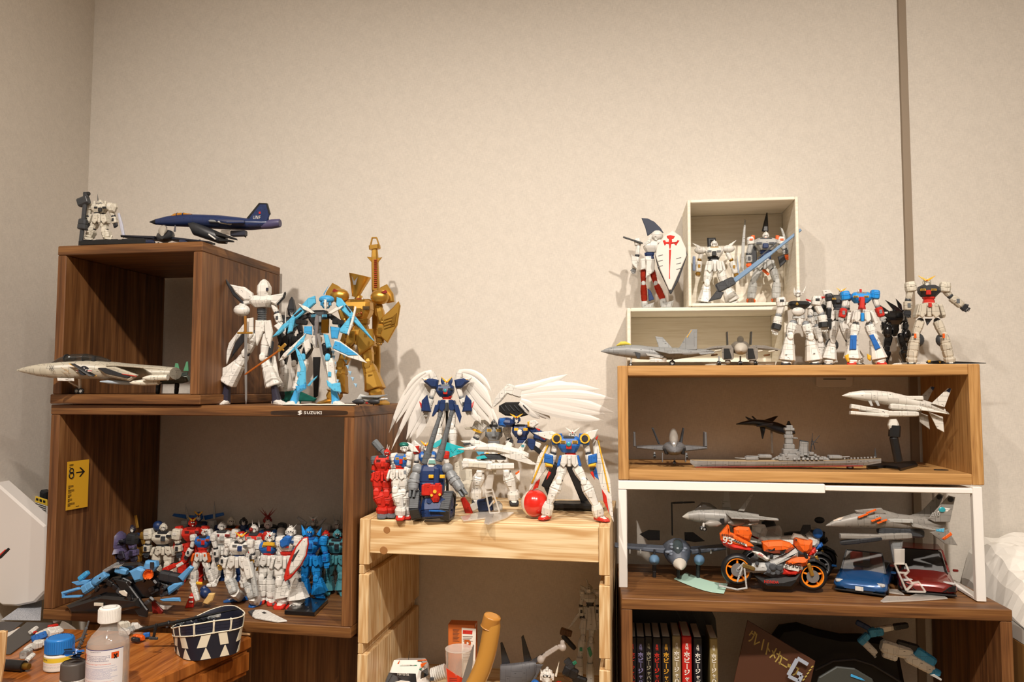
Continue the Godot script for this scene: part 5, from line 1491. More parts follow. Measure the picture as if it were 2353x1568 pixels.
var case_left: Node3D
func sticker():
	# print stuck to the front edge and to the inner left side of the wide bookcase
	grid(470, 520, 3.564)
	cz = 0.3245
	cur = case_left
	var hold := Node3D.new()
	hold.name = "edge_sticker"
	case_left.add_child(hold, true)
	hold.set_meta("label", "clear oval sticker with white lettering")
	var zf := func(x: float) -> float: return 0.3119 + (-(at_gz(x, 1530, 0.31).x) - 0.7404) * -0.0385 + 0.0006
	var pts := []
	for i in 24:
		var a := TAU * i / 24
		var x: float = 858 + clampf(cos(a) * 400.0, -300.0, 300.0) + cos(a) * 16.0
		var p := at_gz(x, 1530 + sin(a) * 24.0, zf.call(x))
		pts.append(p)
	plate(pts, Vector3.BACK, 0.0004, 0.2)
	var o := part("film", clear_mat("2e2522", 0.35, 0.1), hold)
	o.global_transform = Transform3D.IDENTITY
	var w := words("lettering", "SUZUKI", 0.0048, Vector3.ZERO, C("w"), hold, Basis.IDENTITY, true)
	var p2 := at_gz(888, 1529, zf.call(888.0) + 0.0006)
	w.global_transform = Transform3D(Basis(Vector3.UP, -0.0385) * Basis.from_scale(Vector3(1.45, 1, 1)), p2)
	# the slanted S-like mark before the word
	pts = []
	for q in [[762, 1522], [785, 1508], [800, 1516], [784, 1524], [803, 1530], [780, 1550], [760, 1540], [778, 1534]]: pts.append(at_gz(q[0], q[1], zf.call(780.0) + 0.0006))
	plate(pts, Vector3.BACK, 0.0004, 0.1)
	o = part("logo_mark", C("w"), hold)
	o.global_transform = Transform3D.IDENTITY
	# yellow exit sticker on the inner left side
	hold = Node3D.new()
	hold.name = "exit_sticker"
	case_left.add_child(hold, true)
	hold.set_meta("label", "yellow sticker with a black 8 and an arrow")
	grid(0, 0, 1)
	var xs := -1.0385 + 0.0185 + 0.004
	var on := func(px: float, py: float, e := 0.0) -> Vector3:
		var r := ray(px, py)
		var n := Vector3(cos(0.0385), 0, sin(0.0385))
		var p0 := Vector3(xs + e, 0.9, 0.16)
		return CAM + r * ((p0 - CAM).dot(n) / r.dot(n))
	var nx := Vector3(cos(0.0385), 0, sin(0.0385))
	plate([on.call(155, 1062), on.call(204.5, 1056), on.call(201, 1165), on.call(151, 1174)], nx, 0.0006, 0.1)
	o = part("sheet", mat("e3ad2a", 0.5), hold)
	o.global_transform = Transform3D.IDENTITY
	var P00: Vector3 = on.call(155, 1062, 0.0006); var ux: Vector3 = on.call(204.5, 1056, 0.0006) - P00; var uy: Vector3 = on.call(151, 1174, 0.0006) - P00
	var strip := func(x0: float, y0: float, x1: float, y1: float):
		plate([P00 + ux * x0 + uy * y0, P00 + ux * x1 + uy * y0, P00 + ux * x1 + uy * y1, P00 + ux * x0 + uy * y1], nx, 0.0004, 0.1)
	# arrow
	strip.call(0.42, 0.235, 0.80, 0.26)
	for s in [-1.0, 1.0]:
		plate([P00 + ux * 0.82 + uy * 0.247, P00 + ux * 0.62 + uy * (0.247 + s * 0.1), P00 + ux * 0.56 + uy * (0.247 + s * 0.092), P00 + ux * 0.74 + uy * 0.247], nx, 0.0004, 0.1)
	o = part("arrow", C("k"), hold)
	o.global_transform = Transform3D.IDENTITY
	# numeral 8 as two rings
	for e in [[0.2, 0.195, 0.082, 0.05], [0.2, 0.29, 0.10, 0.062]]:
		var ring := []
		for i in 19:
			var a := TAU * i / 18
			ring.append(P00 + ux * (e[0] + cos(a) * e[2]) + uy * (e[1] + sin(a) * e[3]))
		for i in 18: rod(ring[i], ring[i + 1], 0.0011, -1.0, 6)
	o = part("numeral", C("k"), hold)
	o.global_transform = Transform3D.IDENTITY
	# small lines of type
	for l in [[0.1, 0.06, 5, 0.035], [0.1, 0.115, 3, 0.018], [0.08, 0.5, 6, 0.038], [0.08, 0.55, 5, 0.016], [0.08, 0.59, 7, 0.038], [0.08, 0.64, 9, 0.016], [0.08, 0.685, 4, 0.038], [0.08, 0.73, 5, 0.016], [0.08, 0.775, 5, 0.038], [0.08, 0.82, 5, 0.016], [0.08, 0.865, 8, 0.038], [0.08, 0.91, 7, 0.016], [0.45, 0.95, 12, 0.012]]:
		for i in int(l[2]):
			var x: float = l[0] + i * l[3] * 1.05
			strip.call(x, l[1], x + l[3] * 0.8, l[1] + l[3] * 0.16)
			strip.call(x + l[3] * 0.3, l[1], x + l[3] * 0.45, l[1] + l[3] * 0.9)
			strip.call(x, l[1] + l[3] * 0.7, x + l[3] * 0.8, l[1] + l[3] * 0.86)
	o = part("small_print", C("k"), hold)
	o.set_meta("kind", "stuff")
	o.global_transform = Transform3D.IDENTITY
# a robot given by its head, its feet and its colours; joints in ordinary proportions
func figure(label: String, hx: float, hy: float, fx: float, fy: float, c: Dictionary, o := {}, z := -1.0):
	var h := fy - hy
	var wd: float = o.get("wide", 1.0)
	begin("robot_figure", label, "robot figure", fx, fy, z, 0.7467, "")
	var at := func(t: float, side: float) -> Array: return [lerpf(hx, fx, t) + side * h * wd, hy + h * t]
	var st: float = o.get("stance", 0.12)
	var D := {"c": c, "hd": [hx, hy + h * 0.075, h * 0.062 * o.get("head", 1.0)], "ch": at.call(0.25, 0) + [h * 0.29 * wd, h * 0.2], "wa": at.call(0.37, 0) + [h * 0.17 * wd, h * 0.09], "hp": at.call(0.47, 0) + [h * 0.25 * wd, h * 0.15],
		"aw": h * 0.105 * wd, "lw": h * 0.145 * wd, "la": [at.call(0.21, -0.19), at.call(0.36, -0.22), at.call(0.49, -0.23)], "ra": [at.call(0.21, 0.19), at.call(0.36, 0.22), at.call(0.49, 0.23)],
		"ll": [at.call(0.53, -0.075), at.call(0.70, -0.095), at.call(0.92, -st), at.call(1.0, -st - 0.02)], "rl": [at.call(0.53, 0.075), at.call(0.70, 0.095), at.call(0.92, st), at.call(1.0, st + 0.02)], "pack": o.get("pack", 0.8), "small": o.get("small", false), "pad": o.get("pad", 1.0)}
	if o.has("fin"): D.fin = [h * 0.07, h * 0.09]
	if o.has("shin"): D.shin = o.shin
	robot(D)

func crowd():
	grid(100, 920, 2.904)
	var H := 0.7467
	# back row
	figure("robot with long dark blue wings and yellow antenna, at the back of the wide bookcase", 1035, 745, 1035, 1180, {"m": "w", "c": "nb", "h": "b", "a": "r", "fin": "y", "s": "lg"}, {"fin": 1, "small": true}, 0.04)
	slab("wing", "b", [[1010, 770], [870, 755], [860, 772], [1000, 800]], 14, -40)
	slab("wing", "b", [[1070, 770], [1200, 748], [1205, 768], [1080, 800]], 14, -40)
	bar("wing_cannon", "lg", [968, 800, -30], [945, 690, -30], 18, 18, SPIKE)
	bar("wing_cannon", "lg", [1140, 790, -30], [1140, 672, -30], 16, 16, SPIKE)
	figure("rust and navy robot half hidden in the back row, right of the winged blue one", 1255, 765, 1255, 1180, {"m": "nb", "c": "o", "h": "iv", "s": "nb", "j": "k"}, {"small": true}, 0.045)
	figure("black and blue robot at the back, between the rust one and the antlered one", 1335, 770, 1335, 1180, {"m": "k", "c": "b", "h": "ch", "s": "ch", "j": "k"}, {"small": true}, 0.04)
	figure("dark robot with antler-like red horns, in the back row against the wall", 1495, 755, 1495, 1185, {"m": "ch", "c": "k", "h": "dr", "s": "ch", "j": "k"}, {"small": true, "wide": 1.1}, 0.04)
	for e in [[1435, 712], [1455, 702], [1478, 722], [1516, 722], [1536, 700], [1560, 706]]:
		bar("antler", "dr", [1496, 772], e, 7, 7, SPIKE)
	figure("pale grey robot with wide flared shoulders, in the back row on the right", 1800, 745, 1800, 1180, {"m": "lg", "c": "g", "h": "lg", "s": "lg", "j": "dg"}, {"small": true, "fin": 1, "pad": 1.3}, 0.045)
	slab("shoulder_fin", "lg", [[1745, 810], [1690, 750], [1700, 740], [1760, 780]], 16, 0)
	slab("shoulder_fin", "lg", [[1845, 810], [1890, 755], [1880, 748], [1835, 780]], 16, 0)
	figure("pale grey robot with thin antenna, in the back row next to the right side panel", 1960, 770, 1950, 1190, {"m": "lg", "c": "dg", "h": "lg", "s": "lg", "j": "dg"}, {"small": true}, 0.045)
	for x in [1945, 1975]: bar("antenna", "lg", [x, 780], [x + (x - 1960) * 0.8, 725], 6, 6, SPIKE)
	# middle row
	figure("gold-finned robot standing behind the bulky purple one", 590, 850, 600, 1220, {"m": "au", "c": "nb", "h": "dp", "s": "au", "j": "ch", "vent": "au"}, {"small": true}, 0.085)
	bar("back_fin", "au", [512, 890, -10], [522, 792, -10], 20, 10, PLAIN)
	bar("back_fin", "au", [628, 870, -10], [614, 785, -10], 18, 10, PLAIN)
	figure("bulky dark purple robot with a red sensor head, leftmost in the crowd", 480, 870, 470, 1240, {"m": "p", "c": "dp", "a": "p", "h": "r", "s": "ch", "j": "dp", "vent": "dp", "sk": "dp", "th": "ch", "sh": "dp", "f": "dp", "badge": "dp", "face": "dr"}, {"wide": 1.5, "head": 0.9, "shin": BELL}, 0.12)
	lathe(J(470, 1010, 10), J(475, 885, 10), [[0.0, 62.0], [0.25, 76.0], [0.8, 70.0], [1.0, 42.0]], uu, 18)
	part("torso_shell", C("p"))
	lathe(J(472, 1030, 10), J(470, 1000, 10), [[0.0, 82.0], [1.0, 70.0]], uu, 18)
	part("waist_skirt", C("p"))
	figure("off-white robot with broad square shoulders and armoured skirt, right of the purple one", 800, 820, 795, 1210, {"m": "iv", "c": "iv", "a": "dg", "j": "ch", "h": "iv", "vent": "ch", "badge": "iv", "chin": "iv", "hand": "dg"}, {"wide": 1.18, "pad": 1.2}, 0.085)
	orb("backpack_dome", "nb", 765, 838, -20, 34)
	figure("white robot with red vents in front of the rust one, amid the crowd", 1190, 825, 1195, 1230, {"m": "w", "c": "w", "a": "lg", "h": "w", "s": "w", "j": "dg", "vent": "r"}, {"wide": 1.1}, 0.075)
	figure("red robot with pointed crest directly behind the slim white, blue and red one", 995, 812, 975, 1235, {"m": "r", "c": "r", "a": "dr", "h": "r", "s": "r", "j": "dr", "f": "r", "hand": "dr", "fin": "y", "badge": "r", "vent": "dr", "face": "dr"}, {"fin": 1}, 0.075)
	figure("red and white robot with two white antenna rods, behind the classic white one", 1405, 830, 1400, 1240, {"m": "w", "c": "r", "a": "r", "h": "w", "s": "r", "j": "dg", "badge": "r"}, {"wide": 1.05}, 0.09)
	for x in [1392, 1436]: bar("antenna", "w", [x + 4, 850, 10], [x, 796, 10], 7, 6, SPIKE)
	orb("face_cover", "dr", 1384, 866, 40, 14)
	figure("white robot peering over the classic white one, with a red chin", 1500, 815, 1500, 1230, {"m": "w", "c": "b", "h": "w", "s": "w", "j": "dg"}, {"small": true}, 0.06)
	figure("red and white robot in the shade between the blue and the teal ones", 1885, 880, 1880, 1270, {"m": "lg", "c": "r", "h": "r", "s": "r", "j": "ch", "sh": "lg"}, {"small": true}, 0.09)
	figure("dark teal robot with large round feet, against the right side panel", 1960, 880, 1945, 1310, {"m": "t", "c": "t", "a": "ch", "h": "t", "s": "t", "j": "ch", "f": "t", "vent": "ch", "badge": "t", "hand": "t", "face": "ch", "chin": "t"}, {"wide": 1.05, "shin": BELL}, 0.125)
	# front row
	begin("robot_figure", "slim white robot with blue chest and orange hip marks, in front of the red one", "robot figure", 1070, 1232, -1, H)
	robot({"c": {"m": "w", "c": "b", "a": "r", "vent": "o", "j": "ch", "h": "w", "ss": "o", "badge": "o", "kn": "lg", "shp": "lg"}, "hd": [1075, 885, 20], "fin": [22, 26], "ch": [1065, 945, 100, 72], "wa": [1060, 1000, 62, 40], "hp": [1050, 1046, 90, 60], "aw": 36, "lw": 44,
		"la": [[1005, 925], [990, 985], [960, 1040]], "ra": [[1130, 925], [1150, 990], [1155, 1050]], "ll": [[1025, 1075], [1010, 1130], [1005, 1215], [1000, 1232]], "rl": [[1075, 1075], [1100, 1130], [1128, 1210], [1140, 1230]], "pack": 0.8})
	begin("robot_figure", "white robot with a yellow V-fin and blue feet, in a wide crouch at the front", "robot figure", 1300, 1380, -1, H)
	robot({"c": {"m": "w", "c": "w", "a": "nb", "vent": "lg", "j": "ch", "h": "w", "f": "b", "in": "w", "kn": "w", "sh": "lg", "hand": "au", "fin": "y", "cr": "w", "badge": "w"}, "hd": [1318, 925, 26, 30], "fin": [40, 44], "ch": [1310, 985, 130, 84], "wa": [1305, 1030, 74, 40], "hp": [1290, 1080, 130, 80], "aw": 44, "lw": 62, "flat": true,
		"la": [[1240, 960], [1215, 1040], [1190, 1100]], "ra": [[1375, 965], [1395, 1030], [1390, 1060]], "ll": [[1250, 1110], [1240, 1190], [1275, 1290, 20], [1200, 1350]], "rl": [[1340, 1110], [1360, 1200], [1400, 1320, 20], [1380, 1385]], "pack": 0.8})
	bar("beam_barrel", "lg", [1380, 1080, 30], [1420, 1310, 50], 30, 30, PLAIN)
	bar("arm_panel_long", "w", [1345, 1060, 40], [1380, 1190, 50], 50, 24, PLAIN)
	begin("robot_figure", "classic white robot with blue chest, yellow vents and red waist, left of the red-rimmed shield", "robot figure", 1490, 1350, -1, H)
	robot({"c": {"m": "w", "c": "b", "a": "r", "vent": "y", "j": "dg", "h": "w", "f": "r", "in": "w", "hand": "au", "fin": "w"}, "hd": [1510, 920, 30, 20], "fin": [20, 40], "ch": [1505, 985, 118, 80], "wa": [1505, 1030, 82, 34], "hp": [1505, 1070, 130, 74], "aw": 50, "lw": 70,
		"la": [[1440, 975], [1425, 1050], [1440, 1110]], "ra": [[1575, 975], [1585, 1050], [1575, 1110]], "ll": [[1470, 1110], [1468, 1180], [1460, 1310], [1440, 1345]], "rl": [[1530, 1110], [1525, 1180], [1528, 1320], [1520, 1352, 20]], "pack": 0.8})
	block("collar_vent", "y", 1505, 962, 46, 80, 22, 14)
	begin("robot_figure", "white robot with blue shoulder, half covered by the red-rimmed pointed shield", "robot figure", 1650, 1380, -1, H)
	robot({"c": {"m": "w", "c": "w", "a": "r", "vent": "b", "j": "dg", "h": "w", "f": "r", "in": "w", "s": "w"}, "hd": [1650, 880, 32], "ch": [1625, 960, 110, 90], "wa": [1620, 1030, 80, 40], "hp": [1610, 1080, 140, 90], "aw": 54, "lw": 88, "shin": BELL,
		"la": [[1590, 950], [1580, 1040], [1600, 1110]], "ra": [[1690, 950], [1710, 1040], [1700, 1110]], "ll": [[1580, 1120], [1590, 1200], [1610, 1310], [1560, 1350]], "rl": [[1650, 1130], [1690, 1210], [1700, 1330], [1640, 1390, 20]], "pack": 0.9})
	slab("shoulder_shell", "b", [[1580, 940], [1620, 905], [1660, 910], [1640, 970], [1600, 990], [1582, 975]], 40, 40)
	for x in [1640, 1690]: bar("antenna", "w", [1655, 870, 20], [x, 830, 20], 7, 7, SPIKE)
	begin("toy_shield", "long pointed toy shield, white with a red rim and dark centre slot, held in front", "toy shield", 1690, 1200, 0.27)
	slab("rim", "r", [[1765, 912], [1770, 960], [1755, 1040], [1715, 1110], [1650, 1190], [1612, 1212], [1605, 1180], [1630, 1090], [1660, 1010], [1710, 940], [1740, 915]], 22)
	slab("face", "w", [[1762, 918], [1764, 960], [1750, 1035], [1715, 1100], [1665, 1155], [1645, 1165], [1640, 1130], [1660, 1060], [1690, 985], [1735, 925]], 30, 4)
	slab("slot", "dg", [[1712, 985], [1718, 1000], [1670, 1085], [1655, 1075], [1672, 1030]], 34, 6)
	figure("bright blue robot with two horns and a flared skirt, beside the shield", 1775, 850, 1790, 1330, {"m": "az", "c": "az", "a": "b", "h": "az", "s": "az", "j": "b", "f": "az", "vent": "b", "badge": "az", "hand": "az", "face": "b", "chin": "az", "kn": "az"}, {"shin": BELL, "wide": 0.95}, 0.165)
	for s in [[1722, 838], [1855, 855]]:
		bar("horn", "az", [s[0] + (1790 - s[0]) * 0.3, 905, 20], [s[0], s[1], 20], 26, 24, SPIKE)
	# dark heap of a robot lying at the left
	begin("robot_figure", "black and light blue robot lying on its back at the bookcase's front corner", "robot figure", 560, 1424, -1, H)
	slab("back_plate", "kg", [[160, 1370], [330, 1290], [470, 1180], [620, 1150], [800, 1200], [900, 1260], [880, 1300], [600, 1330], [420, 1400], [200, 1400]], 60, 10)
	slab("back_plate", "kg", [[330, 1190], [500, 1090], [650, 1080], [780, 1160], [700, 1240], [480, 1230], [360, 1230]], 60, -20)
	slab("wing_plate", "k", [[470, 1190], [560, 1210], [700, 1400], [690, 1450], [640, 1440], [560, 1330]], 24, 60)
	slab("leg_shell", "kg", [[170, 1370], [400, 1300], [640, 1320], [660, 1380], [450, 1420], [200, 1420]], 70, 60)
	block("leg_mark", mat("d8d2c2"), 368, 1365, 104, 64, 20, 8)
	slab("wing_mark", mat("d8d2c2"), [[505, 1275], [540, 1270], [560, 1290], [555, 1312], [530, 1305], [505, 1285]], 10, 96)
	bar("upper_arm", "lb", [240, 1200, 40], [300, 1150, 30], 36, 36, LIMB)
	bar("forearm", mat("5b9bd0"), [270, 1270, 60], [340, 1225, 60], 60, 56, LIMB)
	bar("forearm", mat("5b9bd0"), [350, 1210, 60], [425, 1160, 60], 52, 50, LIMB)
	orb("elbow", mat("4a86b8"), 350, 1215, 60, 30)
	slab("foot_frame", mat("5b9bd0"), [[125, 1280], [230, 1250], [255, 1262], [150, 1296], [148, 1306], [270, 1302], [262, 1316], [132, 1320]], 40, 60)
	slab("toe_blade", mat("5b9bd0"), [[190, 1215], [240, 1205], [300, 1200], [330, 1190], [290, 1230], [230, 1240]], 24, 40)
	bar("finger_frame", "g", [400, 1150, 60], [500, 1090, 60], 26, 20, LIMB)
	for k in 3: bar("finger", "lg", [470 + k * 14, 1120, 70], [505 + k * 16, 1100 - k * 4, 76], 8, 8, SPIKE)
	bar("thigh_block", mat("5b9bd0"), [485, 1130, 40], [560, 1150, 40], 44, 44, LIMB)
	slab("shoulder_block", mat("5b9bd0"), [[580, 1140], [640, 1110], [690, 1130], [670, 1200], [620, 1215], [600, 1180]], 60, 50)
	slab("chest_block", mat("5b9bd0"), [[690, 1070], [760, 1075], [765, 1110], [740, 1145], [670, 1130]], 60, 40)
	block("chest_slot", "ch", 724, 1104, 74, 26, 40, 8)
	lathe(J(696, 1160, 60), J(698, 1166, 92), [[0.0, 30.0], [1.0, 34.0], [1.0, 26.0, 1], [0.5, 14.0]], uu, 18)
	part("thruster", C("o"))
	slab("wing_arm", mat("5b9bd0"), [[900, 1180], [980, 1105], [1002, 1120], [990, 1140], [935, 1210]], 30, 50)
	slab("wing_arm", mat("5b9bd0"), [[830, 1250], [880, 1220], [935, 1215], [930, 1235], [840, 1300]], 40, 40)
	slab("leg_blade", mat("5b9bd0"), [[780, 1330], [860, 1320], [910, 1320], [915, 1345], [800, 1345]], 20, 60)
	bar("side_box", "ch", [780, 1170, 20], [930, 1200, 20], 70, 60, LIMB)
	for k in 26:
		var px := 300 + rng.randf() * 540.0
		var py := 1190 + rng.randf() * 170.0
		bar("armour_piece", ["k", "kg", "ch", "dg"][k % 4], [px, py, 40 + rng.randf() * 40], [px + rng.randf_range(-50, 50), py + rng.randf_range(-30, 30), 50 + rng.randf() * 40], 20 + rng.randf() * 22, 18, LIMB)
	begin("toy_gun", "small red and white toy gun lying on the black heap, below the off-white robot", "toy weapon", 870, 1180, 0.2)
	bar("stock", "r", [800, 1140], [880, 1100], 34, 24, LIMB)
	bar("barrel", "r", [860, 1115], [940, 1075], 24, 20, PLAIN)
	bar("side_plate", "w", [890, 1110, 10], [930, 1086, 10], 22, 14, PLAIN)
	bar("grip", "b", [830, 1125], [822, 1165], 20, 18, PLAIN)
	begin("toy_fin", "red and white toy fin lying on the bookcase floor left of the basket", "toy part", 770, 1420, -1, H)
	slab("fin", "dr", [[720, 1330], [750, 1340], [800, 1410], [790, 1430], [730, 1424]], 16, 10)
	slab("fin_tip", "w", [[750, 1345], [800, 1372], [860, 1375], [830, 1400], [800, 1400]], 18, 12)
	begin("robot_parts", "heap of navy, cream and red robot parts behind the woven basket", "toy part", 1060, 1385, -1, H)
	slab("launcher", "r", [[960, 1350], [985, 1290], [1010, 1295], [1000, 1385], [945, 1390]], 26, 20)
	for k in 4: block("launcher_tube", "w", 978 + (k % 2) * 12, 1318 + (k / 2) * 30, 36, 14, 10, 6)
	bar("leg", "w", [1000, 1240, 10], [1030, 1340, 20], 36, 30, LIMB)
	orb("joint", "nb", 1080, 1290, 20, 36)
	bar("arm", "nb", [1060, 1250, 10], [1120, 1330, 20], 44, 40, LIMB)
	slab("cream_wedge", mat("dcb878"), [[1100, 1290], [1148, 1290], [1130, 1340], [1100, 1365], [1065, 1355]], 26, 26)
	bar("cap", "y", [1020, 1222, 10], [1060, 1226, 10], 18, 16, LIMB)
	bar("cap", "w", [1090, 1236, 10], [1120, 1240, 10], 20, 18, LIMB)
	# loose things on the bookcase floor
	begin("black_plinth", "square black display base lying at the front right of the bookcase floor", "toy base", 1740, 1440, -1, H)
	var q := []
	for p in [[1608, 1432], [1808, 1445], [1898, 1352], [1705, 1340]]: q.append(GY(p[0], p[1], 14))
	plate(q, Vector3.UP, 28 * uu, 0.12)
	part("slab", C("kg"))
	for p in [[1712, 1350], [1660, 1388], [1740, 1375], [1766, 1400], [1818, 1372]]:
		var c := GY(p[0], p[1] + 8, 28)
		lathe(c, c + Vector3(0, 2 * uu, 0), [[0.0, 11.0], [1.0, 10.0]], uu, 12)
		part("peg_hole", C("k"))
	begin("toy_piece", "white blade-shaped toy piece with a dark root, lying near the front edge of the bookcase", "toy part", 1500, 1450, -1, H)
	q = []
	for p in [[1395, 1430], [1410, 1412], [1450, 1408], [1500, 1418], [1540, 1440], [1625, 1482], [1560, 1488], [1480, 1475], [1410, 1462], [1392, 1450]]: q.append(GY(p[0], p[1], 7))
	plate(q, Vector3.UP, 12 * uu)
	part("blade", C("w"))
	q = []
	for p in [[1365, 1420], [1412, 1406], [1420, 1412], [1396, 1432], [1396, 1448]]: q.append(GY(p[0], p[1], 6))
	plate(q, Vector3.UP, 12 * uu)
	part("root", C("dg"))
	q = []
	for p in [[1455, 1434], [1472, 1427], [1490, 1436], [1475, 1443]]: q.append(GY(p[0], p[1] - 2, 13.2))
	plate(q, Vector3.UP, 1.0 * uu)
	part("slot", C("k"))
	begin("toy_scrap", "tiny grey toy scrap on the bookcase floor in front of the red feet", "toy part", 1542, 1375, -1, H)
	ball(Vector3(0, 10 * uu, 0), 20 * uu, 10 * uu, 14 * uu, 8)
	part("scrap", C("mg"))

func jar(n: String, label: String, bx: float, by: float, rpx: float, hb: float, hc: float, glass: Material, cap: Material):
	begin(n, label, "paint jar", bx, by, -1, 0.72)
	lathe(Vector3.ZERO, Vector3(0, hb * uu, 0), [[0.0, rpx * 0.8], [0.04, rpx, 1], [0.86, rpx, 1], [1.0, rpx * 0.8]], uu, 26)
	part("glass_body", glass)
	var y := hb * 0.98 * uu
	lathe(Vector3(0, y, 0), Vector3(0, y + hc * uu, 0), [[0.0, rpx * 0.9], [0.04, rpx * 0.96, 1], [0.85, rpx * 0.94], [0.95, rpx * 0.9], [1.0, rpx * 0.78], [0.97, rpx * 0.7]], uu, 30)
	var c := part("screw_cap", cap)
	for i in 40:
		var a := TAU * i / 40
		var p := Vector3(cos(a), 0, sin(a)) * rpx * 0.965 * uu
		rod(p + Vector3(0, y + 3 * uu, 0), p + Vector3(0, y + hc * 0.84 * uu, 0), 1.6 * uu, -1.0, 5)
	var k := part("cap_ridges", cap, c)
	k.set_meta("kind", "stuff")
# a printed label: rows of small dashes as type, done as a picture on a band
func type_tex(w: int, h: int, sd: int, bg: Color, blocks: Array) -> ImageTexture:
	var im := Image.create(w, h, false, Image.FORMAT_RGB8)
	im.fill(bg)
	var r := RandomNumberGenerator.new(); r.seed = sd
	for b in blocks:      # [x0, y0, x1, y1, colour, line height] or a solid when line height is 0
		var c := Color(b[4])
		if b[5] == 0:
			im.fill_rect(Rect2i(b[0], b[1], b[2] - b[0], b[3] - b[1]), c)
			continue
		var y: int = b[1]
		while y + b[5] <= b[3]:
			var x: int = b[0]
			var stop: int = b[2] - int(r.randf() * (b[2] - b[0]) * 0.2)
			while x < stop:
				var g := int(b[5] * 0.62)
				im.fill_rect(Rect2i(x, y, g, maxi(1, g / 4)), c)
				im.fill_rect(Rect2i(x + int(r.randf() * g * 0.7), y, maxi(1, g / 4), g), c)
				if r.randf() > 0.4: im.fill_rect(Rect2i(x, y + g - maxi(1, g / 4), g, maxi(1, g / 4)), c)
				x += int(b[5] * 0.74)
			y += b[5]
	im.generate_mipmaps()
	return ImageTexture.create_from_image(im)
func band(n: String, tx: Texture2D, c: Vector3, r: float, y0: float, y1: float, a0: float, a1: float, parent: Node3D = null) -> MeshInstance3D:
	var st := SurfaceTool.new()
	st.begin(Mesh.PRIMITIVE_TRIANGLES)
	var m := 20
	for i in m:
		var t0 := float(i) / m; var t1 := float(i + 1) / m
		var p := []
		for q in [[t0, 0.0], [t1, 0.0], [t1, 1.0], [t0, 1.0]]:
			var a := lerpf(a0, a1, q[0])
			p.append([c + Vector3(sin(a) * r, lerpf(y1, y0, q[1]), cos(a) * r), Vector2(q[0], q[1]), Vector3(sin(a), 0, cos(a))])
		for k in [0, 1, 2, 0, 2, 3]:
			st.set_normal(p[k][2]); st.set_uv(p[k][1]); st.add_vertex(p[k][0])
	var o := MeshInstance3D.new()
	o.name = n
	o.mesh = st.commit()
	var mt := StandardMaterial3D.new()
	mt.albedo_texture = tx
	mt.roughness = 0.5
	o.material_override = mt
	(parent if parent else cur).add_child(o, true)
	return o

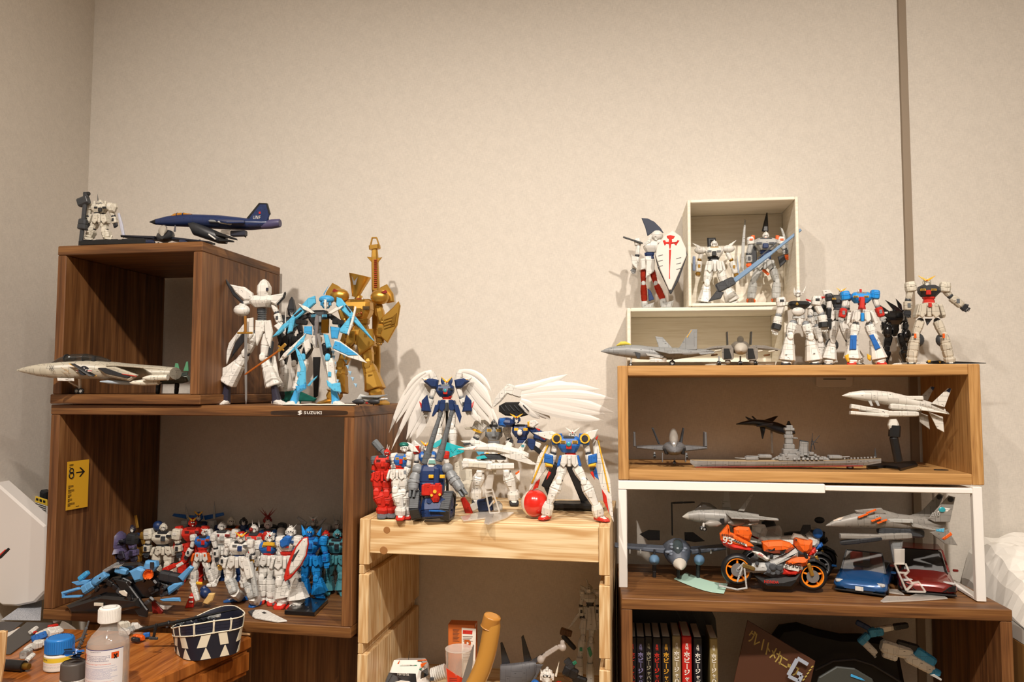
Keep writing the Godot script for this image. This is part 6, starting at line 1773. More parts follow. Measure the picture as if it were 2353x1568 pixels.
func desk():
	# desk top: its right edge runs towards the camera
	var A := at_y(577, 1462, 0.72); var B := at_y(340, 1568, 0.72)
	var d := (B - A).normalized()
	var o := thing("desk", "orange-brown wooden desk in the corner, with a lower drawer rail at its right end", "desk", Vector3(A.x, 0.0, A.z))
	var far := d * 0.75
	var A0 := Vector3(0, 0, 0)
	var lf := Vector3(-1.212 - A.x, 0, 0.324 - A.z)
	plate([A0 + Vector3(0, 0.709, 0), far + Vector3(0, 0.709, 0), Vector3(lf.x, 0.709, far.z), Vector3(lf.x, 0.709, lf.z)], Vector3.UP, 0.022, 0.15)
	part("desk_top", desk_m)
	var nr := Vector3(-d.z, 0, d.x)
	if nr.x < 0: nr = -nr
	plate([Vector3(0, 0.697, 0) - nr * 0.012 + d * 0.005, far + Vector3(0, 0.697, 0) - nr * 0.012, far + Vector3(0, 0.655, 0) - nr * 0.012, Vector3(0, 0.655, 0) - nr * 0.012 + d * 0.005], nr, 0.018, 0.1)
	part("drawer_rail", desk_m)
	plate([Vector3(0, 0.694, 0) - nr * 0.001 + d * 0.006, d * 0.12 + Vector3(0, 0.694, 0) - nr * 0.001, d * 0.12 + Vector3(0, 0.668, 0) - nr * 0.001, Vector3(0, 0.664, 0) - nr * 0.001 + d * 0.006], nr, 0.006, 0.1)
	part("end_block", desk_m)
	for p in [d * 0.06, far * 0.95, Vector3(lf.x + 0.05, 0, far.z - 0.05), Vector3(lf.x + 0.05, 0, lf.z + 0.05)]:
		var c: Vector3 = p - nr * 0.045
		if p.x < -0.4: c = p
		box(c + Vector3(0, 0.349, 0), 0.045, 0.698, 0.045, 0.06)
		part("leg", desk_m)
	grid(0, 1250, 3.92)
	var H := 0.72
	basket()
	bottle()
	jar("paint_jar", "small paint jar with a blue lid and a yellow label, standing on the desk", 530, 1122, 122, 150, 130, mat("e6e2da", 0.2, 0.0, 0.5), mat("2a7fd0", 0.3))
	band("label", type_tex(256, 128, 3, Color("e9e4da"), [[0, 0, 256, 46, "e8c93a", 0], [60, 10, 110, 40, "3a3a3a", 26], [30, 62, 230, 80, "d58a94", 12], [20, 84, 240, 110, "9a9a9a", 10]]), Vector3.ZERO, 123.5 * uu, 14 * uu, 120 * uu, -1.5, 1.5)
	begin("paint_jar", "grey paint jar with crumpled blue film on its lid, between blue jar and clear bottle", "paint jar", 655, 1330, -1, H)
	lathe(Vector3.ZERO, Vector3(0, 120 * uu, 0), [[0.0, 90.0], [0.05, 108.0, 1], [0.9, 108.0, 1], [1.0, 92.0]], uu, 26)
	part("glass_body", mat("d8d5d0", 0.2, 0.0, 0.5))
	lathe(Vector3(0, 118 * uu, 0), Vector3(0, 260 * uu, 0), [[0.0, 100.0], [0.05, 108.0, 1], [0.9, 105.0], [1.0, 92.0], [0.98, 80.0]], uu, 30)
	part("screw_cap", mat("55504c", 0.4))
	band("label", type_tex(128, 64, 5, Color("ece8e0"), [[6, 6, 120, 60, "55504c", 14]]), Vector3.ZERO, 109 * uu, 20 * uu, 104 * uu, -1.5, 1.5)
	for k in 9:
		var a := rng.randf() * TAU
		var c := Vector3(cos(a) * 60, 290 + rng.randf() * 70.0, sin(a) * 40) * uu
		var e := Basis.from_euler(Vector3(rng.randf() * 2, rng.randf() * 6, rng.randf() * 2))
		plate([c + e.x * 60 * uu, c + e.y * 40 * uu, c - e.x * 50 * uu, c - e.y * 36 * uu], e.z, 3 * uu)
		part("film_scrap", mat("1f66b4", 0.35) if k % 2 == 0 else mat("1b2430", 0.3))
	begin("marker", "thick black marker with a brass-coloured end, lying at the left of the desk", "marker", 120, 1140, -1, H)
	lathe(G(-120, 0, 46), G(215, 20, 46), [[0.0, 34.0], [0.1, 44.0], [0.55, 46.0, 1], [0.56, 48.0, 1], [1.0, 48.0]], uu, 20)
	part("barrel", C("k"))
	lathe(G(215, 20, 46), G(262, 22, 46), [[0.0, 30.0], [0.7, 30.0], [1.0, 26.0]], uu, 18)
	part("end_cap", mat("8a6a2c", 0.3, 0.7))
	begin("cutting_board", "dark grey flat board lying on the desk under the broken robot", "board", 200, 960, -1, H)
	var q := []
	for p in [[-120, 1000], [95, 1000], [480, 720], [240, 715]]: q.append(GY(p[0], p[1], 5))
	plate(q, Vector3.UP, 10 * uu)
	part("board", mat("4a4744", 0.6))
	begin("magazine", "open printed magazine with dark pages at the far left of the desk", "magazine", 60, 800, -1, H)
	q = []
	for p in [[-150, 900], [110, 790], [210, 712], [20, 705], [-150, 740]]: q.append(GY(p[0], p[1], 2.5))
	plate(q, Vector3.UP, 4 * uu)
	part("page", mat("2b2a2e", 0.4))
	q = []
	for p in [[-150, 870], [90, 800], [180, 760], [190, 775], [60, 850], [-150, 960]]: q.append(GY(p[0], p[1], 5.5))
	plate(q, Vector3.UP, 2 * uu)
	part("page", mat("d9d4cc", 0.5))
	begin("robot_figure", "broken white, blue and red robot lying beside the blue-lidded paint jar", "robot figure", 330, 960, -1, H)
	for e in [["chest", "b", 285, 850, 420, 830, 70], ["waist", "w", 300, 900, 400, 890, 60], ["leg", "w", 330, 830, 460, 760, 50], ["leg", "w", 420, 800, 540, 760, 54], ["foot", "r", 430, 740, 520, 720, 40], ["arm", "w", 270, 800, 330, 770, 44],
			["arm", "w", 230, 960, 290, 900, 50], ["head", "w", 300, 930, 370, 910, 66], ["armour", "y", 340, 860, 410, 870, 30], ["forearm", "lg", 200, 1000, 270, 960, 70], ["hand", "w", 240, 1060, 300, 1020, 44], ["armour", "w", 440, 820, 520, 800, 60], ["armour", "r", 300, 800, 330, 790, 20], ["armour", "w", 480, 800, 560, 770, 46]]:
		var a := GY(e[2], e[3] + 40, 20 + rng.randf() * 30.0); var b := GY(e[4], e[5] + 40, 20 + rng.randf() * 40.0)
		var pr := []
		for p in LIMB: pr.append([p[0], p[1] * e[6], p[2] * e[6] * 0.9])
		seg(a, b, pr, uu, 0.2)
		part(e[0], C(e[1]))
	for k in 5:
		var a := GY(235 + k * 10, 1085 - k * 4, 14)
		rod(a, a + Vector3(0.06 * k - 0.1, -0.1, 0.8).normalized() * 26 * uu, 7 * uu, 6 * uu, 8)
		part("finger", C("w"))
	begin("robot_figure", "white robot torso piece with orange and blue bits, lying between bottle and basket", "robot figure", 1230, 850, -1, H)
	for e in [["torso", "iv", 1060, 740, 1180, 720, 90], ["arm", "w", 1180, 740, 1320, 720, 70], ["arm_plate", "lg", 1130, 790, 1200, 760, 60], ["leg", "o", 1210, 830, 1290, 850, 50], ["leg", "b", 1290, 820, 1350, 815, 46], ["mark", "y", 1330, 740, 1380, 735, 20], ["shoulder", "w", 1090, 780, 1150, 800, 60], ["frame", "ch", 1190, 850, 1250, 866, 36]]:
		var a := GY(e[2], e[3] + 40, 30); var b := GY(e[4], e[5] + 40, 36)
		var pr := []
		for p in LIMB: pr.append([p[0], p[1] * e[6], p[2] * e[6] * 0.9])
		seg(a, b, pr, uu, 0.22)
		part(e[0], C(e[1]))
	begin("clear_tube", "clear plastic runner piece leaning over the desk clutter, left of the bottle", "plastic piece", 600, 720, -1, H)
	var cm := clear_mat("d8cfc4", 0.4, 0.1)
	bar("runner", cm, [480, 690, 20], [710, 605, 20], 62, 20, PLAIN)
	bar("runner", cm, [550, 720, 30], [740, 850, 30], 70, 16, PLAIN)
	begin("sprue", "grey plastic sprue frame standing behind the jars on the desk", "sprue", 740, 950, -1, H)
	bar("runner", "mg", [700, 960], [780, 760, 10], 26, 18, PLAIN)
	bar("runner", "mg", [650, 900], [740, 850, 10], 20, 18, PLAIN)
	bar("runner", "mg", [740, 900], [800, 700, -10], 14, 14, PLAIN)
	for k in 5: bar("gate", "dg", [700 + k * 14, 930 - k * 30, 8], [730 + k * 14, 940 - k * 30, 8], 10, 10, PLAIN)
	begin("paper_sheet", "printed sheet of paper with fine dark speckles, at the foot of the white foam panel", "paper", 200, 690, -1, H)
	q = []
	for p in [[10, 690], [365, 695], [380, 480], [300, 490], [150, 590]]: q.append(GY(p[0], p[1], 3))
	plate(q, Vector3.UP, 2.5 * uu)
	var sp := noise(91, 0.35, 2)
	var pm := StandardMaterial3D.new()
	pm.albedo_texture = picture(128, 128, func(x, y): return Color("b9bcc2") if sp.get_noise_2d(x, y) < 0.28 else Color("5a6070"))
	pm.uv1_triplanar = true
	pm.uv1_scale = Vector3(14, 14, 14)
	pm.roughness = 0.7
	part("sheet", pm)
	begin("pencil", "flat wooden stick with faint print, lying on the desk corner beside the basket", "pencil", 2160, 830, -1, H)
	bar("shaft", mat("c9a57a", 0.5), [2030, 800], [2255, 815], 26, 22, PLAIN)
	begin("toy_scrap", "light blue toy scrap beside the right end of the basket", "toy part", 2090, 800, -1, H)
	slab("scrap", "sb", [[2062, 690], [2085, 680], [2105, 790], [2080, 800]], 12, 0)
	left_things()

func basket():
	begin("basket", "oval navy and white woven basket full of dark tools, on the desk corner", "basket", 1735, 1052, -1, 0.72)
	# the wall of the basket, by angle and height (0 foot .. 1 rim)
	var wallp := func(a: float, t: float, e := 0.0) -> Vector3:
		var rx := lerpf(300.0, 340.0, t) + e
		var rz := lerpf(265.0, 300.0, t) + e
		var s := 1.0 - 0.12 * pow(absf(sin(2 * a)), 2.0)
		var y := (300.0 + 26.0 * cos(2 * a) + 60.0 * sin(a)) * t
		return Vector3(sin(a) * rx * s, y, cos(a) * rz * s - 250.0) * uu
	var rings := []
	for i in 7:
		var r := PackedVector3Array()
		for j in 40: r.append(wallp.call(TAU * j / 40, i / 6.0))
		rings.append(r)
	for i in 6:
		var r := PackedVector3Array()
		for j in 40: r.append(wallp.call(TAU * j / 40, 1.0 - i / 6.0, -14.0) + Vector3(0, 0 if i < 5 else 10 * uu, 0))
		rings.append(r)
	loft(rings, true, false)
	var r2 := PackedVector3Array()
	for j in 40: r2.append(wallp.call(TAU * j / 40, 0.04, -10.0))
	var mm := mid_of(r2)
	for j in 40: tri(mm, r2[j], r2[(j + 1) % 40], Vector3.UP)
	part("woven_wall", mat("14182a", 0.55))
	# weave: white strips as patches, navy bands between
	var patch := func(n: String, corners: Array, m: Material):
		var g := []
		for i in 4:
			var r := PackedVector3Array()
			var t := i / 3.0
			var L: Vector2 = corners[0].lerp(corners[3], t); var R: Vector2 = corners[1].lerp(corners[2], t)
			for j in 6:
				var p := L.lerp(R, j / 5.0)
				r.append(wallp.call(p.x, p.y, 2.6))
			for j in 6:
				var p := R.lerp(L, j / 5.0)
				r.append(wallp.call(p.x, p.y, 0.0))
			g.append(r)
		loft(g, false, true)
		part(n, m)
	var wh := mat("e6dec9", 0.6)
	var nv := mat("1a2036", 0.5)
	for k in 9:
		var a := -1.7 + k * 0.62
		patch.call("white_strip", [Vector2(a, 0.66), Vector2(a + 0.27, 0.66), Vector2(a + 0.36, 0.34), Vector2(a + 0.09, 0.34)] if k % 2 == 0 else [Vector2(a + 0.12, 0.66), Vector2(a + 0.39, 0.66), Vector2(a + 0.27, 0.34), Vector2(a, 0.34)], wh)
		patch.call("white_strip", [Vector2(a + 0.24, 0.32), Vector2(a + 0.26, 0.32), Vector2(a + 0.42, 0.02), Vector2(a + 0.1, 0.02)], wh)
	for row in 3:
		for k in 12:
			var a := -1.75 + k * 0.32
			var t := 0.70 + row * 0.09
			patch.call("navy_strip", [Vector2(a, t + 0.083), Vector2(a + 0.315, t + 0.083), Vector2(a + 0.315, t), Vector2(a, t)], nv)
	for t in [0.69, 1.0]:
		var pts := []
		for j in 49: pts.append(wallp.call(TAU * j / 48, t, 3.0))
		tube(pts, 6.0 * uu, 8)
		part("rim_cord", wh)
	for k in 12:
		var a := TAU * k / 12 + 0.1
		for e in [-0.02, 0.02]:
			tube([wallp.call(a + e, 0.67, 4.0), wallp.call(a + e * 0.5, 0.84, 7.0), wallp.call(a + e, 1.01, 4.0), wallp.call(a, 1.02, -10.0)], 4.5 * uu, 6)
			part("cord_tie", wh)
	# what lies in it
	begin("brush_handle", "long thin black rod lying across the basket", "rod", 1700, 1000, 0.40)
	lathe(J(1262, 775, 60), J(2150, 586, 0), [[0.0, 17.0], [0.3, 21.0, 1], [0.31, 15.0], [0.8, 9.0], [0.92, 6.0], [0.96, 10.0], [1.0, 6.0]], uu, 12)
	part("rod", C("k"))
	begin("wire_cutters", "black-handled hand tool with its tip over the left end of the basket", "hand tool", 1400, 870, 0.42)
	bar("handle", "k", [1410, 720, 20], [1380, 860, 40], 24, 20, LIMB)
	bar("jaw", "dg", [1345, 850, 40], [1420, 855, 40], 26, 20, LIMB)
	var held := ["dark tangled model part in the basket, nearest its left end", "small grey model part in the basket, second from its left end", "pale model part in the basket, left of its middle", "dark model part in the basket, right of its middle", "grey model part in the basket, second from its right end", "pale model part in the basket, nearest its right end"]
	for k in 6:
		var px := 1510.0 + k * 86; var py := 720.0 - k * 14
		begin("toy_part", held[k], "toy part", px, py + 60, 0.37 + rng.randf() * 0.05, -1.0, "model parts in the basket")
		for j in 3:
			bar("piece", [["k", "ch", "dg"], ["mg", "g", "dg"], ["lg", "w", "lg"]][k % 3][j], [px + rng.randf_range(-60, 60), py + rng.randf_range(-20, 40)], [px + rng.randf_range(-60, 60), py + rng.randf_range(-20, 40), 30], 18 + rng.randf() * 20.0, 20, LIMB)

func bottle():
	begin("bottle", "clear plastic bottle with white cap and printed warning label, on the desk", "bottle", 962, 1355, -1, 0.72)
	var gl := clear_mat("e9e6e0", 0.22, 0.05)
	lathe(Vector3.ZERO, Vector3(0, 660 * uu, 0), [[0.0, 150.0], [0.02, 172.0], [0.05, 176.0], [0.66, 176.0], [0.72, 170.0], [0.8, 140.0], [0.87, 95.0], [0.92, 72.0], [1.0, 70.0]], uu, 36)
	part("shell", gl)
	lathe(Vector3(0, 6 * uu, 0), Vector3(0, 480 * uu, 0), [[0.0, 168.0], [1.0, 170.0]], uu, 30)
	part("thinner", clear_mat("f2f0ea", 0.1, 0.02))
	lathe(Vector3(0, 640 * uu, 0), Vector3(0, 770 * uu, 0), [[0.0, 90.0], [0.03, 94.0, 1], [0.9, 90.0], [0.97, 84.0], [1.0, 70.0], [0.99, 50.0]], uu, 32)
	var cap := part("screw_cap", mat("f0ede8", 0.4))
	for i in 44:
		var a := TAU * i / 44
		var p := Vector3(cos(a), 0, sin(a)) * 93.0 * uu
		rod(p + Vector3(0, 646 * uu, 0), p + Vector3(0, 752 * uu, 0), 1.8 * uu, -1.0, 5)
	part("cap_ridges", mat("f0ede8", 0.4), cap).set_meta("kind", "stuff")
	var bl := [[0, 0, 512, 512, "e9e6ea", 0], [0, 0, 512, 8, "3a3f7a", 0], [60, 60, 130, 136, "e2571e", 0], [400, 34, 468, 100, "e2571e", 0], [200, 20, 330, 40, "2a2a3a", 14], [140, 64, 390, 134, "3a3a6a", 17], [60, 152, 440, 168, "d0401e", 14], [60, 176, 455, 190, "4a5aa0", 10],
		[80, 200, 460, 330, "4a5aa0", 12], [60, 204, 74, 330, "d87a2a", 22], [80, 340, 440, 352, "c03a2a", 12], [60, 360, 460, 500, "6a6a8a", 11]]
	band("label", type_tex(512, 512, 9, Color("e9e6ea"), bl), Vector3.ZERO, 177.5 * uu, 30 * uu, 440 * uu, -1.35, 1.35)
	# hazard signs: flame and cross
	var pic := func(n: String, a: float, y: float, pts: Array):
		var q := []
		var c := Vector3(sin(a), 0, cos(a)) * 179.0 * uu + Vector3(0, y * uu, 0)
		var ex := Vector3(cos(a), 0, -sin(a))
		for p in pts: q.append(c + ex * p[0] * uu + Vector3.UP * p[1] * uu)
		plate(q, Vector3(sin(a), 0, cos(a)), 1.2 * uu, 0.1)
		part(n, C("k"))
	pic.call("flame_mark", -0.85, 362, [[-14, -14], [14, -14], [16, 0], [8, 8], [4, 22], [-6, 10], [-14, 4]])
	pic.call("cross_mark", 0.95, 378, [[-16, -18], [-6, -22], [18, 14], [8, 20]])
	pic.call("cross_mark", 0.95, 378, [[16, -18], [6, -22], [-18, 14], [-8, 20]])

func left_things():
	grid(0, 880, 2.75)
	# white foam panel leaning in the corner
	begin("foam_panel", "large white foam panel leaning against the left side of the wide bookcase", "foam panel", 120, 1385, 0.22, 0.7282)
	var st := []
	slab("panel", mat("dcd7d2", 0.6), [[-160, 455], [0, 590], [330, 880], [340, 1060], [330, 1290], [260, 1360], [150, 1382], [60, 1378], [-60, 1300], [-160, 1180]], 120, -30, null, 0.1)
	begin("device_box", "black rounded device with a yellow and white warning label, behind the white foam panel", "device", 200, 900, 0.1)
	slab("shell", mat("1b1d22", 0.35), [[30, 606], [90, 600], [150, 612], [310, 690], [310, 800], [200, 760], [100, 690]], 70, 0, null, 0.15)
	slab("grey_face", mat("b9b4ae", 0.4), [[95, 680], [130, 672], [185, 690], [190, 740], [310, 870], [250, 840], [170, 760]], 60, 20)
	slab("label_strip", mat("e0bb38", 0.5), [[186, 702], [300, 740], [300, 778], [178, 738]], 8, 66)
	slab("label_sheet", mat("e6e2dc", 0.5), [[178, 740], [300, 780], [300, 850], [200, 780]], 8, 64)
	for k in 4: slab("label_print", "dg", [[200, 752 + k * 11], [292, 782 + k * 13], [292, 786 + k * 13], [200, 756 + k * 11]], 3, 72)
	for k in 3: slab("label_print", "k", [[228 + k * 22, 728 + k * 7], [242 + k * 22, 732 + k * 7], [242 + k * 22, 746 + k * 7], [228 + k * 22, 742 + k * 7]], 3, 72)
	lathe(J(176, 660, 40), J(178, 660, 48), [[0.0, 14.0], [1.0, 13.0]], uu, 16)
	part("round_mark", C("g"))
	# wooden pencil box at the frame's edge
	begin("pen_box", "pale wooden pen box at the left edge of the desk", "pen box", 10, 1530, 0.62, 0.72)
	slab("side_board", pine_v, [[-140, 1120], [66, 1092], [50, 1290], [6, 1540], [-140, 1540]], 22, 0)
	slab("back_board", pine_v, [[-140, 1130], [50, 1100], [40, 1290], [0, 1500], [-140, 1500]], 16, -120)
	begin("pencil", "red and black pencil sticking out of the wooden pen box", "pencil", 20, 1200, 0.58)
	bar("shaft", "r", [-60, 1150], [40, 1060], 18, 18, PLAIN)
	bar("shaft_dark", "k", [0, 1106, 6], [56, 1050, 6], 16, 14, PLAIN)
func box_top():
	grid(1380, 420, 3.5646)
	var H := 1.3042
	begin("robot_figure", "white knight-like robot with a dark curved head fin and rust-red legs", "robot figure", 430, 1015, 0.085, H)
	robot({"c": {"m": "w", "c": "w", "a": "nb", "j": "dg", "h": "w", "th": "rm", "sh": "rm", "f": "lg", "in": "lg", "kn": "lg", "hand": "g", "vent": "lg", "an": "lg", "shp": "rm"}, "plain": true, "nomark": true, "hd": [455, 420, 30], "ch": [415, 500, 130, 90], "wa": [400, 575, 80, 50], "hp": [390, 620, 110, 80], "aw": 50, "lw": 52, "skirt": false,
		"la": [[310, 470], [300, 570], [275, 680]], "ra": [[470, 480], [500, 560], [500, 640]], "ll": [[350, 690], [350, 800], [358, 950], [370, 1010]], "rl": [[420, 690], [450, 800], [510, 930], [540, 1000]]})
	slab("head_fin", mat("1e2940", 0.35), [[335, 265], [385, 268], [440, 295], [490, 345], [516, 386], [440, 372], [384, 412], [365, 340]], 14, 0)
	orb("helmet", "w", 462, 408, 10, 50, 44, 44)
	slab("mask", "w", [[350, 500], [400, 410], [430, 400], [410, 470]], 40, 30)
	bar("lance", "k", [185, 420, 20], [345, 472, 40], 14, 12, PLAIN)
	for s in [[[325, 600], [365, 590], [370, 680], [330, 690]], [[375, 600], [445, 600], [440, 700], [370, 755]], [[250, 560], [300, 600], [300, 690], [255, 640]]]: slab("skirt_plate", "w", s, 24, 44)
	slab("shin_fin", "nb", [[385, 840], [410, 860], [440, 930], [395, 945]], 14, 10)
	for s in [[340, 975, 440, 1012], [480, 960, 600, 1012]]: slab("foot_flare", "lg", [[s[0], s[3]], [s[0] + 40, s[1]], [s[2], s[1] - 20], [s[2] - 20, s[3]]], 60, 20)
	begin("toy_shield", "tall white toy shield with a red emblem, held in front of the knight-like robot", "toy shield", 575, 910, 0.125)
	slab("edge", "ch", [[600, 400], [690, 520], [712, 590], [640, 800], [580, 912], [570, 912], [470, 700], [446, 600], [470, 500]], 14, -8)
	slab("face", mat("e0dcd4", 0.3, 0.1), [[590, 393], [655, 440], [700, 540], [704, 600], [660, 700], [580, 880], [560, 880], [490, 720], [450, 600], [462, 520], [520, 440]], 20)
	slab("emblem", "rg", [[538, 436], [570, 428], [612, 438], [600, 462], [586, 466], [588, 486], [622, 486], [626, 470], [650, 474], [618, 522], [600, 504], [580, 508], [574, 545], [562, 545], [556, 508], [538, 506], [524, 524], [505, 474], [530, 470], [536, 486], [556, 484], [556, 464], [544, 460]], 23, 2)
	slab("emblem_spike", "rg", [[558, 548], [580, 548], [566, 792], [562, 792]], 23, 2)
	for k in 6: bar("panel_line", "g", [470 + (k % 2) * 150, 600 + k * 22, 13], [510 + (k % 2) * 150, 590 + k * 22, 13], 4, 3, PLAIN)
	var B := 1.3126
	begin("robot_figure", "white robot with spiked round shoulders and a black belly, inside the upright pale box", "robot figure", 960, 970, 0.055, B)
	robot({"c": {"m": "w", "c": "w", "a": "k", "j": "ad", "h": "w", "hand": "ad", "vent": "lg", "badge": "lg", "chin": "w"}, "hd": [930, 462, 28], "ch": [930, 530, 140, 90], "wa": [925, 585, 96, 40], "hp": [935, 640, 130, 90], "aw": 46, "lw": 76, "pads": false, "shin": BELL, "nomark": true,
		"la": [[830, 520], [810, 590], [800, 690]], "ra": [[1030, 520], [1070, 590], [1105, 700]], "ll": [[885, 680], [868, 780], [845, 940], [835, 965]], "rl": [[985, 680], [1010, 780], [1080, 930], [1100, 965]]})
	slab("head_panel", "ch", [[872, 412], [940, 410], [944, 440], [905, 440], [900, 490], [876, 490]], 40, 4)
	for s in [[818, 512, 748, 450], [1048, 500, 1112, 428]]:
		orb("shoulder_pod", "w", s[0], s[1], 10, 50, 32, 34)
		bar("shoulder_spike", "w", [s[0], s[1] - 16, 10], [s[2], s[3]], 26, 22, SPIKE)
	bar("side_gun", mat("7c8aa6"), [765, 680], [765, 560], 24, 22, LIMB)
	bar("side_blade", mat("8fa0b8"), [1130, 720, -20], [1120, 560, -20], 16, 14, SPIKE)
	begin("robot_figure", "grey robot with a tall black cone head and orange feet, inside the upright pale box", "robot figure", 1330, 960, 0.055, B)
	robot({"c": {"m": "lg", "c": "lg", "a": "nb", "j": "dg", "h": "w", "f": "o", "in": "br", "an": "o", "hand": "o", "vent": "g", "s": "w", "sp": "o", "badge": "o", "chin": "o"}, "hd": [1352, 385, 26], "ch": [1350, 460, 190, 96], "wa": [1350, 540, 90, 80], "hp": [1345, 620, 130, 80], "aw": 54, "lw": 66, "nomark": true,
		"la": [[1235, 440], [1210, 540], [1215, 610]], "ra": [[1470, 440], [1510, 500], [1520, 540]], "ll": [[1300, 660], [1250, 760], [1230, 910], [1225, 955]], "rl": [[1410, 660], [1440, 760], [1435, 910], [1435, 955]], "pack": 0.9})
	bar("head_cone", "k", [1346, 350], [1362, 198], 50, 44, [[0.0, 1.0, 1.0], [0.5, 0.62, 0.62], [1.0, 0.16, 0.16]])
	for s in [1245, 1445]: bar("shoulder_block", "o", [s, 420, 10], [s + 4, 385, 10], 30, 26, PLAIN)
	slab("hanging_panel", "ch", [[1225, 480], [1275, 470], [1280, 610], [1230, 640]], 18, 0)
	slab("hanging_panel", "ch", [[1450, 560], [1510, 540], [1520, 600], [1470, 645]], 18, 0)
	slab("side_board", "lg", [[1178, 250], [1190, 262], [1170, 690], [1150, 640], [1155, 450]], 14, 30)
	slab("side_board", "lg", [[1470, 318], [1490, 330], [1572, 540], [1574, 635], [1552, 600]], 14, 10)
	slab("tail_part", "o", [[1260, 710], [1340, 655], [1385, 700], [1370, 715], [1330, 680], [1280, 720]], 14, 10)
	for s in [1232, 1435]: slab("toe_panel", "br", [[s - 20, 900], [s + 20, 900], [s + 28, 955], [s - 28, 955]], 14, 52)
	begin("toy_rifle", "long blue and dark grey toy rifle slanting across the front of the upright pale box", "toy weapon", 890, 970, 0.11)
	bar("barrel", mat("7593b4", 0.4), [1380, 592, 0], [1640, 385, 0], 24, 22, PLAIN)
	bar("body", mat("7593b4", 0.4), [1080, 815, 0], [1400, 575, 0], 40, 34, LIMB)
	bar("receiver", "dg", [950, 870, 0], [1095, 800, 0], 76, 40, LIMB)
	slab("stock", "dg", [[880, 975], [950, 885], [1010, 900], [985, 950]], 30)
	bar("under_rail", "dg", [1290, 620, -20], [1440, 490, -20], 12, 12, PLAIN)
	for s in [[1300, 140, 1332, 75, 1322, 96], [1420, 135, 1448, 86, 1405, 104]]:
		begin("dried_sprig", "tiny dried tan leaf sprig standing on the top edge of the upright box" if s[0] == 1300 else "second tiny dried tan sprig on the upright box, nearer its right end", "sprig", s[0] + 10, s[1], 0.06, 1.5104)
		bar("stem", mat("b08a5a"), [s[0] + 14, s[1]], [s[4], s[5]], 5, 4, PLAIN)
		slab("leaf", mat("c09a68"), [[s[4] - 16, s[5] + 8], [s[4], s[5] - 12], [s[2], s[3]], [s[2] - 2, s[3] + 12]], 3)

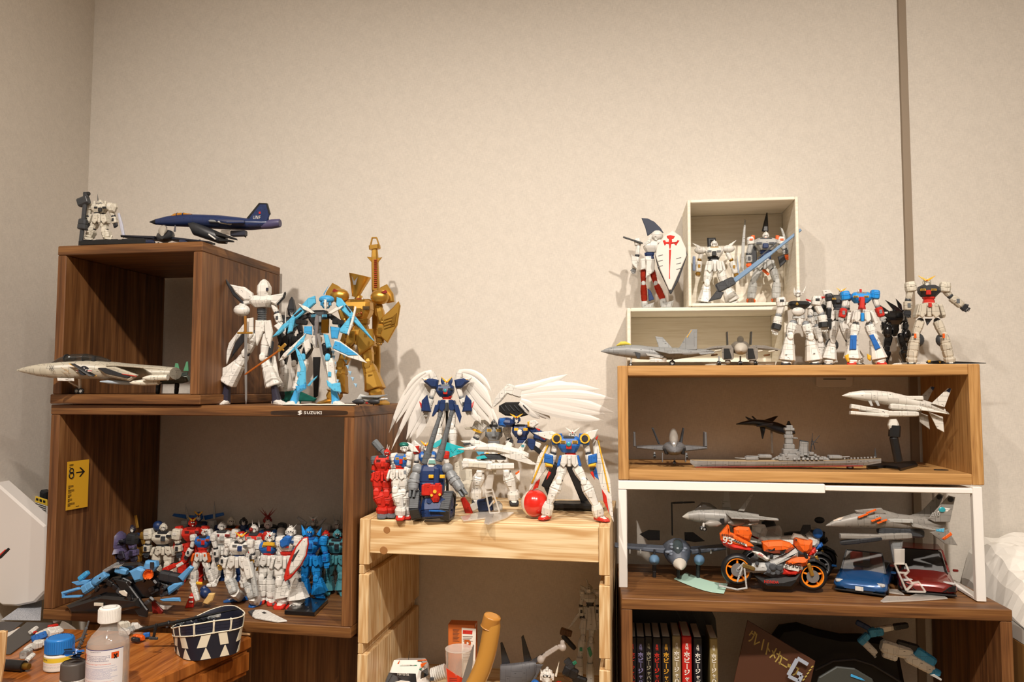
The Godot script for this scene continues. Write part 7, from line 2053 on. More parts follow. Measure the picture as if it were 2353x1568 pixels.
func row_top():
	var H := 1.1924
	grid(1380, 420, 3.5646)
	var gg := lined("8f9191", 0.4)
	begin("jet_model", "grey twin-tailed jet with a yellow-tinted canopy, in front of the low pale box", "aircraft model", 420, 1500, 0.165, H)
	var b := hull("fuselage", gg, [[2, 1378, 1384, 10, 3], [60, 1352, 1402, 10, 24], [130, 1336, 1418, 8, 40], [220, 1326, 1432, 6, 52], [320, 1330, 1446, 0, 64], [440, 1344, 1452, -4, 76], [600, 1352, 1450, -10, 80], [740, 1360, 1430, -16, 70], [860, 1366, 1410, -20, 50], [900, 1372, 1400, -20, 40]])
	hull("canopy", mat("d6c24a", 0.12, 0.0, 0.7), [[130, 1330, 1338, 8, 8], [165, 1300, 1336, 8, 22], [205, 1298, 1334, 6, 24], [250, 1322, 1332, 6, 10]], b)
	slab("intake", "dg", [[275, 1380], [330, 1378], [322, 1440], [300, 1440]], 10, 56)
	slab("wing", gg, [[420, 1370, 50], [900, 1374, 130], [930, 1384, 130], [560, 1400, 150]], 8)
	slab("wing", gg, [[440, 1350, -40], [900, 1370, -80], [700, 1356, -90]], 8)
	slab("tail_plane", gg, [[790, 1392, 20], [940, 1384, 60], [930, 1396, 90], [820, 1408, 60]], 8)
	slab("tail_fin", gg, [[632, 1370], [736, 1202], [792, 1200], [790, 1368]], 10, 30)
	slab("tail_fin", lined("a2a4a4", 0.4), [[478, 1352], [447, 1258], [508, 1266], [590, 1356]], 10, -50)
	slab("fin_stripe", "y", [[700, 1270], [742, 1206], [750, 1206], [712, 1270]], 12, 31)
	slab("bay_door", "lg", [[372, 1396], [520, 1418], [510, 1440], [380, 1416]], 6, 70)
	for k in 3: missile(395, 1436 + k * 14, 60, 540, 1440 + k * 12, 56, 8, "w")
	for s in [[246, 1490, 10], [586, 1478, 40]]:
		bar("gear_leg", "lg", [s[0] + 8, 1430, s[2]], [s[0], s[1], s[2]], 12, 12, PLAIN)
		wheel(s[0], s[1], s[2] + 14, 24 if s[0] > 300 else 15, 16, false)
	begin("jet_model", "grey-brown fighter seen nose-on with swept wings, beside the yellow-canopied jet", "aircraft model", 1145, 1498, 0.165, H)
	var br := lined("857f77", 0.4)
	nose_hull("radome", mat("b5aea2", 0.35), [[150, 1150, 1372, 6, 6], [135, 1150, 1366, 30, 28], [110, 1150, 1362, 48, 46], [80, 1150, 1360, 54, 50]])
	nose_hull("fuselage", br, [[82, 1150, 1360, 53, 50], [20, 1147, 1352, 60, 58], [-60, 1145, 1350, 80, 60], [-180, 1145, 1350, 70, 50], [-260, 1145, 1350, 60, 40]])
	nose_hull("canopy", clear_mat("5a5650", 0.6), [[70, 1147, 1312, 8, 8], [40, 1146, 1290, 26, 28], [0, 1145, 1285, 28, 32], [-50, 1145, 1300, 14, 16]])
	for x in [1042, 1240]:
		seg(J(x, 1400, -160), J(x, 1398, 60), [[0.0, 80, 80], [0.5, 92, 104], [1.0, 92, 110]], uu, 0.16, Vector3.UP)
		part("intake_duct", br)
		block("intake_mouth", "k", x, 1400, 58, 62, 84, 10)
		hull("fuel_pod", mat("8a847a"), [[x - 22, 1455, 1475, 30, 10], [x - 8, 1444, 1488, 30, 22], [x + 8, 1444, 1488, 30, 22], [x + 22, 1455, 1475, 30, 10]])
	for s in [[[1100, 1352], [1060, 1335], [930, 1340], [800, 1372], [930, 1366]], [[1200, 1352], [1240, 1334], [1340, 1336], [1465, 1368], [1330, 1366]]]: slab("wing", br, s, 130, -90, null, 0.06)
	for s in [[[1034, 1330], [1031, 1222], [1036, 1220], [1042, 1330]], [[1222, 1330], [1230, 1220], [1235, 1222], [1230, 1330]]]: slab("tail_fin", "dg", s, 90, -160, null, 0.06)
	for s in [[900, 1390], [960, 1376], [1300, 1380], [1400, 1380], [1360, 1412], [930, 1410]]: missile(s[0] - 26, s[1] + 4, 50, s[0] + 26, s[1] - 4, 0, 8, "iv" if s[1] < 1400 else "br")
	for s in [970, 1270, 1145]:
		bar("gear_leg", "g", [s, 1420, 20], [s, 1480, 30], 12, 12, PLAIN)
		wheel(s - 6, 1478, 36, 20, 16); wheel(s + 10, 1478, 36, 16, 10)
	grid(1740, 600, 4.2018)
	begin("robot_figure", "white patrol robot with black chest vest and cuffs, standing in front of its twin", "robot figure", 410, 1000, 0.15, H)
	var pc := {"m": "w", "c": "k", "a": "lg", "j": "g", "h": "w", "f": "ch", "in": "w", "s": "w", "sp": "ch", "hand": "w", "cr": "w", "ap": "w", "vent": "ch", "ua": "w", "th": "w"}
	robot({"c": pc, "plain": true, "nomark": true, "skirt": false, "hd": [392, 300, 36], "ch": [398, 415, 196, 76], "wa": [400, 500, 120, 90], "hp": [410, 560, 130, 90], "aw": 78, "lw": 98, "shin": BELL,
		"la": [[240, 400], [205, 510], [180, 640]], "ra": [[560, 390], [620, 500], [640, 610]], "ll": [[345, 590], [310, 710], [285, 950], [270, 995]], "rl": [[470, 600], [505, 720], [545, 950], [560, 995]]})
	orb("belly", "w", 395, 475, 40, 60, 44, 30)
	slab("chest_badge", "y", [[362, 402], [376, 398], [384, 386], [392, 398], [408, 402], [396, 412], [384, 420], [372, 412]], 8, 68)
	for s in [[356, 300, 357, 240], [440, 300, 476, 218]]: bar("ear_antenna", "w", [s[0], s[1]], [s[2], s[3]], 14, 12, SPIKE)
	bar("cuff", "k", [190, 600, 10], [175, 650, 14], 86, 84, PLAIN)
	bar("cuff", "k", [636, 580, 10], [642, 630, 14], 84, 82, PLAIN)
	for s in [320, 490]:
		for k in 4: bar("thigh_rib", "lg", [s - 20, 660 + k * 22, 48], [s + 22, 668 + k * 22, 48], 10, 10, PLAIN)
	for s in [[280, 892], [550, 880]]: block("shin_mark", "k", s[0], s[1], 80, 18, 6, 4)
	begin("robot_figure", "second white patrol robot with red shoulder bars, half hidden behind the first", "robot figure", 640, 985, 0.085, H)
	robot({"c": pc, "plain": true, "nomark": true, "skirt": false, "hd": [600, 330, 30], "ch": [590, 420, 150, 70], "wa": [590, 500, 100, 80], "hp": [600, 560, 110, 80], "aw": 66, "lw": 86, "shin": BELL, "la": [[520, 400], [510, 500], [520, 600]], "ra": [[660, 400], [690, 500], [690, 600]], "ll": [[570, 600], [600, 720], [610, 950], [610, 985]], "rl": [[640, 600], [690, 720], [700, 950], [700, 985]]})
	bar("shoulder_bar", "r", [470, 335, 30], [525, 358, 30], 16, 14, PLAIN)
	bar("shoulder_bar", "r", [575, 320, 30], [650, 316, 30], 18, 14, PLAIN)
	slab("shoulder_shell", "w", [[625, 250], [690, 240], [735, 280], [720, 330], [680, 345], [640, 300]], 30, 20)
	begin("robot_figure", "pale grey and black robot with V-fin, between patrol robots and blue-chested one", "robot figure", 760, 995, 0.11, H)
	robot({"c": {"m": "w", "c": "ch", "a": "dg", "vent": "y", "j": "dg", "h": "w", "f": "dg", "in": "w", "s": "ch", "fin": "y", "sh": "w", "kn": "w"}, "hd": [812, 285, 28], "fin": [50, 50], "ch": [780, 355, 140, 90], "wa": [780, 430, 90, 60], "hp": [770, 500, 130, 90], "aw": 60, "lw": 88, "shin": BELL,
		"la": [[700, 340], [690, 450], [700, 560]], "ra": [[860, 340], [870, 440], [860, 540]], "ll": [[750, 560], [720, 740], [690, 930], [680, 990, 20]], "rl": [[820, 560], [880, 740], [960, 930], [1010, 990]], "pack": 0.9})
	orb("calf_shell", "dg", 722, 790, 0, 60, 66, 50)
	bar("hip_gun", "k", [690, 430, 30], [690, 640, 30], 50, 40, LIMB)
	begin("robot_figure", "white robot with a broad sky blue chest and shoulders, red chest strip and red toes", "robot figure", 1030, 992, 0.16, H)
	var az := mat("2b86cc", 0.4)
	robot({"c": {"m": "w", "c": "az", "a": "r", "vent": "y", "j": "g", "h": "w", "f": "r", "in": "w", "s": "az", "fa": "r", "hand": "lg", "cr": "az", "fin": "y", "shp": "b", "kn": "w"}, "nomark": true, "hd": [990, 285, 26], "ch": [1002, 340, 185, 100], "wa": [1010, 415, 70, 80], "hp": [1015, 510, 170, 110], "aw": 64, "lw": 96, "shin": BELL, "pad": 1.15,
		"la": [[858, 330], [838, 430], [815, 530]], "ra": [[1125, 320], [1160, 420], [1200, 520]], "ll": [[950, 600], [925, 720], [915, 930], [910, 985, 10]], "rl": [[1080, 600], [1120, 720], [1170, 930], [1220, 985, 10]], "pack": 0.9})
	bar("chest_strip", "r", [1008, 440, 90], [1016, 340, 84], 44, 30, PLAIN)
	block("crest_mark", "r", 998, 272, 40, 18, 34, 16)
	for s in [[[900, 700], [960, 700], [955, 840], [890, 840]], [[1080, 700], [1120, 690], [1190, 820], [1140, 846]]]: slab("shin_inset", "b", s, 16, 70)
	for s in [[[870, 960], [840, 900], [880, 880], [890, 960]], [[1060, 880], [1100, 900], [1090, 950], [1065, 930]]]: slab("ankle_mark", "y", s, 30, 60)
	for s in [[890, 480, 870, 600], [1110, 480, 1150, 600]]: slab("side_blade", "w", [[s[0] - 16, s[1]], [s[0] + 20, s[1]], [s[2] + 20, s[3] - 20], [s[2] - 10, s[3]]], 20, 50)
	begin("robot_figure", "glossy black robot turned away with pointed wing stubs, behind the blue-chested one", "robot figure", 1330, 940, 0.07, H)
	robot({"c": {"m": "kg", "j": "k", "vent": "k", "badge": "k", "chin": "k", "face": "k", "eye": "k", "fin": "k"}, "plain": true, "nomark": true, "skirt": false, "hd": [1320, 390, 24], "ch": [1320, 470, 170, 130], "wa": [1315, 560, 90, 60], "hp": [1320, 600, 130, 90], "aw": 60, "lw": 80, "shin": SLIM, "la": [[1240, 440], [1220, 520], [1230, 590]], "ra": [[1400, 440], [1430, 520], [1420, 580]], "ll": [[1265, 640], [1240, 760], [1220, 920], [1215, 940]], "rl": [[1380, 640], [1410, 760], [1440, 900], [1450, 935]]})
	slab("wing_stub", "kg", [[1232, 295], [1330, 350], [1400, 400], [1370, 430], [1290, 370]], 20, 20)
	slab("wing_stub", "kg", [[1335, 282], [1390, 340], [1400, 400], [1360, 370]], 20, 10)
	slab("wing_stub", "kg", [[1160, 330], [1240, 380], [1280, 430], [1200, 420], [1170, 380]], 20, 0)
	for s in [[1255, 600], [1440, 640]]: orb("hip_shell", "kg", s[0], s[1], 20, 44, 70, 40)
	begin("robot_figure", "weathered beige robot with one arm stretched out, at the end of the row", "robot figure", 1690, 992, 0.145, H)
	robot({"c": {"m": "sd", "c": "ch", "a": "r", "vent": "y", "j": "dg", "h": "iv", "f": "ch", "in": "w", "s": "iv", "hand": "ch", "fin": "y", "kn": "sd", "fa": "sd", "shp": "sd", "ap": "mg", "badge": "sd"}, "nomark": true, "hd": [1637, 190, 38], "fin": [84, 66], "ch": [1652, 275, 190, 110], "wa": [1655, 355, 110, 70], "hp": [1658, 455, 215, 130], "aw": 72, "lw": 84, "pad": 1.15,
		"la": [[1490, 245], [1455, 360], [1450, 460]], "ra": [[1800, 250], [1860, 320], [1975, 415]], "ll": [[1575, 560], [1525, 700], [1490, 920], [1485, 985, 10]], "rl": [[1735, 560], [1795, 700], [1850, 915], [1880, 985, 10]], "pack": 0.8, "hs": 1.0})
	block("hip_badge", "r", 1668, 406, 92, 30, 40, 10)
	for s in [1525, 1800]: block("knee_mark", "o", s, 705, 76, 20, 44, 8)
	for s in [[1545, 745], [1790, 745]]: orb("calf_shell", "dg", s[0], s[1], -30, 64, 70, 50)
	slab("rear_plate", "dg", [[1620, 540], [1690, 540], [1640, 606]], 20, 10)
	begin("toy_sword", "long flat white and black toy blade lying along the shelf behind the beige robot's feet", "toy sword", 1730, 985, 0.1, H)
	slab("blade", "w", [[1265, 985], [1330, 955], [1600, 940], [1640, 960], [1640, 990], [1280, 992]], 40, 0, null, 0.1)
	slab("spine", "k", [[1630, 940], [1740, 930], [2205, 952], [2200, 958], [1760, 962], [1640, 960]], 30, 0, null, 0.1)
	slab("root_mark", "y", [[1640, 930], [1672, 925], [1668, 950], [1645, 950]], 36, 6)
	slab("root_mark", "y", [[1745, 938], [1775, 938], [1760, 958]], 36, 6)

func case_inside():
	grid(1390, 820, 2.6144)
	var H := 1.0097
	var gj := lined("6f7072", 0.4)
	begin("jet_model", "dark grey stealth-like jet seen nose-on with folded wing tips, left in the orange-brown case", "aircraft model", 415, 664, 0.16, H)
	nose_hull("fuselage", gj, [[120, 420, 580, 4, 3], [100, 420, 575, 26, 18], [50, 418, 560, 50, 36], [0, 416, 556, 70, 44], [-120, 415, 555, 70, 40], [-220, 415, 552, 44, 30]])
	nose_hull("canopy", clear_mat("c8c4bc", 0.35), [[90, 417, 545, 8, 8], [60, 415, 505, 26, 46], [10, 412, 490, 28, 52], [-50, 412, 505, 12, 24]])
	for s in [[[360, 540], [190, 545], [188, 556], [350, 570]], [[470, 540], [608, 548], [610, 558], [480, 572]]]: slab("wing", gj, s, 120, -60, null, 0.05)
	for s in [[172, 500], [596, 500]]: slab("folded_tip", gj, [[s[0] - 2, 460], [s[0] + 10, 460], [s[0] + 14, 545], [s[0] - 2, 545]], 100, -60, null, 0.05)
	for s in [[[318, 530], [280, 436], [290, 434], [330, 530]], [[446, 530], [468, 434], [474, 436], [462, 530]]]: slab("tail_fin", "dg", s, 80, -140, null, 0.06)
	for x in [368, 466]: slab("intake", "k", [[x - 18, 560], [x + 18, 555], [x + 12, 596], [x - 8, 594]], 20, 40)
	for s in [[298, 610], [490, 615], [418, 650]]:
		bar("gear_leg", "g", [s[0], s[1] - 30, 0], [s[0], s[1] + 8, 0], 10, 10, PLAIN)
		wheel(s[0], s[1] - 4, 12, 13, 14)
	for x in [345, 484]: bar("gear_door", gj, [x, 585, 20], [x, 640, 20], 6, 40, PLAIN)
	ship(H)
	begin("jet_model", "black jet with forward canards, hovering on a thin stand above the grey battleship", "aircraft model", 1005, 600, 0.1)
	var bk := mat("1c1c1f", 0.35)
	hull("fuselage", bk, [[788, 403, 408, 30, 2], [830, 390, 410, 28, 14], [890, 376, 414, 24, 22], [960, 380, 430, 16, 30], [1040, 396, 462, 4, 30], [1100, 420, 476, -6, 24], [1140, 448, 466, -10, 14]])
	slab("wing", bk, [[940, 410, 30], [1012, 402, 130], [1004, 408, 150], [910, 418, 60]], 8)
	slab("wing", bk, [[950, 384, -10], [1020, 360, -60], [1040, 358, -70], [1010, 390, -20]], 8)
	slab("tail_fin", bk, [[1080, 440], [1098, 388], [1108, 386], [1142, 462]], 8, 10)
	slab("canard", bk, [[860, 380], [842, 362], [848, 360], [890, 378]], 6, 20)
	slab("canard", bk, [[895, 376], [880, 358], [888, 356], [912, 376]], 6, 0)
	slab("ventral_fin", bk, [[930, 420], [965, 430], [950, 494], [944, 494]], 8, 20)
	bar("stand_arm", clear_mat("6a625a", 0.5), [1000, 440, 0], [1006, 580, 0], 12, 8, PLAIN)
	begin("jet_model", "white swing-wing transforming jet on a black stand, right in the orange-brown case", "aircraft model", 1740, 690, 0.175, H)
	var wm := lined("d8d4cb", 0.4)
	var b := hull("fuselage", wm, [[1424, 240, 244, 30, 3], [1470, 220, 256, 30, 20], [1540, 206, 270, 26, 34], [1620, 204, 284, 22, 42], [1700, 212, 300, 16, 46], [1800, 238, 306, 8, 44], [1900, 262, 322, 0, 40], [1960, 280, 330, -6, 30], [2040, 318, 352, -10, 20]])
	hull("canopy", "g", [[1500, 218, 226, 30, 8], [1545, 204, 222, 28, 16], [1600, 204, 216, 26, 10]], b)
	for k in 4: block("panel_mark", "g", 1560 + k * 60, 240 + k * 10, 52, 16, 8, 3, b)
	block("dorsal_box", wm, 1790, 256, 20, 220, 26, 50, null, 0.2)
	slab("tail_fin", wm, [[1960, 290], [2060, 196], [2082, 200], [2040, 312]], 8, 30)
	slab("tail_fin", lined("b5b0a8", 0.4), [[1880, 262], [1958, 186], [1980, 188], [1940, 270]], 8, -40)
	slab("fin_tip", "nb", [[2046, 212], [2066, 196], [2080, 200], [2070, 228]], 10, 30)
	slab("fin_tip", "nb", [[1952, 194], [1962, 186], [1980, 190], [1970, 214]], 10, -40)
	slab("wing", wm, [[1880, 300, 40], [2060, 340, 90], [2070, 354, 90], [1900, 330, 60]], 8)
	slab("ventral_fin", wm, [[1945, 340], [2030, 370], [2038, 462], [1996, 440]], 8, 30)
	slab("ventral_fin", lined("a9a39a", 0.4), [[1885, 340], [1940, 360], [1952, 445], [1890, 400]], 8, 0)
	bar("leg_pod", wm, [1475, 305, 50], [1700, 345, 50], 30, 40, PLAIN)
	bar("leg_pod", wm, [1472, 344, 60], [1700, 362, 60], 22, 40, PLAIN)
	bar("pod_end", "br", [1478, 326, 54], [1520, 334, 54], 22, 30, PLAIN)
	bar("arm_pod", wm, [1690, 350, 50], [1880, 352, 40], 34, 40, LIMB)
	bar("arm_pod", wm, [1710, 306, 40], [1900, 320, 30], 36, 40, LIMB)
	for x in [1600, 1640]: slab("gear_door", "lg", [[x - 20, 272], [x, 270], [x + 12, 302], [x - 2, 304]], 6, 50)
	bar("stand_clip", wm, [1735, 455, 30], [1728, 380, 30], 60, 40, [[0.0, 0.7, 0.8], [0.5, 1.0, 1.0], [1.0, 0.7, 0.7]])
	bar("stand_head", "k", [1738, 490, 30], [1742, 420, 30], 60, 50, PLAIN)
	bar("stand_arm", "k", [1764, 640, 20], [1734, 490, 30], 44, 40, PLAIN)
	for s in [[[1570, 672], [1640, 640], [1700, 650], [1860, 640], [1880, 660], [1776, 688], [1760, 676], [1690, 668], [1580, 678]]]:
		var q := []
		for p in s: q.append(GY(p[0], p[1], 8))
		plate(q, Vector3.UP, 16 * uu, 0.15)
		part("stand_foot", C("k"))
	begin("coin_cell", "small shiny metal disc on the case floor beside the stand foot", "disc", 1472, 672, -1, H)
	lathe(Vector3.ZERO, Vector3(0, 14 * uu, 0), [[0.0, 18.0], [0.2, 21.0, 1], [0.8, 21.0, 1], [1.0, 16.0]], uu, 20)
	part("disc", C("si"))
	begin("rubber_pad", "flat black oval pad on the case floor at the right", "pad", 2020, 684, -1, H)
	var r := []
	for i in 16: r.append(Vector3(cos(TAU * i / 16) * 42, 2, sin(TAU * i / 16) * 20) * uu)
	plate(r, Vector3.UP, 4 * uu)
	part("pad", C("k"))
	begin("wall_plate", "white rounded wall plate on the back wall, seen under the case's top panel", "wall plate", 1378, 150, 0.006)
	slab("cover", mat("e6e2da", 0.4), [[1268, 110], [1488, 110], [1488, 172], [1474, 182], [1282, 182], [1268, 172]], 12)
	slab("slot", "dg", [[1310, 132], [1448, 132], [1448, 138], [1310, 138]], 14, 2)

func ship(H: float):
	begin("ship_model", "long grey battleship model with a tall bridge tower and masts, in the orange-brown case", "ship model", 1080, 672, -1, H)
	var gs2 := lined("8b8a88", 0.45)
	var st := [[512, 622, 640, 0, 2], [540, 626, 668, 0, 12], [640, 629, 668, 0, 28], [800, 632, 668, 0, 40], [1000, 632, 666, 0, 46], [1200, 630, 664, 0, 46], [1400, 626, 660, 0, 40], [1560, 620, 655, 0, 28], [1660, 614, 640, 0, 10]]
	var rings := []
	for s in st:
		var r := PackedVector3Array()
		for p in [[1.0, s[1]], [-1.0, s[1]], [-0.86, (s[1] + s[2]) * 0.5], [-0.5, s[2]], [0.5, s[2]], [0.86, (s[1] + s[2]) * 0.5]]:
			var v := J(s[0], p[1], p[0] * s[4])
			v.y = maxf(v.y, 0.0005)
			r.append(v)
		rings.append(r)
	loft(rings)
	var hullp := part("hull", gs2)
	bar("waterline", "dr", [545, 666, 30], [1550, 658, 20], 5, 10, PLAIN, 0.2, hullp)
	var dk := []
	for s in st: dk.append(J(s[0], s[1] - 1, s[4] * 0.9))
	for i in st.size(): dk.append(J(st[st.size() - 1 - i][0], st[st.size() - 1 - i][1] - 1, -st[st.size() - 1 - i][4] * 0.9))
	plate(dk, Vector3.UP, 2.0 * uu)
	part("deck", mat("a08a68", 0.6))
	for t in [[880, 612, 800], [960, 600, 870], [1380, 604, 1450]]:
		block("turret", gs2, t[0], t[1], 0, 76, 22, 60, null, 0.25)
		for k in 3: pin("gun_barrel", gs2, [t[0] + (30 if t[2] > t[0] else -30), t[1] + 2, (k - 1) * 14], [t[2] - 20 if t[2] < t[0] else t[2] + 20, t[1] - 2, (k - 1) * 14], 4, 2.5)
	var y := 626.0
	for k in [[1110, 120, 40], [1108, 90, 30], [1106, 66, 30], [1104, 50, 36], [1102, 56, 20], [1104, 44, 26], [1106, 62, 14], [1108, 40, 16]]:
		y -= k[2] * 0.5
		block("bridge_tier", gs2, k[0], y, 0, k[1] * 0.9, k[2] + 2, k[1] * 0.7, null, 0.15)
		y -= k[2] * 0.5
	bar("range_finder", gs2, [1076, 486, 0], [1158, 492, 0], 9, 9, PLAIN)
	bar("funnel", gs2, [1190, 590, 0], [1196, 512, 0], 54, 44, [[0.0, 1.1, 1.1], [0.6, 0.9, 0.9], [1.0, 0.95, 0.95]])
	bar("funnel_cap", "dg", [1196, 516, 0], [1198, 506, 0], 50, 40, PLAIN)
	for m in [[1236, 580, 1248, 460], [1236, 540, 1290, 474], [1262, 560, 1244, 490], [1240, 510, 1280, 520]]: pin("mast", C("ch"), [m[0], m[1], 0], [m[2], m[3], 0], 3, 1.5)
	for k in 110:
		var x := 1010 + rng.randf() * 330.0
		var t := 1.0 - absf(x - 1170.0) / 190.0
		block("deck_gun" if k % 2 else "deckhouse", gs2, x, 624 - rng.randf() * 66.0 * maxf(t, 0.08), rng.randf_range(-34, 40), 12 + rng.randf() * 16, 8 + rng.randf() * 12, 14, null, 0.25)
	for k in 6: lathe(J(1140 + k * 26, 622, 44), J(1140 + k * 26, 608, 44), [[0.0, 9.0], [0.5, 10.0], [1.0, 4.0]], uu, 10); part("gun_shield", gs2)
	for k in 10: block("deck_fitting", gs2, 1440 + k * 20, 614 - k * 0.8, rng.randf_range(-10, 14), 10, 10, 8)
	slab("flag_fin", "dg", [[1618, 606], [1622, 548], [1634, 606]], 4, 0)

func car(label: String, x0: float, by: float, w: float, h: float, z: float, paint: Material, roof: bool):
	# a car seen from the front corner: wide w, high h in grid units, length running back
	begin("toy_car", label, "toy car", x0, by, z, 0.8035)
	var L := w * 1.75
	var up := Vector3.UP
	var o := cur
	o.rotation.y = -0.22 if roof else -0.42
	var V := func(x: float, y: float, zz: float) -> Vector3: return Vector3(x * w, y * h, -zz * L) * uu
	var rings := []
	for s in [[-0.02, 0.30, 0.16, 0.28], [0.0, 0.44, 0.12, 0.38], [0.03, 0.5, 0.1, 0.42], [0.12, 0.5, 0.1, 0.46], [0.3, 0.5, 0.1, 0.58], [0.5, 0.5, 0.1, 0.64], [0.8, 0.5, 0.1, 0.68], [0.95, 0.48, 0.14, 0.66], [1.0, 0.42, 0.2, 0.6]]:
		var r := PackedVector3Array()
		for p in [[-0.92, s[2]], [-1.0, lerpf(s[2], s[3], 0.4)], [-0.96, lerpf(s[2], s[3], 0.75)], [-0.72, s[3]], [-0.3, s[3] + 0.025], [0.3, s[3] + 0.025], [0.72, s[3]], [0.96, lerpf(s[2], s[3], 0.75)], [1.0, lerpf(s[2], s[3], 0.4)], [0.92, s[2]]]: r.append(V.call(p[0] * s[1], p[1], s[0]))
		rings.append(r)
	loft(rings, true)
	var body := part("body_shell", paint)
	# cabin
	var cab := func(t0: float, t1: float, wid: float, n: String, m: Material, e: float):
		var g := []
		for s in [[0.3, 0.58], [0.45, 1.16], [0.7, 1.2], [0.92, 0.72]]:
			if s[0] < t0 or s[0] > t1: continue
			var r := PackedVector3Array()
			var ww: float = wid * (1.0 if s[1] < 0.8 else 0.84) + e
			for p in [[-1.0, 0.55], [-0.97, s[1] - 0.06], [-0.84, s[1]], [0.84, s[1]], [0.97, s[1] - 0.06], [1.0, 0.55]]: r.append(V.call(p[0] * ww * 0.5, p[1], s[0]))
			g.append(r)
		loft(g)
		part(n, m)
	var gl := mat("23201f", 0.25)
	if roof:
		cab.call(0.0, 1.0, 0.86, "glasshouse", gl, 0.0)
		plate([V.call(-0.37, 1.18, 0.46), V.call(0.37, 1.18, 0.46), V.call(0.37, 1.22, 0.72), V.call(-0.37, 1.22, 0.72)], up, 5 * uu)
		part("roof_panel", paint)
		for s in [-1.0, 1.0]:
			seg(V.call(s * 0.43, 0.6, 0.29), V.call(s * 0.37, 1.17, 0.45), [[0.0, 12, 8], [1.0, 10, 8]], uu)
			part("pillar", paint)
			plate([V.call(s * 0.22, 0.16, -0.02), V.call(s * 0.46, 0.18, 0.01), V.call(s * 0.47, 0.36, 0.02), V.call(s * 0.36, 0.34, -0.01)], Vector3(0, 0, 1), 8 * uu)
			part("side_intake", C("k"))
	else:
		for s in [[-1.0, 0.0], [1.0, 0.0]]:
			seg(V.call(s[0] * 0.42, 0.58, 0.32), V.call(s[0] * 0.34, 1.2, 0.42), [[0.0, 9, 8], [1.0, 8, 8]], uu)
			part("windscreen_pillar", C("ch"))
			box(V.call(s[0] * 0.19, 0.86, 0.6), w * 0.24 * uu, h * 0.5 * uu, L * 0.06 * uu, 0.3)
			part("seat", mat("8a2c20"))
		plate([V.call(-0.42, 0.58, 0.32), V.call(0.42, 0.58, 0.32), V.call(0.34, 1.2, 0.42), V.call(-0.34, 1.2, 0.42)], Vector3(0, 0.5, 0.8), 3 * uu)
		part("windscreen", clear_mat("5a524a", 0.3, 0.3))
		seg(V.call(-0.34, 1.2, 0.42), V.call(0.34, 1.2, 0.42), [[0.0, 8, 8], [1.0, 8, 8]], uu)
		part("screen_header", C("ch"))
		plate([V.call(-0.4, 0.67, 0.45), V.call(0.4, 0.67, 0.45), V.call(0.4, 0.69, 0.78), V.call(-0.4, 0.69, 0.78)], up, 4 * uu)
		part("cockpit", C("k"))
		box(V.call(0.0, 0.2, -0.03), w * 0.15 * uu, h * 0.14 * uu, 5 * uu, 0.1)
		part("number_plate", C("w"))
	box(V.call(0, 0.2 if roof else 0.12, -0.005), w * 0.5 * uu, h * 0.12 * uu, 10 * uu, 0.2)
	part("grille", C("k"))
	for s in [-1.0, 1.0]:
		box(V.call(s * 0.36, 0.42 if roof else 0.37, 0.03), w * 0.2 * uu, h * (0.06 if roof else 0.1) * uu, 26 * uu, 0.25, Basis(Vector3.UP, -s * 0.5))
		part("headlamp", mat("d5d5d5", 0.1, 0.2, 0.8))
		box(V.call(s * 0.56, 0.64, 0.33), w * 0.1 * uu, h * 0.08 * uu, 12 * uu, 0.3)
		part("door_mirror", paint)
		for t in [0.17, 0.82]:
			var c: Vector3 = V.call(s * 0.47, 0.17, t)
			lathe(c - Vector3(9 * uu, 0, 0), c + Vector3(9 * uu, 0, 0), [[0.0, h * 0.14], [0.15, h * 0.18, 1], [0.85, h * 0.18, 1], [1.0, h * 0.14]], uu, 20)
			part("tyre", C("k"))
			lathe(c - Vector3(9.6 * uu, 0, 0), c + Vector3(9.6 * uu, 0, 0), [[0.0, h * 0.115], [1.0, h * 0.115]], uu, 16)
			part("rim", mat("8a6a3a", 0.3, 0.7) if not roof else C("dg"))
	box(V.call(0, 0.08, 0.0), w * 0.94 * uu, h * 0.05 * uu, 24 * uu, 0.2)
	part("splitter", C("k"))

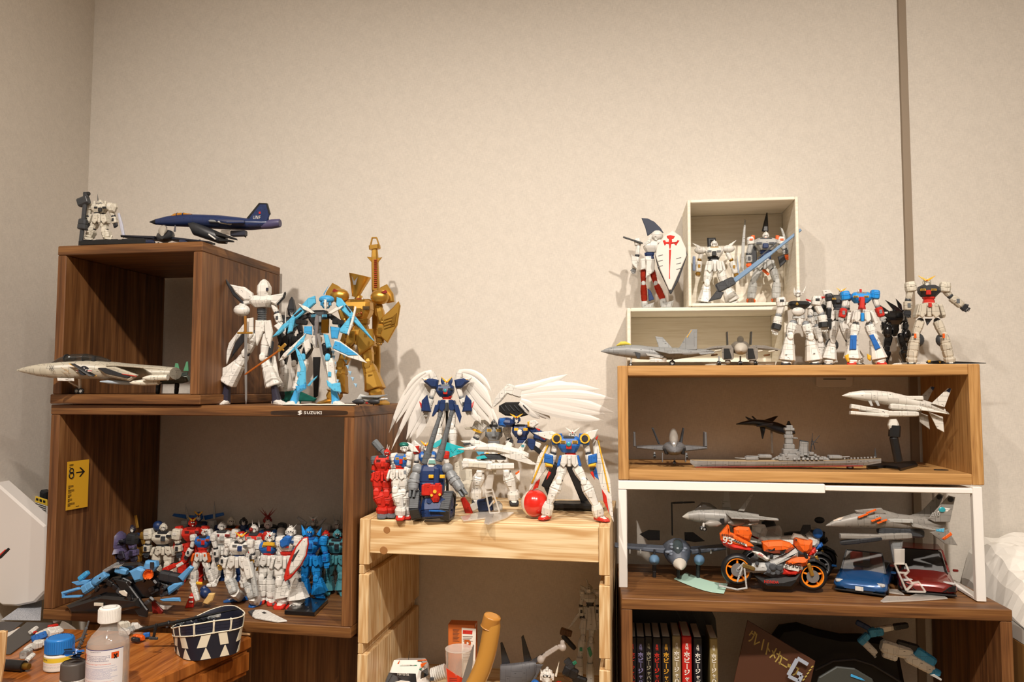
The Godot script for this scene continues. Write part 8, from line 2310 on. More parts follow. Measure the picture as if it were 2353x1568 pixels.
# drawn as the orange one stands on the grid; k scales it about its rear axle for the others
func motorbike(label: String, rx: float, ry: float, k: float, z: float, P: Dictionary):
	begin("toy_motorcycle", label, "toy motorcycle", rx + 225 * k, ry + 132 * k, z, 0.8035)
	var at := func(p: Array) -> Array: return [rx + (p[0] - 795) * k, ry + (p[1] - 615) * k]
	for w in [[795, 615, 96, 26], [1245, 655, 88, 22]]:
		var q: Array = at.call(w)
		var c := J(q[0], q[1], 0)
		var R: float = w[2] * k; var wd: float = w[3] * k
		var n := Vector3(0, 0, 1)
		lathe(c - n * wd * uu, c + n * wd * uu, [[0.0, R * 0.8], [0.1, R * 0.93], [0.5, R], [0.9, R * 0.93], [1.0, R * 0.8, 1], [0.98, R * 0.74, 1], [0.02, R * 0.74, 1], [0.0, R * 0.8]], uu, 40)
		part("tyre", C("k"))
		lathe(c - n * wd * 0.85 * uu, c + n * wd * 0.85 * uu, [[0.0, R * 0.66], [0.0, R * 0.77, 1], [1.0, R * 0.77, 1], [1.0, R * 0.66, 1], [0.5, R * 0.63], [0.0, R * 0.66]], uu, 40)
		var rim := part("rim", C(P.rim) if P.rim != "o" else mat("f08a1e", 0.35))
		for s in 5:
			var a := TAU * s / 5 + 0.3
			seg(c, c + Vector3(cos(a), sin(a), 0) * R * 0.68 * uu, [[0.0, R * 0.17, wd], [1.0, R * 0.09, wd * 0.9]], uu)
			part("spoke", C(P.rim) if P.rim != "o" else mat("f08a1e", 0.35), rim)
		lathe(c - n * wd * 1.1 * uu, c + n * wd * 1.1 * uu, [[0.0, R * 0.12], [1.0, R * 0.12]], uu, 14)
		part("hub", C("g"), rim)
		lathe(c + n * wd * 0.92 * uu, c + n * wd * uu, [[0.0, R * 0.42], [1.0, R * 0.42]], uu, 24)
		part("brake_disc", C("si"), rim)
	var sl := func(n: String, m, pts: Array, th: float, dz: float):
		var q := []
		for p in pts: q.append(at.call(p))
		slab(n, m, q, th * k, dz * k)
	sl.call("tail_cowl", P.a, [[690, 402], [738, 346], [746, 352], [752, 392], [800, 412], [872, 455], [900, 478], [860, 486], [780, 470], [695, 440]], 56, 0)
	sl.call("tail_band", P.c, [[692, 402], [750, 404], [860, 462], [870, 478], [780, 452], [694, 420]], 62, 0)
	sl.call("tail_skirt", P.tail, [[692, 430], [780, 462], [900, 492], [886, 500], [770, 496], [712, 470]], 64, 0)
	sl.call("seat_hump", P.a, [[776, 408], [774, 368], [800, 356], [866, 362], [882, 400], [868, 446], [826, 432]], 60, 0)
	sl.call("seat", "k", [[862, 474], [896, 470], [944, 492], [936, 512], [884, 500]], 54, 0)
	sl.call("subframe", P.c, [[868, 498], [930, 508], [986, 552], [972, 566], [916, 536]], 50, 0)
	sl.call("tank", P.a, [[944, 452], [990, 444], [1060, 442], [1116, 458], [1136, 480], [1092, 512], [1010, 516], [952, 502]], 96, 0)
	for e in [[[980, 470], [1050, 500], [1010, 506], [960, 486]], [[1050, 486], [1100, 498], [1080, 512], [1040, 506]]]: sl.call("tank_stripe", "k", e, 99, 0)
	sl.call("frame_spar", "lg", [[990, 572], [1080, 530], [1140, 486], [1166, 500], [1158, 540], [1070, 568], [1010, 606]], 84, 0)
	sl.call("swing_arm", "lg", [[800, 606], [850, 586], [960, 576], [990, 610], [996, 646], [950, 632], [870, 636], [812, 624]], 70, 0)
	sl.call("engine", "mg", [[960, 576], [1070, 560], [1080, 640], [1000, 660], [950, 640]], 76, 0)
	for e in [[1010, 600, 22], [1050, 606, 18], [985, 628, 14], [1040, 636, 14], [915, 582, 12]]:
		var q: Array = at.call(e)
		lathe(J(q[0], q[1], 36 * k), J(q[0], q[1], 48 * k), [[0.0, e[2] * k], [0.8, e[2] * k, 1], [1.0, e[2] * k * 0.7]], uu, 16)
		part("engine_cover", C("dg"))
	sl.call("belly_pan", "k", [[900, 652], [960, 668], [1060, 660], [1172, 632], [1162, 690], [1120, 732], [960, 728], [930, 706]], 100, 0)
	sl.call("side_fairing", P.a, [[1086, 552], [1160, 536], [1230, 536], [1214, 584], [1180, 596], [1078, 578]], 104, 0)
	sl.call("fairing_band", P.c, [[1074, 574], [1184, 596], [1180, 616], [1066, 602]], 108, 0)
	sl.call("lower_fairing", P.b, [[1066, 602], [1180, 614], [1168, 636], [1100, 648], [1060, 640]], 104, 0)
	sl.call("upper_fairing", P.a, [[1140, 424], [1190, 436], [1244, 440], [1240, 492], [1216, 520], [1176, 520], [1136, 470]], 90, 0)
	sl.call("nose_panel", P.c2, [[1234, 500], [1262, 484], [1270, 506], [1246, 530], [1222, 530]], 70, 0)
	sl.call("radiator", "ch", [[1140, 486], [1200, 500], [1206, 540], [1150, 540]], 80, 0)
	sl.call("windscreen", clear_mat("c4bcb0", 0.35, 0.05), [[1120, 430], [1136, 400], [1180, 408], [1230, 440], [1190, 438]], 60, 0)
	sl.call("front_mudguard", "k", [[1176, 588], [1200, 556], [1260, 548], [1316, 580], [1344, 632], [1300, 592], [1240, 574], [1200, 600]], 56, 0)
	for d in [-26.0, 26.0]:
		var a: Array = at.call([1196, 500]); var m: Array = at.call([1222, 580]); var e: Array = at.call([1247, 655])
		bar("fork_tube", "k", [a[0], a[1], d * k], [m[0], m[1], d * k], 20 * k, 20 * k, PLAIN)
		bar("fork_leg", "au", [m[0], m[1], d * k], [e[0], e[1], d * k], 22 * k, 22 * k, PLAIN)
	var h: Array = at.call([1150, 440])
	bar("handlebar", "k", [h[0], h[1], -70 * k], [h[0], h[1], 70 * k], 10 * k, 10 * k, PLAIN)
	var x1: Array = at.call([826, 590]); var x2: Array = at.call([900, 616])
	bar("exhaust", mat("9a8450", 0.3, 0.7), [x1[0], x1[1], 50 * k], [x2[0], x2[1], 44 * k], 26 * k, 26 * k, LIMB)
	for wd in P.get("words", []): words("lettering", wd[0], wd[1] * uu, J(wd[2], wd[3], wd[4]), C(wd[5]), null, Basis(Vector3.BACK, wd[6]), true)
	if P.get("stand", false):
		for s in [[[795, 690, 60], [835, 575, 50]], [[835, 575, 50], [852, 730, 60]], [[690, 712, 40], [795, 736, 60]], [[795, 736, 60], [852, 726, 60]], [[690, 700, -40], [690, 712, 40]], [[835, 575, 50], [800, 612, 30]]]: bar("paddock_stand", "lg", s[0], s[1], 10, 10, PLAIN)

func rack_inside():
	grid(1390, 1090, 2.6144)
	var H := 0.8035
	var gj := lined("92908b", 0.4)
	begin("jet_model", "grey twin-tailed naval jet with landing gear down, raised on a clear stand under the rack", "aircraft model", 700, 655, 0.172, H)
	var b := hull("fuselage", gj, [[468, 246, 252, 60, 4], [500, 220, 268, 56, 22], [560, 204, 282, 50, 34], [640, 200, 296, 40, 44], [740, 204, 300, 26, 60], [840, 214, 296, 10, 60], [920, 226, 284, 0, 44]])
	hull("radome", mat("b0aca4", 0.4), [[466, 246, 252, 60, 4], [484, 232, 262, 58, 15], [502, 219, 269, 56, 22.5]], b)
	hull("canopy", clear_mat("4a4642", 0.6), [[540, 202, 214, 52, 10], [580, 160, 214, 48, 22], [630, 166, 212, 42, 22], [672, 196, 208, 36, 8]], b)
	slab("tail_fin", gj, [[700, 210], [714, 92], [744, 92], [756, 210]], 10, 0)
	slab("tail_fin", gj, [[800, 212], [876, 112], [894, 112], [836, 216]], 10, 50)
	slab("wing", gj, [[720, 222, 60], [1040, 262, 130], [1044, 270, 140], [760, 258, 160]], 8)
	slab("wing", gj, [[640, 208, 0], [760, 206, -120], [820, 210, -120], [740, 214, 0]], 8)
	slab("intake", "k", [[690, 260], [716, 258], [716, 298], [694, 292]], 8, 92)
	for s in [[650, 290], [790, 285]]: hull("fuel_tank", mat("8d8780", 0.4), [[s[0] - 50, s[1] - 4, s[1] + 4, 110, 4], [s[0] - 24, s[1] - 20, s[1] + 20, 106, 18], [s[0] + 24, s[1] - 18, s[1] + 20, 96, 18], [s[0] + 50, s[1] - 4, s[1] + 6, 90, 6]])
	missile(860, 296, 120, 920, 286, 100, 7, "lg")
	missile(1000, 268, 136, 1046, 264, 126, 5, "k")
	for s in [[590, 318], [788, 318]]:
		bar("gear_leg", "w", [s[0] + 4, 280, 60], [s[0], s[1], 60], 12, 12, PLAIN)
		wheel(s[0] - 8, s[1], 66, 13, 10, false); wheel(s[0] + 8, s[1] + 4, 78, 13, 10, false)
	bar("stand_arm", clear_mat("8a8078", 0.35), [740, 300, 0], [740, 652, 0], 24, 10, PLAIN)
	begin("jet_model", "mottled blue-grey jet seen nose-on with two blue drop tanks, at the left under the rack", "aircraft model", 450, 660, 0.14, H)
	var mj := lined("555c68", 0.45)
	nose_hull("radome", mat("b9b2a6", 0.4), [[150, 458, 606, 3, 3], [130, 456, 592, 22, 18], [100, 450, 572, 40, 36]])
	nose_hull("fuselage", mj, [[102, 450, 571, 40, 36], [60, 442, 530, 56, 64], [0, 436, 500, 80, 84], [-120, 430, 480, 90, 60], [-220, 425, 470, 60, 40]])
	nose_hull("canopy", clear_mat("3c4a4c", 0.6), [[90, 440, 500, 10, 12], [70, 438, 476, 32, 36], [30, 436, 462, 34, 40], [-20, 434, 470, 14, 20]])
	for s in [[[360, 470], [60, 452], [58, 464], [350, 500]], [[510, 478], [720, 462], [726, 476], [520, 505]]]: slab("wing", mj, s, 110, -40, null, 0.05)
	for s in [[[262, 366], [330, 370], [330, 428], [260, 428], [208, 392]], [[478, 380], [530, 380], [602, 434], [540, 440], [480, 430]]]: slab("tail_plane", "ch", s, 10, -180)
	for x in [297, 567]:
		nose_hull("drop_tank", mat("5f7f9c", 0.4), [[80, x, 560, 4, 4], [60, x, 552, 26, 26], [20, x, 548, 32, 33], [-60, x, 544, 30, 30], [-110, x, 540, 12, 12]])
		bar("pylon", "ch", [x, 480, 0], [x, 530, 0], 12, 60, PLAIN)
	for x in [150, 214, 636]: bar("pylon", "lg", [x, 484, 10], [x, 510, 10], 8, 26, LIMB)
	for x in [297, 560]: bar("gear_leg", "k", [x, 570, -20], [x, 655, -20], 24, 24, LIMB)
	bar("nose_gear", "k", [440, 580, 20], [440, 656, 20], 20, 20, LIMB)
	bar("rear_probe", "ch", [405, 400, -160], [402, 200, -160], 9, 9, PLAIN)
	bar("rear_probe", "ch", [405, 204, -160], [540, 200, -160], 12, 9, LIMB)
	for k in 14: orb("camouflage_patch", mat("6d7684", 0.45), 380 + rng.randf() * 120.0, 450 + rng.randf() * 70.0, 50 + rng.randf() * 20.0, 14 + rng.randf() * 14.0, 10, 12)
	begin("plastic_strip", "pale mint-green curved plastic strip on the bookcase top beneath the jet's nose", "plastic strip", 570, 660, -1, H)
	var up := []; var dn := []
	for i in 9:
		var t := i / 8.0
		up.append(GY(lerpf(490, 740, t), 594 + sin(t * 1.6) * 66.0, 2)); dn.append(GY(lerpf(415, 715, t), 632 + sin(t * 1.5) * 88.0, 2))
	dn.reverse()
	plate(up + dn, Vector3.UP, 3 * uu)
	part("strip", mat("b9dccb", 0.35))
	motorbike("orange, white and red racing motorcycle with bright orange wheels, foremost of the three", 795, 612, 1.0, 0.205, {"rim": "o", "a": "o", "b": "r", "c": "w", "c2": "r", "tail": "r", "stand": true,
		"words": [["93", 40, 738, 440, 36, "w", -0.2], ["REPSOL", 15, 738, 411, 34, "ch", -0.1], ["REPSOL", 15, 812, 452, 34, "ch", -0.42], ["REPSOL", 22, 1126, 590, 58, "k", -0.16], ["HONDA", 17, 1000, 690, 54, "r", -0.02], ["HRC", 12, 938, 528, 28, "r", -0.5]]})
	motorbike("white and blue racing motorcycle behind the orange one's front wheel", 900, 556, 0.86, 0.12, {"rim": "g", "a": "w", "b": "w", "c": "r", "c2": "b", "tail": "w"})
	orb("nose_mark", "b", 1280, 392, 40, 30, 30, 12)
	slab("screen", "ch", [[1170, 390], [1190, 340], [1236, 340], [1240, 370], [1200, 400]], 10, 44)
	slab("clear_screen", clear_mat("c4bcb0", 0.35, 0.05), [[916, 440], [944, 360], [1050, 344], [1066, 380], [1050, 440]], 40, 30)
	motorbike("dark motorcycle almost hidden at the back, behind the white and blue one", 960, 520, 0.8, 0.06, {"rim": "k", "a": "k", "b": "dr", "c": "k", "c2": "k", "tail": "k"})
	orb("mirror", "k", 1290, 312, 20, 30, 20, 14)
	car("blue open-top toy car with red seats, parked right of the motorcycles", 1530, 676, 300, 178, 0.205, mat("1a4f86", 0.2, 0.2, 0.9), false)
	car("dark red low toy sports car with a dusty roof, under the white rack", 1945, 690, 312, 196, 0.20, mat("6e1712", 0.22, 0.2, 0.9), true)
	begin("jet_model", "grey and orange transforming jet with teal fin emblem, on a clear stand above the cars", "aircraft model", 1800, 730, 0.19, H)
	var g2 := lined("8b8781", 0.4)
	b = hull("fuselage", g2, [[1328, 318, 324, 60, 3], [1380, 284, 330, 56, 20], [1460, 258, 334, 50, 34], [1560, 226, 336, 40, 44], [1660, 222, 340, 30, 50], [1760, 250, 344, 20, 48], [1860, 262, 350, 6, 44], [1960, 268, 346, -6, 40], [2040, 284, 330, -10, 24]])
	slab("dorsal_plate", g2, [[1500, 228], [1660, 214], [1690, 250], [1560, 250], [1510, 244]], 20, 60, b)
	hull("canopy", mat("c9b9a8", 0.1, 0.0, 0.8), [[1372, 288, 300, 58, 10], [1410, 272, 294, 56, 16], [1450, 264, 290, 52, 12]], b)
	for s in [[1600, 236], [1630, 284], [1665, 296], [1550, 262]]:
		box(J(s[0], s[1], 92), 60 * uu, 10 * uu, 8 * uu, 0.1, Basis(Vector3.BACK, 0.4))
		part("orange_mark", C("o"), b)
	block("side_panel", "lg", 1760, 292, 70, 170, 22, 10, b, 0.2)
	slab("tail_fin", g2, [[1820, 264], [1900, 236], [2006, 126], [2036, 140], [1980, 262]], 10, -30)
	slab("tail_fin", g2, [[1940, 280], [2066, 140], [2104, 150], [2072, 300], [1980, 300]], 10, 40)
	for s in [[2010, 150, -26], [2078, 164, 46]]: orb("fin_light", "k", s[0], s[1], s[2], 18, 16, 8)
	slab("fin_emblem", "w", [[1996, 240], [2020, 210], [2076, 220], [2050, 244]], 12, 42)
	orb("emblem_ring", "ca", 2026, 226, 50, 20, 16, 4)
	words("fin_number", "410", 22 * uu, J(1985, 254, 50), C("lg"), null, Basis(Vector3.BACK, 0.1))
	slab("wing", g2, [[1830, 300, 40], [2040, 340, 100], [2036, 362, 100], [1850, 330, 80]], 8)
	slab("wing_tip", "sb", [[1990, 344], [2040, 338], [2036, 362], [1990, 356]], 10, 102)
	slab("ventral_fin", g2, [[1950, 360], [2060, 345], [2118, 440], [2040, 430]], 8, 20)
	slab("ventral_mark", "o", [[2020, 400], [2076, 360], [2088, 376], [2040, 408]], 10, 22)
	bar("leg_pod", g2, [1412, 385, 60], [1650, 390, 60], 32, 40, PLAIN)
	bar("leg_pod", "ch", [1415, 425, 66], [1660, 398, 66], 26, 40, LIMB)
	bar("arm_pod", g2, [1640, 390, 60], [1840, 382, 50], 40, 40, LIMB)
	bar("engine", "dg", [1640, 345, 30], [1910, 370, 20], 56, 60, LIMB)
	bar("stand_clip", "g", [1752, 540, 20], [1748, 410, 30], 70, 40, [[0.0, 0.5, 0.7], [0.7, 0.9, 1.0], [1.0, 1.1, 1.0]])
	begin("display_stand", "clear plastic stand with hexagon-framed arm, carrying the grey and orange jet", "display stand", 1800, 745, -1, H)
	var cm := clear_mat("efe9e0", 0.35, 0.06)
	for e in [[[1740, 540], [1810, 700]], [[1805, 540], [1825, 585]], [[1825, 585], [1800, 610]], [[1800, 610], [1852, 660]], [[1852, 660], [1812, 700]], [[1852, 655], [1885, 650]], [[1885, 650], [1926, 710]], [[1812, 706], [1926, 710]], [[1740, 540], [1800, 540]], [[1760, 592], [1812, 596]]]: bar("frame_strut", cm, [e[0][0], e[0][1], -20], [e[1][0], e[1][1], 0], 10, 16, PLAIN)
	slab("support_arm", cm, [[1735, 450], [1800, 450], [1800, 545], [1740, 545]], 20, -20)
	for s in [[[1552, 706], [1590, 690], [1760, 700], [1800, 730], [1690, 715]], [[1655, 768], [1690, 738], [1830, 740], [1920, 706], [1990, 710], [2060, 752], [1900, 764], [1670, 774]]]:
		var q := []
		for p in s: q.append(GY(p[0], p[1], 4))
		plate(q, Vector3.UP, 8 * uu)
		part("foot_plate", cm)
	# white cloth bundle and cardboard box at the right of the bookcase
	begin("cardboard_box", "brown cardboard box on the floor at the right of the dark bookcase", "box", 2480, 1000, 0.15, 0.0)
	panel("body", -0.105, 0.2, 0.0, 0.742, -0.12, 0.12, mat("a8783c", 0.8))
	panel("tape_strip", -0.1055, 0.2, 0.66, 0.664, -0.1205, 0.1205, mat("946630", 0.8))
	cur.position.x = 0.745
	begin("cloth_bundle", "crumpled white cloth and paper heaped on the cardboard box", "cloth", 2300, 800, 0.16, 0.7425)
	var nz := noise(5, 3.2, 3)
	var rings := []
	var x0: float = 0.64 - cur.position.x
	for i in 26:
		var r := PackedVector3Array()
		var x := x0 + i * 0.0135
		for j in 19:
			var t := j / 18.0
			var zz := lerpf(-0.14, 0.13, t)
			var hh := 0.135 - 0.075 * t + 0.035 * nz.get_noise_3d(x * 2.2, zz * 2.2, 1.0) + 0.01 * nz.get_noise_3d(x * 9.0, zz * 9.0, 4.0)
			if i < 2: hh *= 0.4 + 0.4 * i
			r.append(Vector3(x, maxf(hh, 0.01), zz))
		r.append(Vector3(x, 0.0, 0.135)); r.append(Vector3(x, 0.0, -0.14))
		rings.append(r)
	loft(rings)
	part("cloth", mat("e8e4dc", 0.85))

# strokes of a few signs, in a unit box with y down: each sign is a list of polylines
const SIGN := {"ho": [[0, 0.3, 1, 0.3], [0.5, 0, 0.5, 1, 0.4, 0.95], [0.25, 0.5, 0.05, 0.8], [0.75, 0.5, 0.95, 0.8]], "bi": [[0.1, 0.1, 0.1, 0.9, 0.9, 0.9], [0.1, 0.5, 0.8, 0.35], [0.75, 0, 0.8, 0.15], [0.92, 0, 0.97, 0.15]], "bar": [[0.5, 0.05, 0.5, 0.95]],
	"ji": [[0.1, 0.1, 0.3, 0.2], [0.05, 0.4, 0.25, 0.5], [0.1, 0.95, 0.5, 0.8, 0.9, 0.35], [0.7, 0, 0.76, 0.15], [0.88, 0, 0.94, 0.15]], "ya": [[0.2, 0.55, 0.85, 0.4, 0.7, 0.6], [0.35, 0.35, 0.5, 1]], "pa": [[0.3, 0.25, 0.05, 0.9], [0.65, 0.25, 0.95, 0.9], [0.82, 0, 0.95, 0.05, 0.9, 0.18, 0.8, 0.12, 0.82, 0]],
	"n": [[0.1, 0.2, 0.35, 0.35], [0.1, 0.95, 0.6, 0.8, 0.95, 0.35]], "gu": [[0.4, 0.05, 0.1, 0.5], [0.3, 0.25, 0.85, 0.25, 0.6, 0.75, 0.25, 1], [0.8, 0, 0.85, 0.12], [0.95, 0, 1, 0.12]], "re": [[0.2, 0, 0.2, 0.95, 0.9, 0.5]], "to": [[0.35, 0, 0.35, 1], [0.35, 0.4, 0.8, 0.6]], "me": [[0.75, 0, 0.5, 0.6, 0.1, 1], [0.25, 0.35, 0.85, 0.8]],
	"ka": [[0.05, 0.3, 0.9, 0.3, 0.8, 1, 0.65, 0.9], [0.45, 0, 0.4, 0.55, 0.1, 1]], "ni": [[0.2, 0.25, 0.8, 0.25], [0.05, 0.85, 0.95, 0.85]], "tsu": [[0.15, 0.45, 0.22, 0.65], [0.42, 0.4, 0.48, 0.6], [0.85, 0.4, 0.7, 0.8, 0.4, 1]], "ku": [[0.4, 0.05, 0.1, 0.5], [0.3, 0.25, 0.85, 0.25, 0.6, 0.75, 0.25, 1]],
	"getsu": [[0.25, 0, 0.25, 0.7, 0.1, 1], [0.25, 0, 0.8, 0, 0.8, 1, 0.65, 0.95], [0.25, 0.33, 0.8, 0.33], [0.25, 0.62, 0.8, 0.62]], "kan": [[0.05, 0.1, 0.55, 0.1], [0.02, 0.45, 0.6, 0.45], [0.3, 0.1, 0.3, 1], [0.72, 0.1, 0.72, 0.7], [0.95, 0, 0.95, 1, 0.82, 0.95]]}
# signs written from a corner: ex across, ey down, one sign per step along dir
func signs(n: String, list: Array, o: Vector3, ex: Vector3, ey: Vector3, step: Vector3, thick: float, m: Material, parent: Node3D = null):
	var nrm := ex.cross(-ey).normalized()
	for i in list.size():
		for pl in SIGN[list[i]]:
			for k in range(0, pl.size() - 2, 2):
				var a: Vector3 = o + step * i + ex * pl[k] + ey * pl[k + 1]; var b: Vector3 = o + step * i + ex * pl[k + 2] + ey * pl[k + 3]
				var d := (b - a).normalized() * thick * 0.4
				seg(a - d, b + d, [[0.0, thick, 0.0005], [1.0, thick, 0.0005]], 1.0, 0.1, nrm)
	part(n, m, parent)

func low_inside():
	grid(1390, 1360, 2.4434)
	# magazines in a row, spines to the front
	var shelf := 0.4485
	var sp := [[142, 182, 255, "15131a", "c62a1e"], [184, 232, 255, "14131c", "8d86b4"], [232, 274, 252, "151417", "a39c82"], [276, 322, 258, "131116", "c62a1e"], [326, 376, 255, "17151a", "d39a2a"], [386, 434, 248, "8b7d5c", "e6e2d8"], [440, 494, 250, "b5201c", "e8e4dc"], [504, 552, 258, "11131c", "e8e4dc"], [596, 640, 262, "8a7a50", "e6e2d8"]]
	var said := ["first, with red writing", "second, with pale violet writing", "third, with dull beige writing", "fourth, black with red writing", "fifth, with orange writing", "sixth, with a tan spine and white writing", "seventh, with a red spine", "eighth, navy with white writing", "last, standing apart with a tan spine"]
	for k in sp.size():
		var s: Array = sp[k]
		var z := 0.225 - 0.004 * (k % 3)
		var p0 := at_gz(s[0] - 8, s[2], z); var p1 := at_gz(s[1] - 8, s[2], z)
		var w: float = p1.x - p0.x; var h: float = p0.y - shelf
		thing("magazine", "magazine in the low bookcase row, %s" % said[k], "magazine", Vector3((p0.x + p1.x) / 2, shelf, z - 0.1), "magazines in the low bookcase")
		box(Vector3(0, h / 2, 0), w, h, 0.2, 0.1)
		part("spine_and_cover", mat(s[3], 0.35))
		box(Vector3(0, h / 2 + 0.0004, -0.002), w * 0.8, h, 0.196, 0.02)
		part("pages", mat("d8d2c4", 0.8))
		var sz := w * 0.52
		signs("spine_writing", ["ho", "bi", "bar", "ji", "ya", "pa", "n"], Vector3(-sz / 2, h - 0.026, 0.1003), Vector3(sz, 0, 0), Vector3(0, -sz, 0), Vector3(0, -sz * 1.2, 0), sz * 0.17, mat(s[4], 0.5))
		signs("spine_heading", ["getsu", "kan"], Vector3(-sz * 0.3, h - 0.012, 0.1003), Vector3(sz * 0.6, 0, 0), Vector3(0, -sz * 0.6, 0), Vector3(0, -sz * 0.7, 0), sz * 0.08, mat(s[4], 0.5))
	begin("magazine", "brown magazine with large gold writing, leaning askew in the low bookcase", "magazine", 1000, 640, 0.2)
	var O := J(800, 160, 0)
	var ux := J(1180, 390, 30) - O; var uy := J(720, 520, 10) - O
	plate([O, O + ux, O + ux + uy * 1.3, O + uy * 1.3], ux.cross(-uy), 0.004, 0.1)
	part("cover", mat("4a2c1e", 0.4))
	var nx := ux.cross(-uy).normalized() * 0.0024
	signs("cover_writing", ["gu", "re", "bar", "to", "me", "ka", "ni", "tsu", "ku"], O + ux * 0.06 + uy * 0.1 + nx, ux * 0.085, uy * 0.17, ux * 0.084 + uy * 0.012, 0.0022, mat("a08a4a", 0.4))
	bar("cover_initial", mat("9fa8b8"), [1030, 470, 60], [1080, 380, 60], 22, 3, PLAIN)
	for s in [[[1080, 374], [1140, 410]], [[1030, 475], [1090, 505]], [[1090, 505], [1106, 470]], [[1106, 470], [1080, 456]]]: bar("cover_initial", mat("9fa8b8"), [s[0][0], s[0][1], 60], [s[1][0], s[1][1], 60], 20, 3, PLAIN)
	for k in 5: bar("cover_note", mat("b0a050"), [1110 + k * 12, 500 - k * 18, 66], [1122 + k * 12, 490 - k * 18, 66], 6, 2, PLAIN)
	begin("folder", "black curved folder lying over the tops of the row of magazines", "folder", 380, 260, 0.16)
	slab("cover", "k", [[100, 40], [580, 70], [620, 150], [632, 260], [600, 250], [400, 235], [110, 250]], 6, -60)
	for k in 4: bar("fold_line", "ch", [380 + k * 46, 70, -54], [470 + k * 40, 240, -54], 4, 3, PLAIN)
	begin("black_bag", "large black soft bag filling the back of the low bookcase", "bag", 1400, 640, 0.09)
	var pts := []
	for p in [[840, 800], [900, 300], [980, 190], [1080, 176], [1180, 210], [1320, 240], [1440, 240], [1560, 260], [1640, 330], [1700, 640], [1700, 800]]: pts.append(p)
	slab("body", mat("121216", 0.7), pts, 90, 0, null, 0.3)
	tube([J(1180, 440, 70), J(1280, 390, 80), J(1400, 380, 84), J(1500, 410, 80), J(1600, 470, 76), J(1680, 520, 70)], 7 * uu)
	part("strap", mat("3a3a40", 0.6))
	begin("robot_figure", "blue and white robot lying on its back on the black bag in the low bookcase", "robot figure", 1650, 460, 0.16)
	for e in [["torso", "w", 1550, 300, 1720, 350, 70], ["leg", "w", 1690, 360, 1840, 440, 60], ["shin", "lb", 1740, 330, 1850, 400, 56], ["foot", "lb", 1820, 440, 1880, 460, 40], ["arm", "w", 1440, 270, 1520, 350, 40], ["forearm", "lb", 1430, 290, 1480, 240, 40], ["arm", "w", 1500, 220, 1620, 200, 34], ["forearm", "ch", 1620, 200, 1700, 188, 34], ["shoulder", "lb", 1480, 230, 1560, 220, 50], ["wing", "nb", 1410, 170, 1490, 210, 30], ["chest", "w", 1560, 340, 1640, 370, 50], ["backpack", "ch", 1640, 290, 1760, 320, 44], ["hand", "lg", 1500, 340, 1520, 370, 16]]:
		bar(e[0], e[1], [e[2], e[3], rng.randf() * 30], [e[4], e[5], 20], e[6], e[6] * 0.8)
	begin("card", "small pale grey card at the robot's foot in the low bookcase", "card", 1850, 490, 0.2)
	slab("card", "lg", [[1825, 468], [1850, 464], [1892, 492], [1888, 502]], 3)
	begin("round_case", "dark round case with a grey rim at the bottom of the low bookcase", "case", 1350, 640, 0.21)
	slab("lid", mat("3a3d3a", 0.5), [[1150, 780], [1150, 640], [1200, 480], [1300, 420], [1400, 430], [1500, 490], [1560, 640], [1560, 780]], 20, 0)
	bar("lid_mark", "lb", [1380, 470, 14], [1460, 500, 14], 14, 4, BLADE)

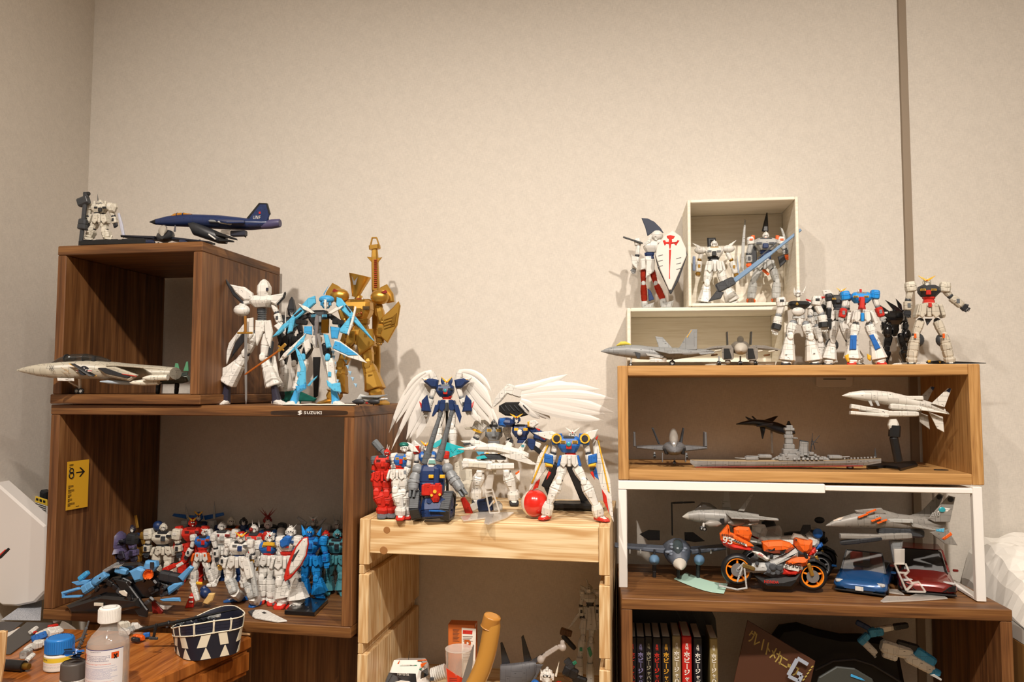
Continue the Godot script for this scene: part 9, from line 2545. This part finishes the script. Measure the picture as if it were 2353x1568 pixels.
func pine_inside():
	grid(800, 1160, 3.795)
	var H := 0.5805
	# toy race car
	begin("toy_car", "white toy rally car with red and green stripes, in the pine frame", "toy car", 540, 1730, 0.2, H)
	var wm := mat("e6e0d8", 0.25, 0.0, 0.7)
	var lo := cur.position.y
	var V := func(x: float, y: float, dz: float) -> Vector3: return J(x, y, dz)
	nose_hull("body_shell", wm, [[150, 490, 1630, 160, 70], [100, 500, 1610, 190, 90], [0, 530, 1590, 200, 100], [-200, 560, 1570, 190, 100], [-330, 570, 1560, 150, 80]])
	var rr := []
	for s in [[120, 470, 1590, 150, 1555], [20, 520, 1480, 150, 1370], [-120, 560, 1400, 140, 1352], [-260, 580, 1420, 130, 1400]]:
		var r := PackedVector3Array()
		for p in [[-1.15, 1600], [-1.0, s[2]], [-0.8, s[4]], [0.8, s[4]], [1.0, s[2]], [1.15, 1600]]: r.append(J(s[1] + p[0] * s[3], p[1], s[0]))
		rr.append(r)
	loft(rr)
	var cab := part("cabin", wm)
	slab("windscreen", mat("1b1c20", 0.1, 0.0, 0.8), [[355, 1480, 95], [590, 1490, 95], [600, 1600, 165], [310, 1600, 165]], 8, 0)
	words("windscreen_lettering", "TOYOTA", 20 * uu, J(478, 1496, 122), C("w"), null, Basis(Vector3.BACK, -0.02), true)
	slab("side_window", mat("1b1c20", 0.1, 0.0, 0.8), [[640, 1470, 60], [690, 1440, -20], [700, 1500, -20], [630, 1540, 60]], 6, 20)
	slab("roof_badge", "gn", [[440, 1395, 0], [590, 1390, 0], [600, 1420, 40], [450, 1425, 40]], 5, 10)
	slab("roof_badge_face", "w", [[462, 1398, 2], [572, 1394, 2], [580, 1416, 42], [470, 1420, 42]], 6, 12)
	for s in [[[400, 1440], [430, 1400], [450, 1370], [440, 1420], [420, 1450]], [[600, 1440], [640, 1400], [690, 1390], [660, 1420], [630, 1450]], [[600, 1370], [680, 1365], [690, 1375], [610, 1378]]]: slab("red_stripe", "o", s, 6, 36)
	for s in [[[350, 1490], [420, 1455], [425, 1465], [360, 1500]], [[590, 1460], [640, 1440], [645, 1450], [600, 1470]]]: slab("green_stripe", "gn", s, 6, 60)
	for s in [315, 730]: block("door_mirror", "dg", s, 1535, 20, 36, 26, 20)
	pin("aerial", C("k"), [520, 1400, 0], [535, 1290, 0], 2)
	for s in [360, 660]: wheel(s, 1676, 80, 50, 40)
	# ribbed white roll
	begin("plastic_roll", "white ribbed plastic roll lying behind the clear cup", "roll", 790, 1560, 0.19)
	for k in 7:
		var a := J(730 + k * 18, 1490 - k * 6, 0)
		lathe(a, a + Vector3(16 * uu, 5 * uu, 0), [[0.0, 52.0], [0.3, 62.0], [0.7, 62.0], [1.0, 52.0]], uu, 20)
		part("rib", C("w"))
	# orange carton
	begin("carton", "orange and white printed carton standing behind the clear cup in the pine frame", "carton", 1000, 1730, 0.17, H)
	cur.rotation.y = 0.0
	seg(J(1000, 1728), J(1000, 1075), [[0.0, 235, 130], [1.0, 235, 130]], uu, 0.03)
	var bx := part("body", mat("c8692a", 0.5))
	slab("white_panel", mat("e8e2d8", 0.5), [[990, 1120], [1115, 1130], [1105, 1560], [990, 1560]], 4, 66)
	slab("top_label", mat("e8e2d8", 0.5), [[985, 1110, -30], [1010, 1078, -60], [1118, 1084, -60], [1112, 1116, -30]], 4, 66)
	slab("red_banner", "r", [[1000, 1140], [1085, 1146], [1082, 1178], [998, 1172]], 6, 68)
	for k in 12:
		var y := 1195 + (k if k < 4 else k + 6) * 13
		slab("print_line", mat("5a3a28", 0.5), [[1000, y], [1086 - (k % 3) * 10, y + 2], [1086 - (k % 3) * 10, y + 6], [1000, y + 4]], 5, 68)
	for k in 10: slab("print_line", mat("5a2c14", 0.5), [[912, 1135 + k * 11], [970 - (k % 3) * 8, 1137 + k * 11], [970 - (k % 3) * 8, 1140 + k * 11], [912, 1138 + k * 11]], 5, 66)
	words("print_letter", "R", 90 * uu, J(1040, 1275, 72), mat("b8551c", 0.5), null, Basis.IDENTITY, true)
	# cup
	begin("cup", "clear plastic cup with a red print, in front of the orange carton", "cup", 960, 1730, 0.235, H)
	lathe(J(965, 1728), J(965, 1170), [[0.0, 92.0], [1.0, 120.0, 1], [1.0, 116.0, 1], [0.03, 88.0]], uu, 36)
	part("wall", clear_mat("e8ddd2", 0.16, 0.04))
	lathe(J(965, 1178), J(965, 1168), [[0.0, 118.0], [0.5, 122.0], [1.0, 118.0]], uu, 36)
	part("rim", clear_mat("efe6dc", 0.4, 0.05))
	slab("print", mat("cf3a1c", 0.4), [[855, 1340], [930, 1390], [1000, 1430], [985, 1520], [960, 1580], [880, 1580]], 3, 108)
	for k in 6: slab("print_line", mat("7a2414", 0.4), [[880, 1425 + k * 16], [950, 1430 + k * 16], [950, 1434 + k * 16], [880, 1430 + k * 16]], 4, 110)
	# saw-like silver strip and bamboo handle in front
	begin("metal_strip", "silver serrated metal strip standing beside the wooden handle", "metal strip", 1030, 1600, 0.30)
	slab("strip", "si", [[985, 1560], [1040, 1380], [1090, 1220], [1098, 1230], [1085, 1400], [1050, 1580]], 8)
	begin("wooden_cane", "thick curved honey-coloured wooden handle rising in front of the pine frame", "cane", 1130, 1620, 0.46)
	var cpts := []
	for p in [[1245, 1015], [1252, 1060], [1245, 1120], [1228, 1220], [1205, 1320], [1170, 1430], [1120, 1540], [1060, 1650]]: cpts.append(J(p[0], p[1], 0))
	tube(cpts, 78 * uu, 28)
	part("shaft", mat("c08a3c", 0.32, 0.0, 0.5))
	lathe(J(1230, 1075, 0), J(1262, 965, 10), [[0.0, 76.0], [0.05, 80.0, 1], [0.1, 76.0, 1], [0.85, 78.0], [0.95, 72.0], [1.0, 50.0]], uu, 30)
	part("end_cap", mat("b57c34", 0.35, 0.0, 0.4))
	# grey jet
	begin("jet_model", "dark grey delta-winged jet with two tall fins, lying at the back of the pine frame", "aircraft model", 1500, 1560, 0.14, H)
	var dj := lined("56565a", 0.5)
	slab("wing", dj, [[1240, 1560], [1420, 1330], [1560, 1290], [1700, 1300], [1640, 1420], [1450, 1580]], 20, 0)
	slab("tail_fin", "ch", [[1340, 1310], [1328, 1110], [1345, 1105], [1412, 1285], [1390, 1320]], 12, -10)
	slab("tail_fin", "ch", [[1535, 1290], [1510, 1060], [1528, 1042], [1600, 1260]], 12, -20)
	slab("tail_plane", dj, [[1600, 1260], [1740, 1180], [1756, 1186], [1700, 1240], [1620, 1300]], 10, -20)
	hull("fuselage", dj, [[1330, 1300, 1560, 10, 40], [1450, 1290, 1560, 14, 50], [1600, 1270, 1440, 0, 40], [1640, 1280, 1380, 0, 20]])
	words("wing_lettering", "VO", 20 * uu, J(1460, 1500, 70), C("lg"), null, Basis(Vector3.BACK, 0.7))
	# white-skirted robot
	begin("robot_figure", "slender white robot with a long pointed skirt, in the pine frame's dark corner", "robot figure", 2090, 1730, 0.1, H)
	robot({"c": {"m": "lg", "c": "lg", "a": "ch", "j": "ch", "h": "lg", "hand": "ch", "vent": "g", "shp": "gn"}, "plain": true, "nomark": true, "skirt": false, "hd": [2100, 850, 34], "ch": [2110, 920, 120, 80], "wa": [2110, 980, 70, 50], "hp": [2110, 1030, 90, 70], "aw": 46, "lw": 66, "shin": SLIM, "la": [[2050, 890], [2030, 990], [2040, 1080]], "ra": [[2165, 890], [2175, 990], [2170, 1080]], "ll": [[2060, 1100], [2050, 1260], [2020, 1450], [1990, 1500]], "rl": [[2140, 1100], [2120, 1280], [2110, 1500], [2120, 1640]]})
	for s in [[[2020, 810], [2060, 830], [2090, 880], [2050, 890]], [[2140, 850], [2185, 860], [2170, 920], [2130, 900]], [[2070, 760], [2082, 760], [2106, 830], [2096, 836]]]: slab("head_plate", "lg", s, 16, 10)
	for k in 6: slab("skirt_blade", "lg", [[2060 + k * 20, 1000], [2085 + k * 20, 1000], [2040 + k * 34 + 30, 1190 + (k % 2) * 20], [2010 + k * 34, 1200]], 12, 30 - absf(k - 2.5) * 10)
	slab("cape_blade", "lg", [[2060, 1000], [2075, 1010], [1960, 1160], [1920, 1200], [1985, 1080]], 10, 10)
	slab("shin_mark", "gn", [[2085, 1370], [2110, 1350], [2130, 1420], [2110, 1450]], 10, 40)
	begin("robot_figure", "white-headed robot with gold horns and blue shoulder, at the front of the pine frame floor", "robot figure", 1740, 1730, 0.2, H)
	robot({"c": {"m": "w", "c": "b", "a": "r", "j": "dg", "h": "w", "vent": "r", "s": "r"}, "hd": [1735, 1440, 60], "ch": [1740, 1570, 160, 110], "wa": [1740, 1640, 80, 40], "aw": 50, "pads": true, "la": [[1640, 1530], [1620, 1600], [1640, 1660]], "ra": [[1830, 1530], [1860, 1600], [1870, 1660]], "small": true})
	for s in [[1690, 1440, 1680, 1375, "w"], [1765, 1470, 1770, 1395, "au"], [1810, 1440, 1840, 1312, "iv"], [1880, 1550, 1920, 1500, "w"]]: bar("horn", s[4], [s[0], s[1], 50], [s[2], s[3], 40], 20, 16, SPIKE)
	orb("shoulder_ball", "b", 1630, 1510, 10, 40)
	bar("red_bar", "o", [1950, 1560, 0], [2020, 1530, 0], 40, 30, LIMB)
	begin("clear_tube", "jointed clear plastic stand arm lying above the white-headed robot in the pine frame", "plastic piece", 1780, 1380, 0.2)
	var cm := clear_mat("d8cfc8", 0.4, 0.06)
	for s in [[[1680, 1360], [1720, 1310]], [[1720, 1310], [1830, 1240]], [[1830, 1240], [1885, 1250]], [[1870, 1245], [1868, 1190]]]: bar("arm_segment", cm, [s[0][0], s[0][1], 0], [s[1][0], s[1][1], 10], 40, 34, LIMB)
	for s in [[1680, 1350], [1870, 1245]]: orb("joint_ball", cm, s[0], s[1], 4, 34)
	begin("toy_part", "dark bronze toy part leaning behind the slender white robot's skirt", "toy part", 1900, 1250, 0.07)
	bar("body", "br", [1850, 1100], [1950, 1130], 60, 40, LIMB)
	bar("arm", "ch", [1870, 1140], [1980, 1260], 40, 40, LIMB)
	begin("robot_figure", "dark green and grey robot lying low at the right of the pine frame floor", "robot figure", 1930, 1730, 0.14, H)
	for e in [["torso", "ch", 1880, 1480, 2000, 1540, 90], ["arm", "gn", 1960, 1440, 1990, 1420, 30], ["leg", "dg", 1900, 1400, 1960, 1480, 60], ["leg", "k", 1960, 1560, 2080, 1600, 70], ["plate", "br", 1880, 1540, 1990, 1580, 50]]:
		bar(e[0], e[1], [e[2], e[3], rng.randf() * 40], [e[4], e[5], 20], e[6], e[6] * 0.8)
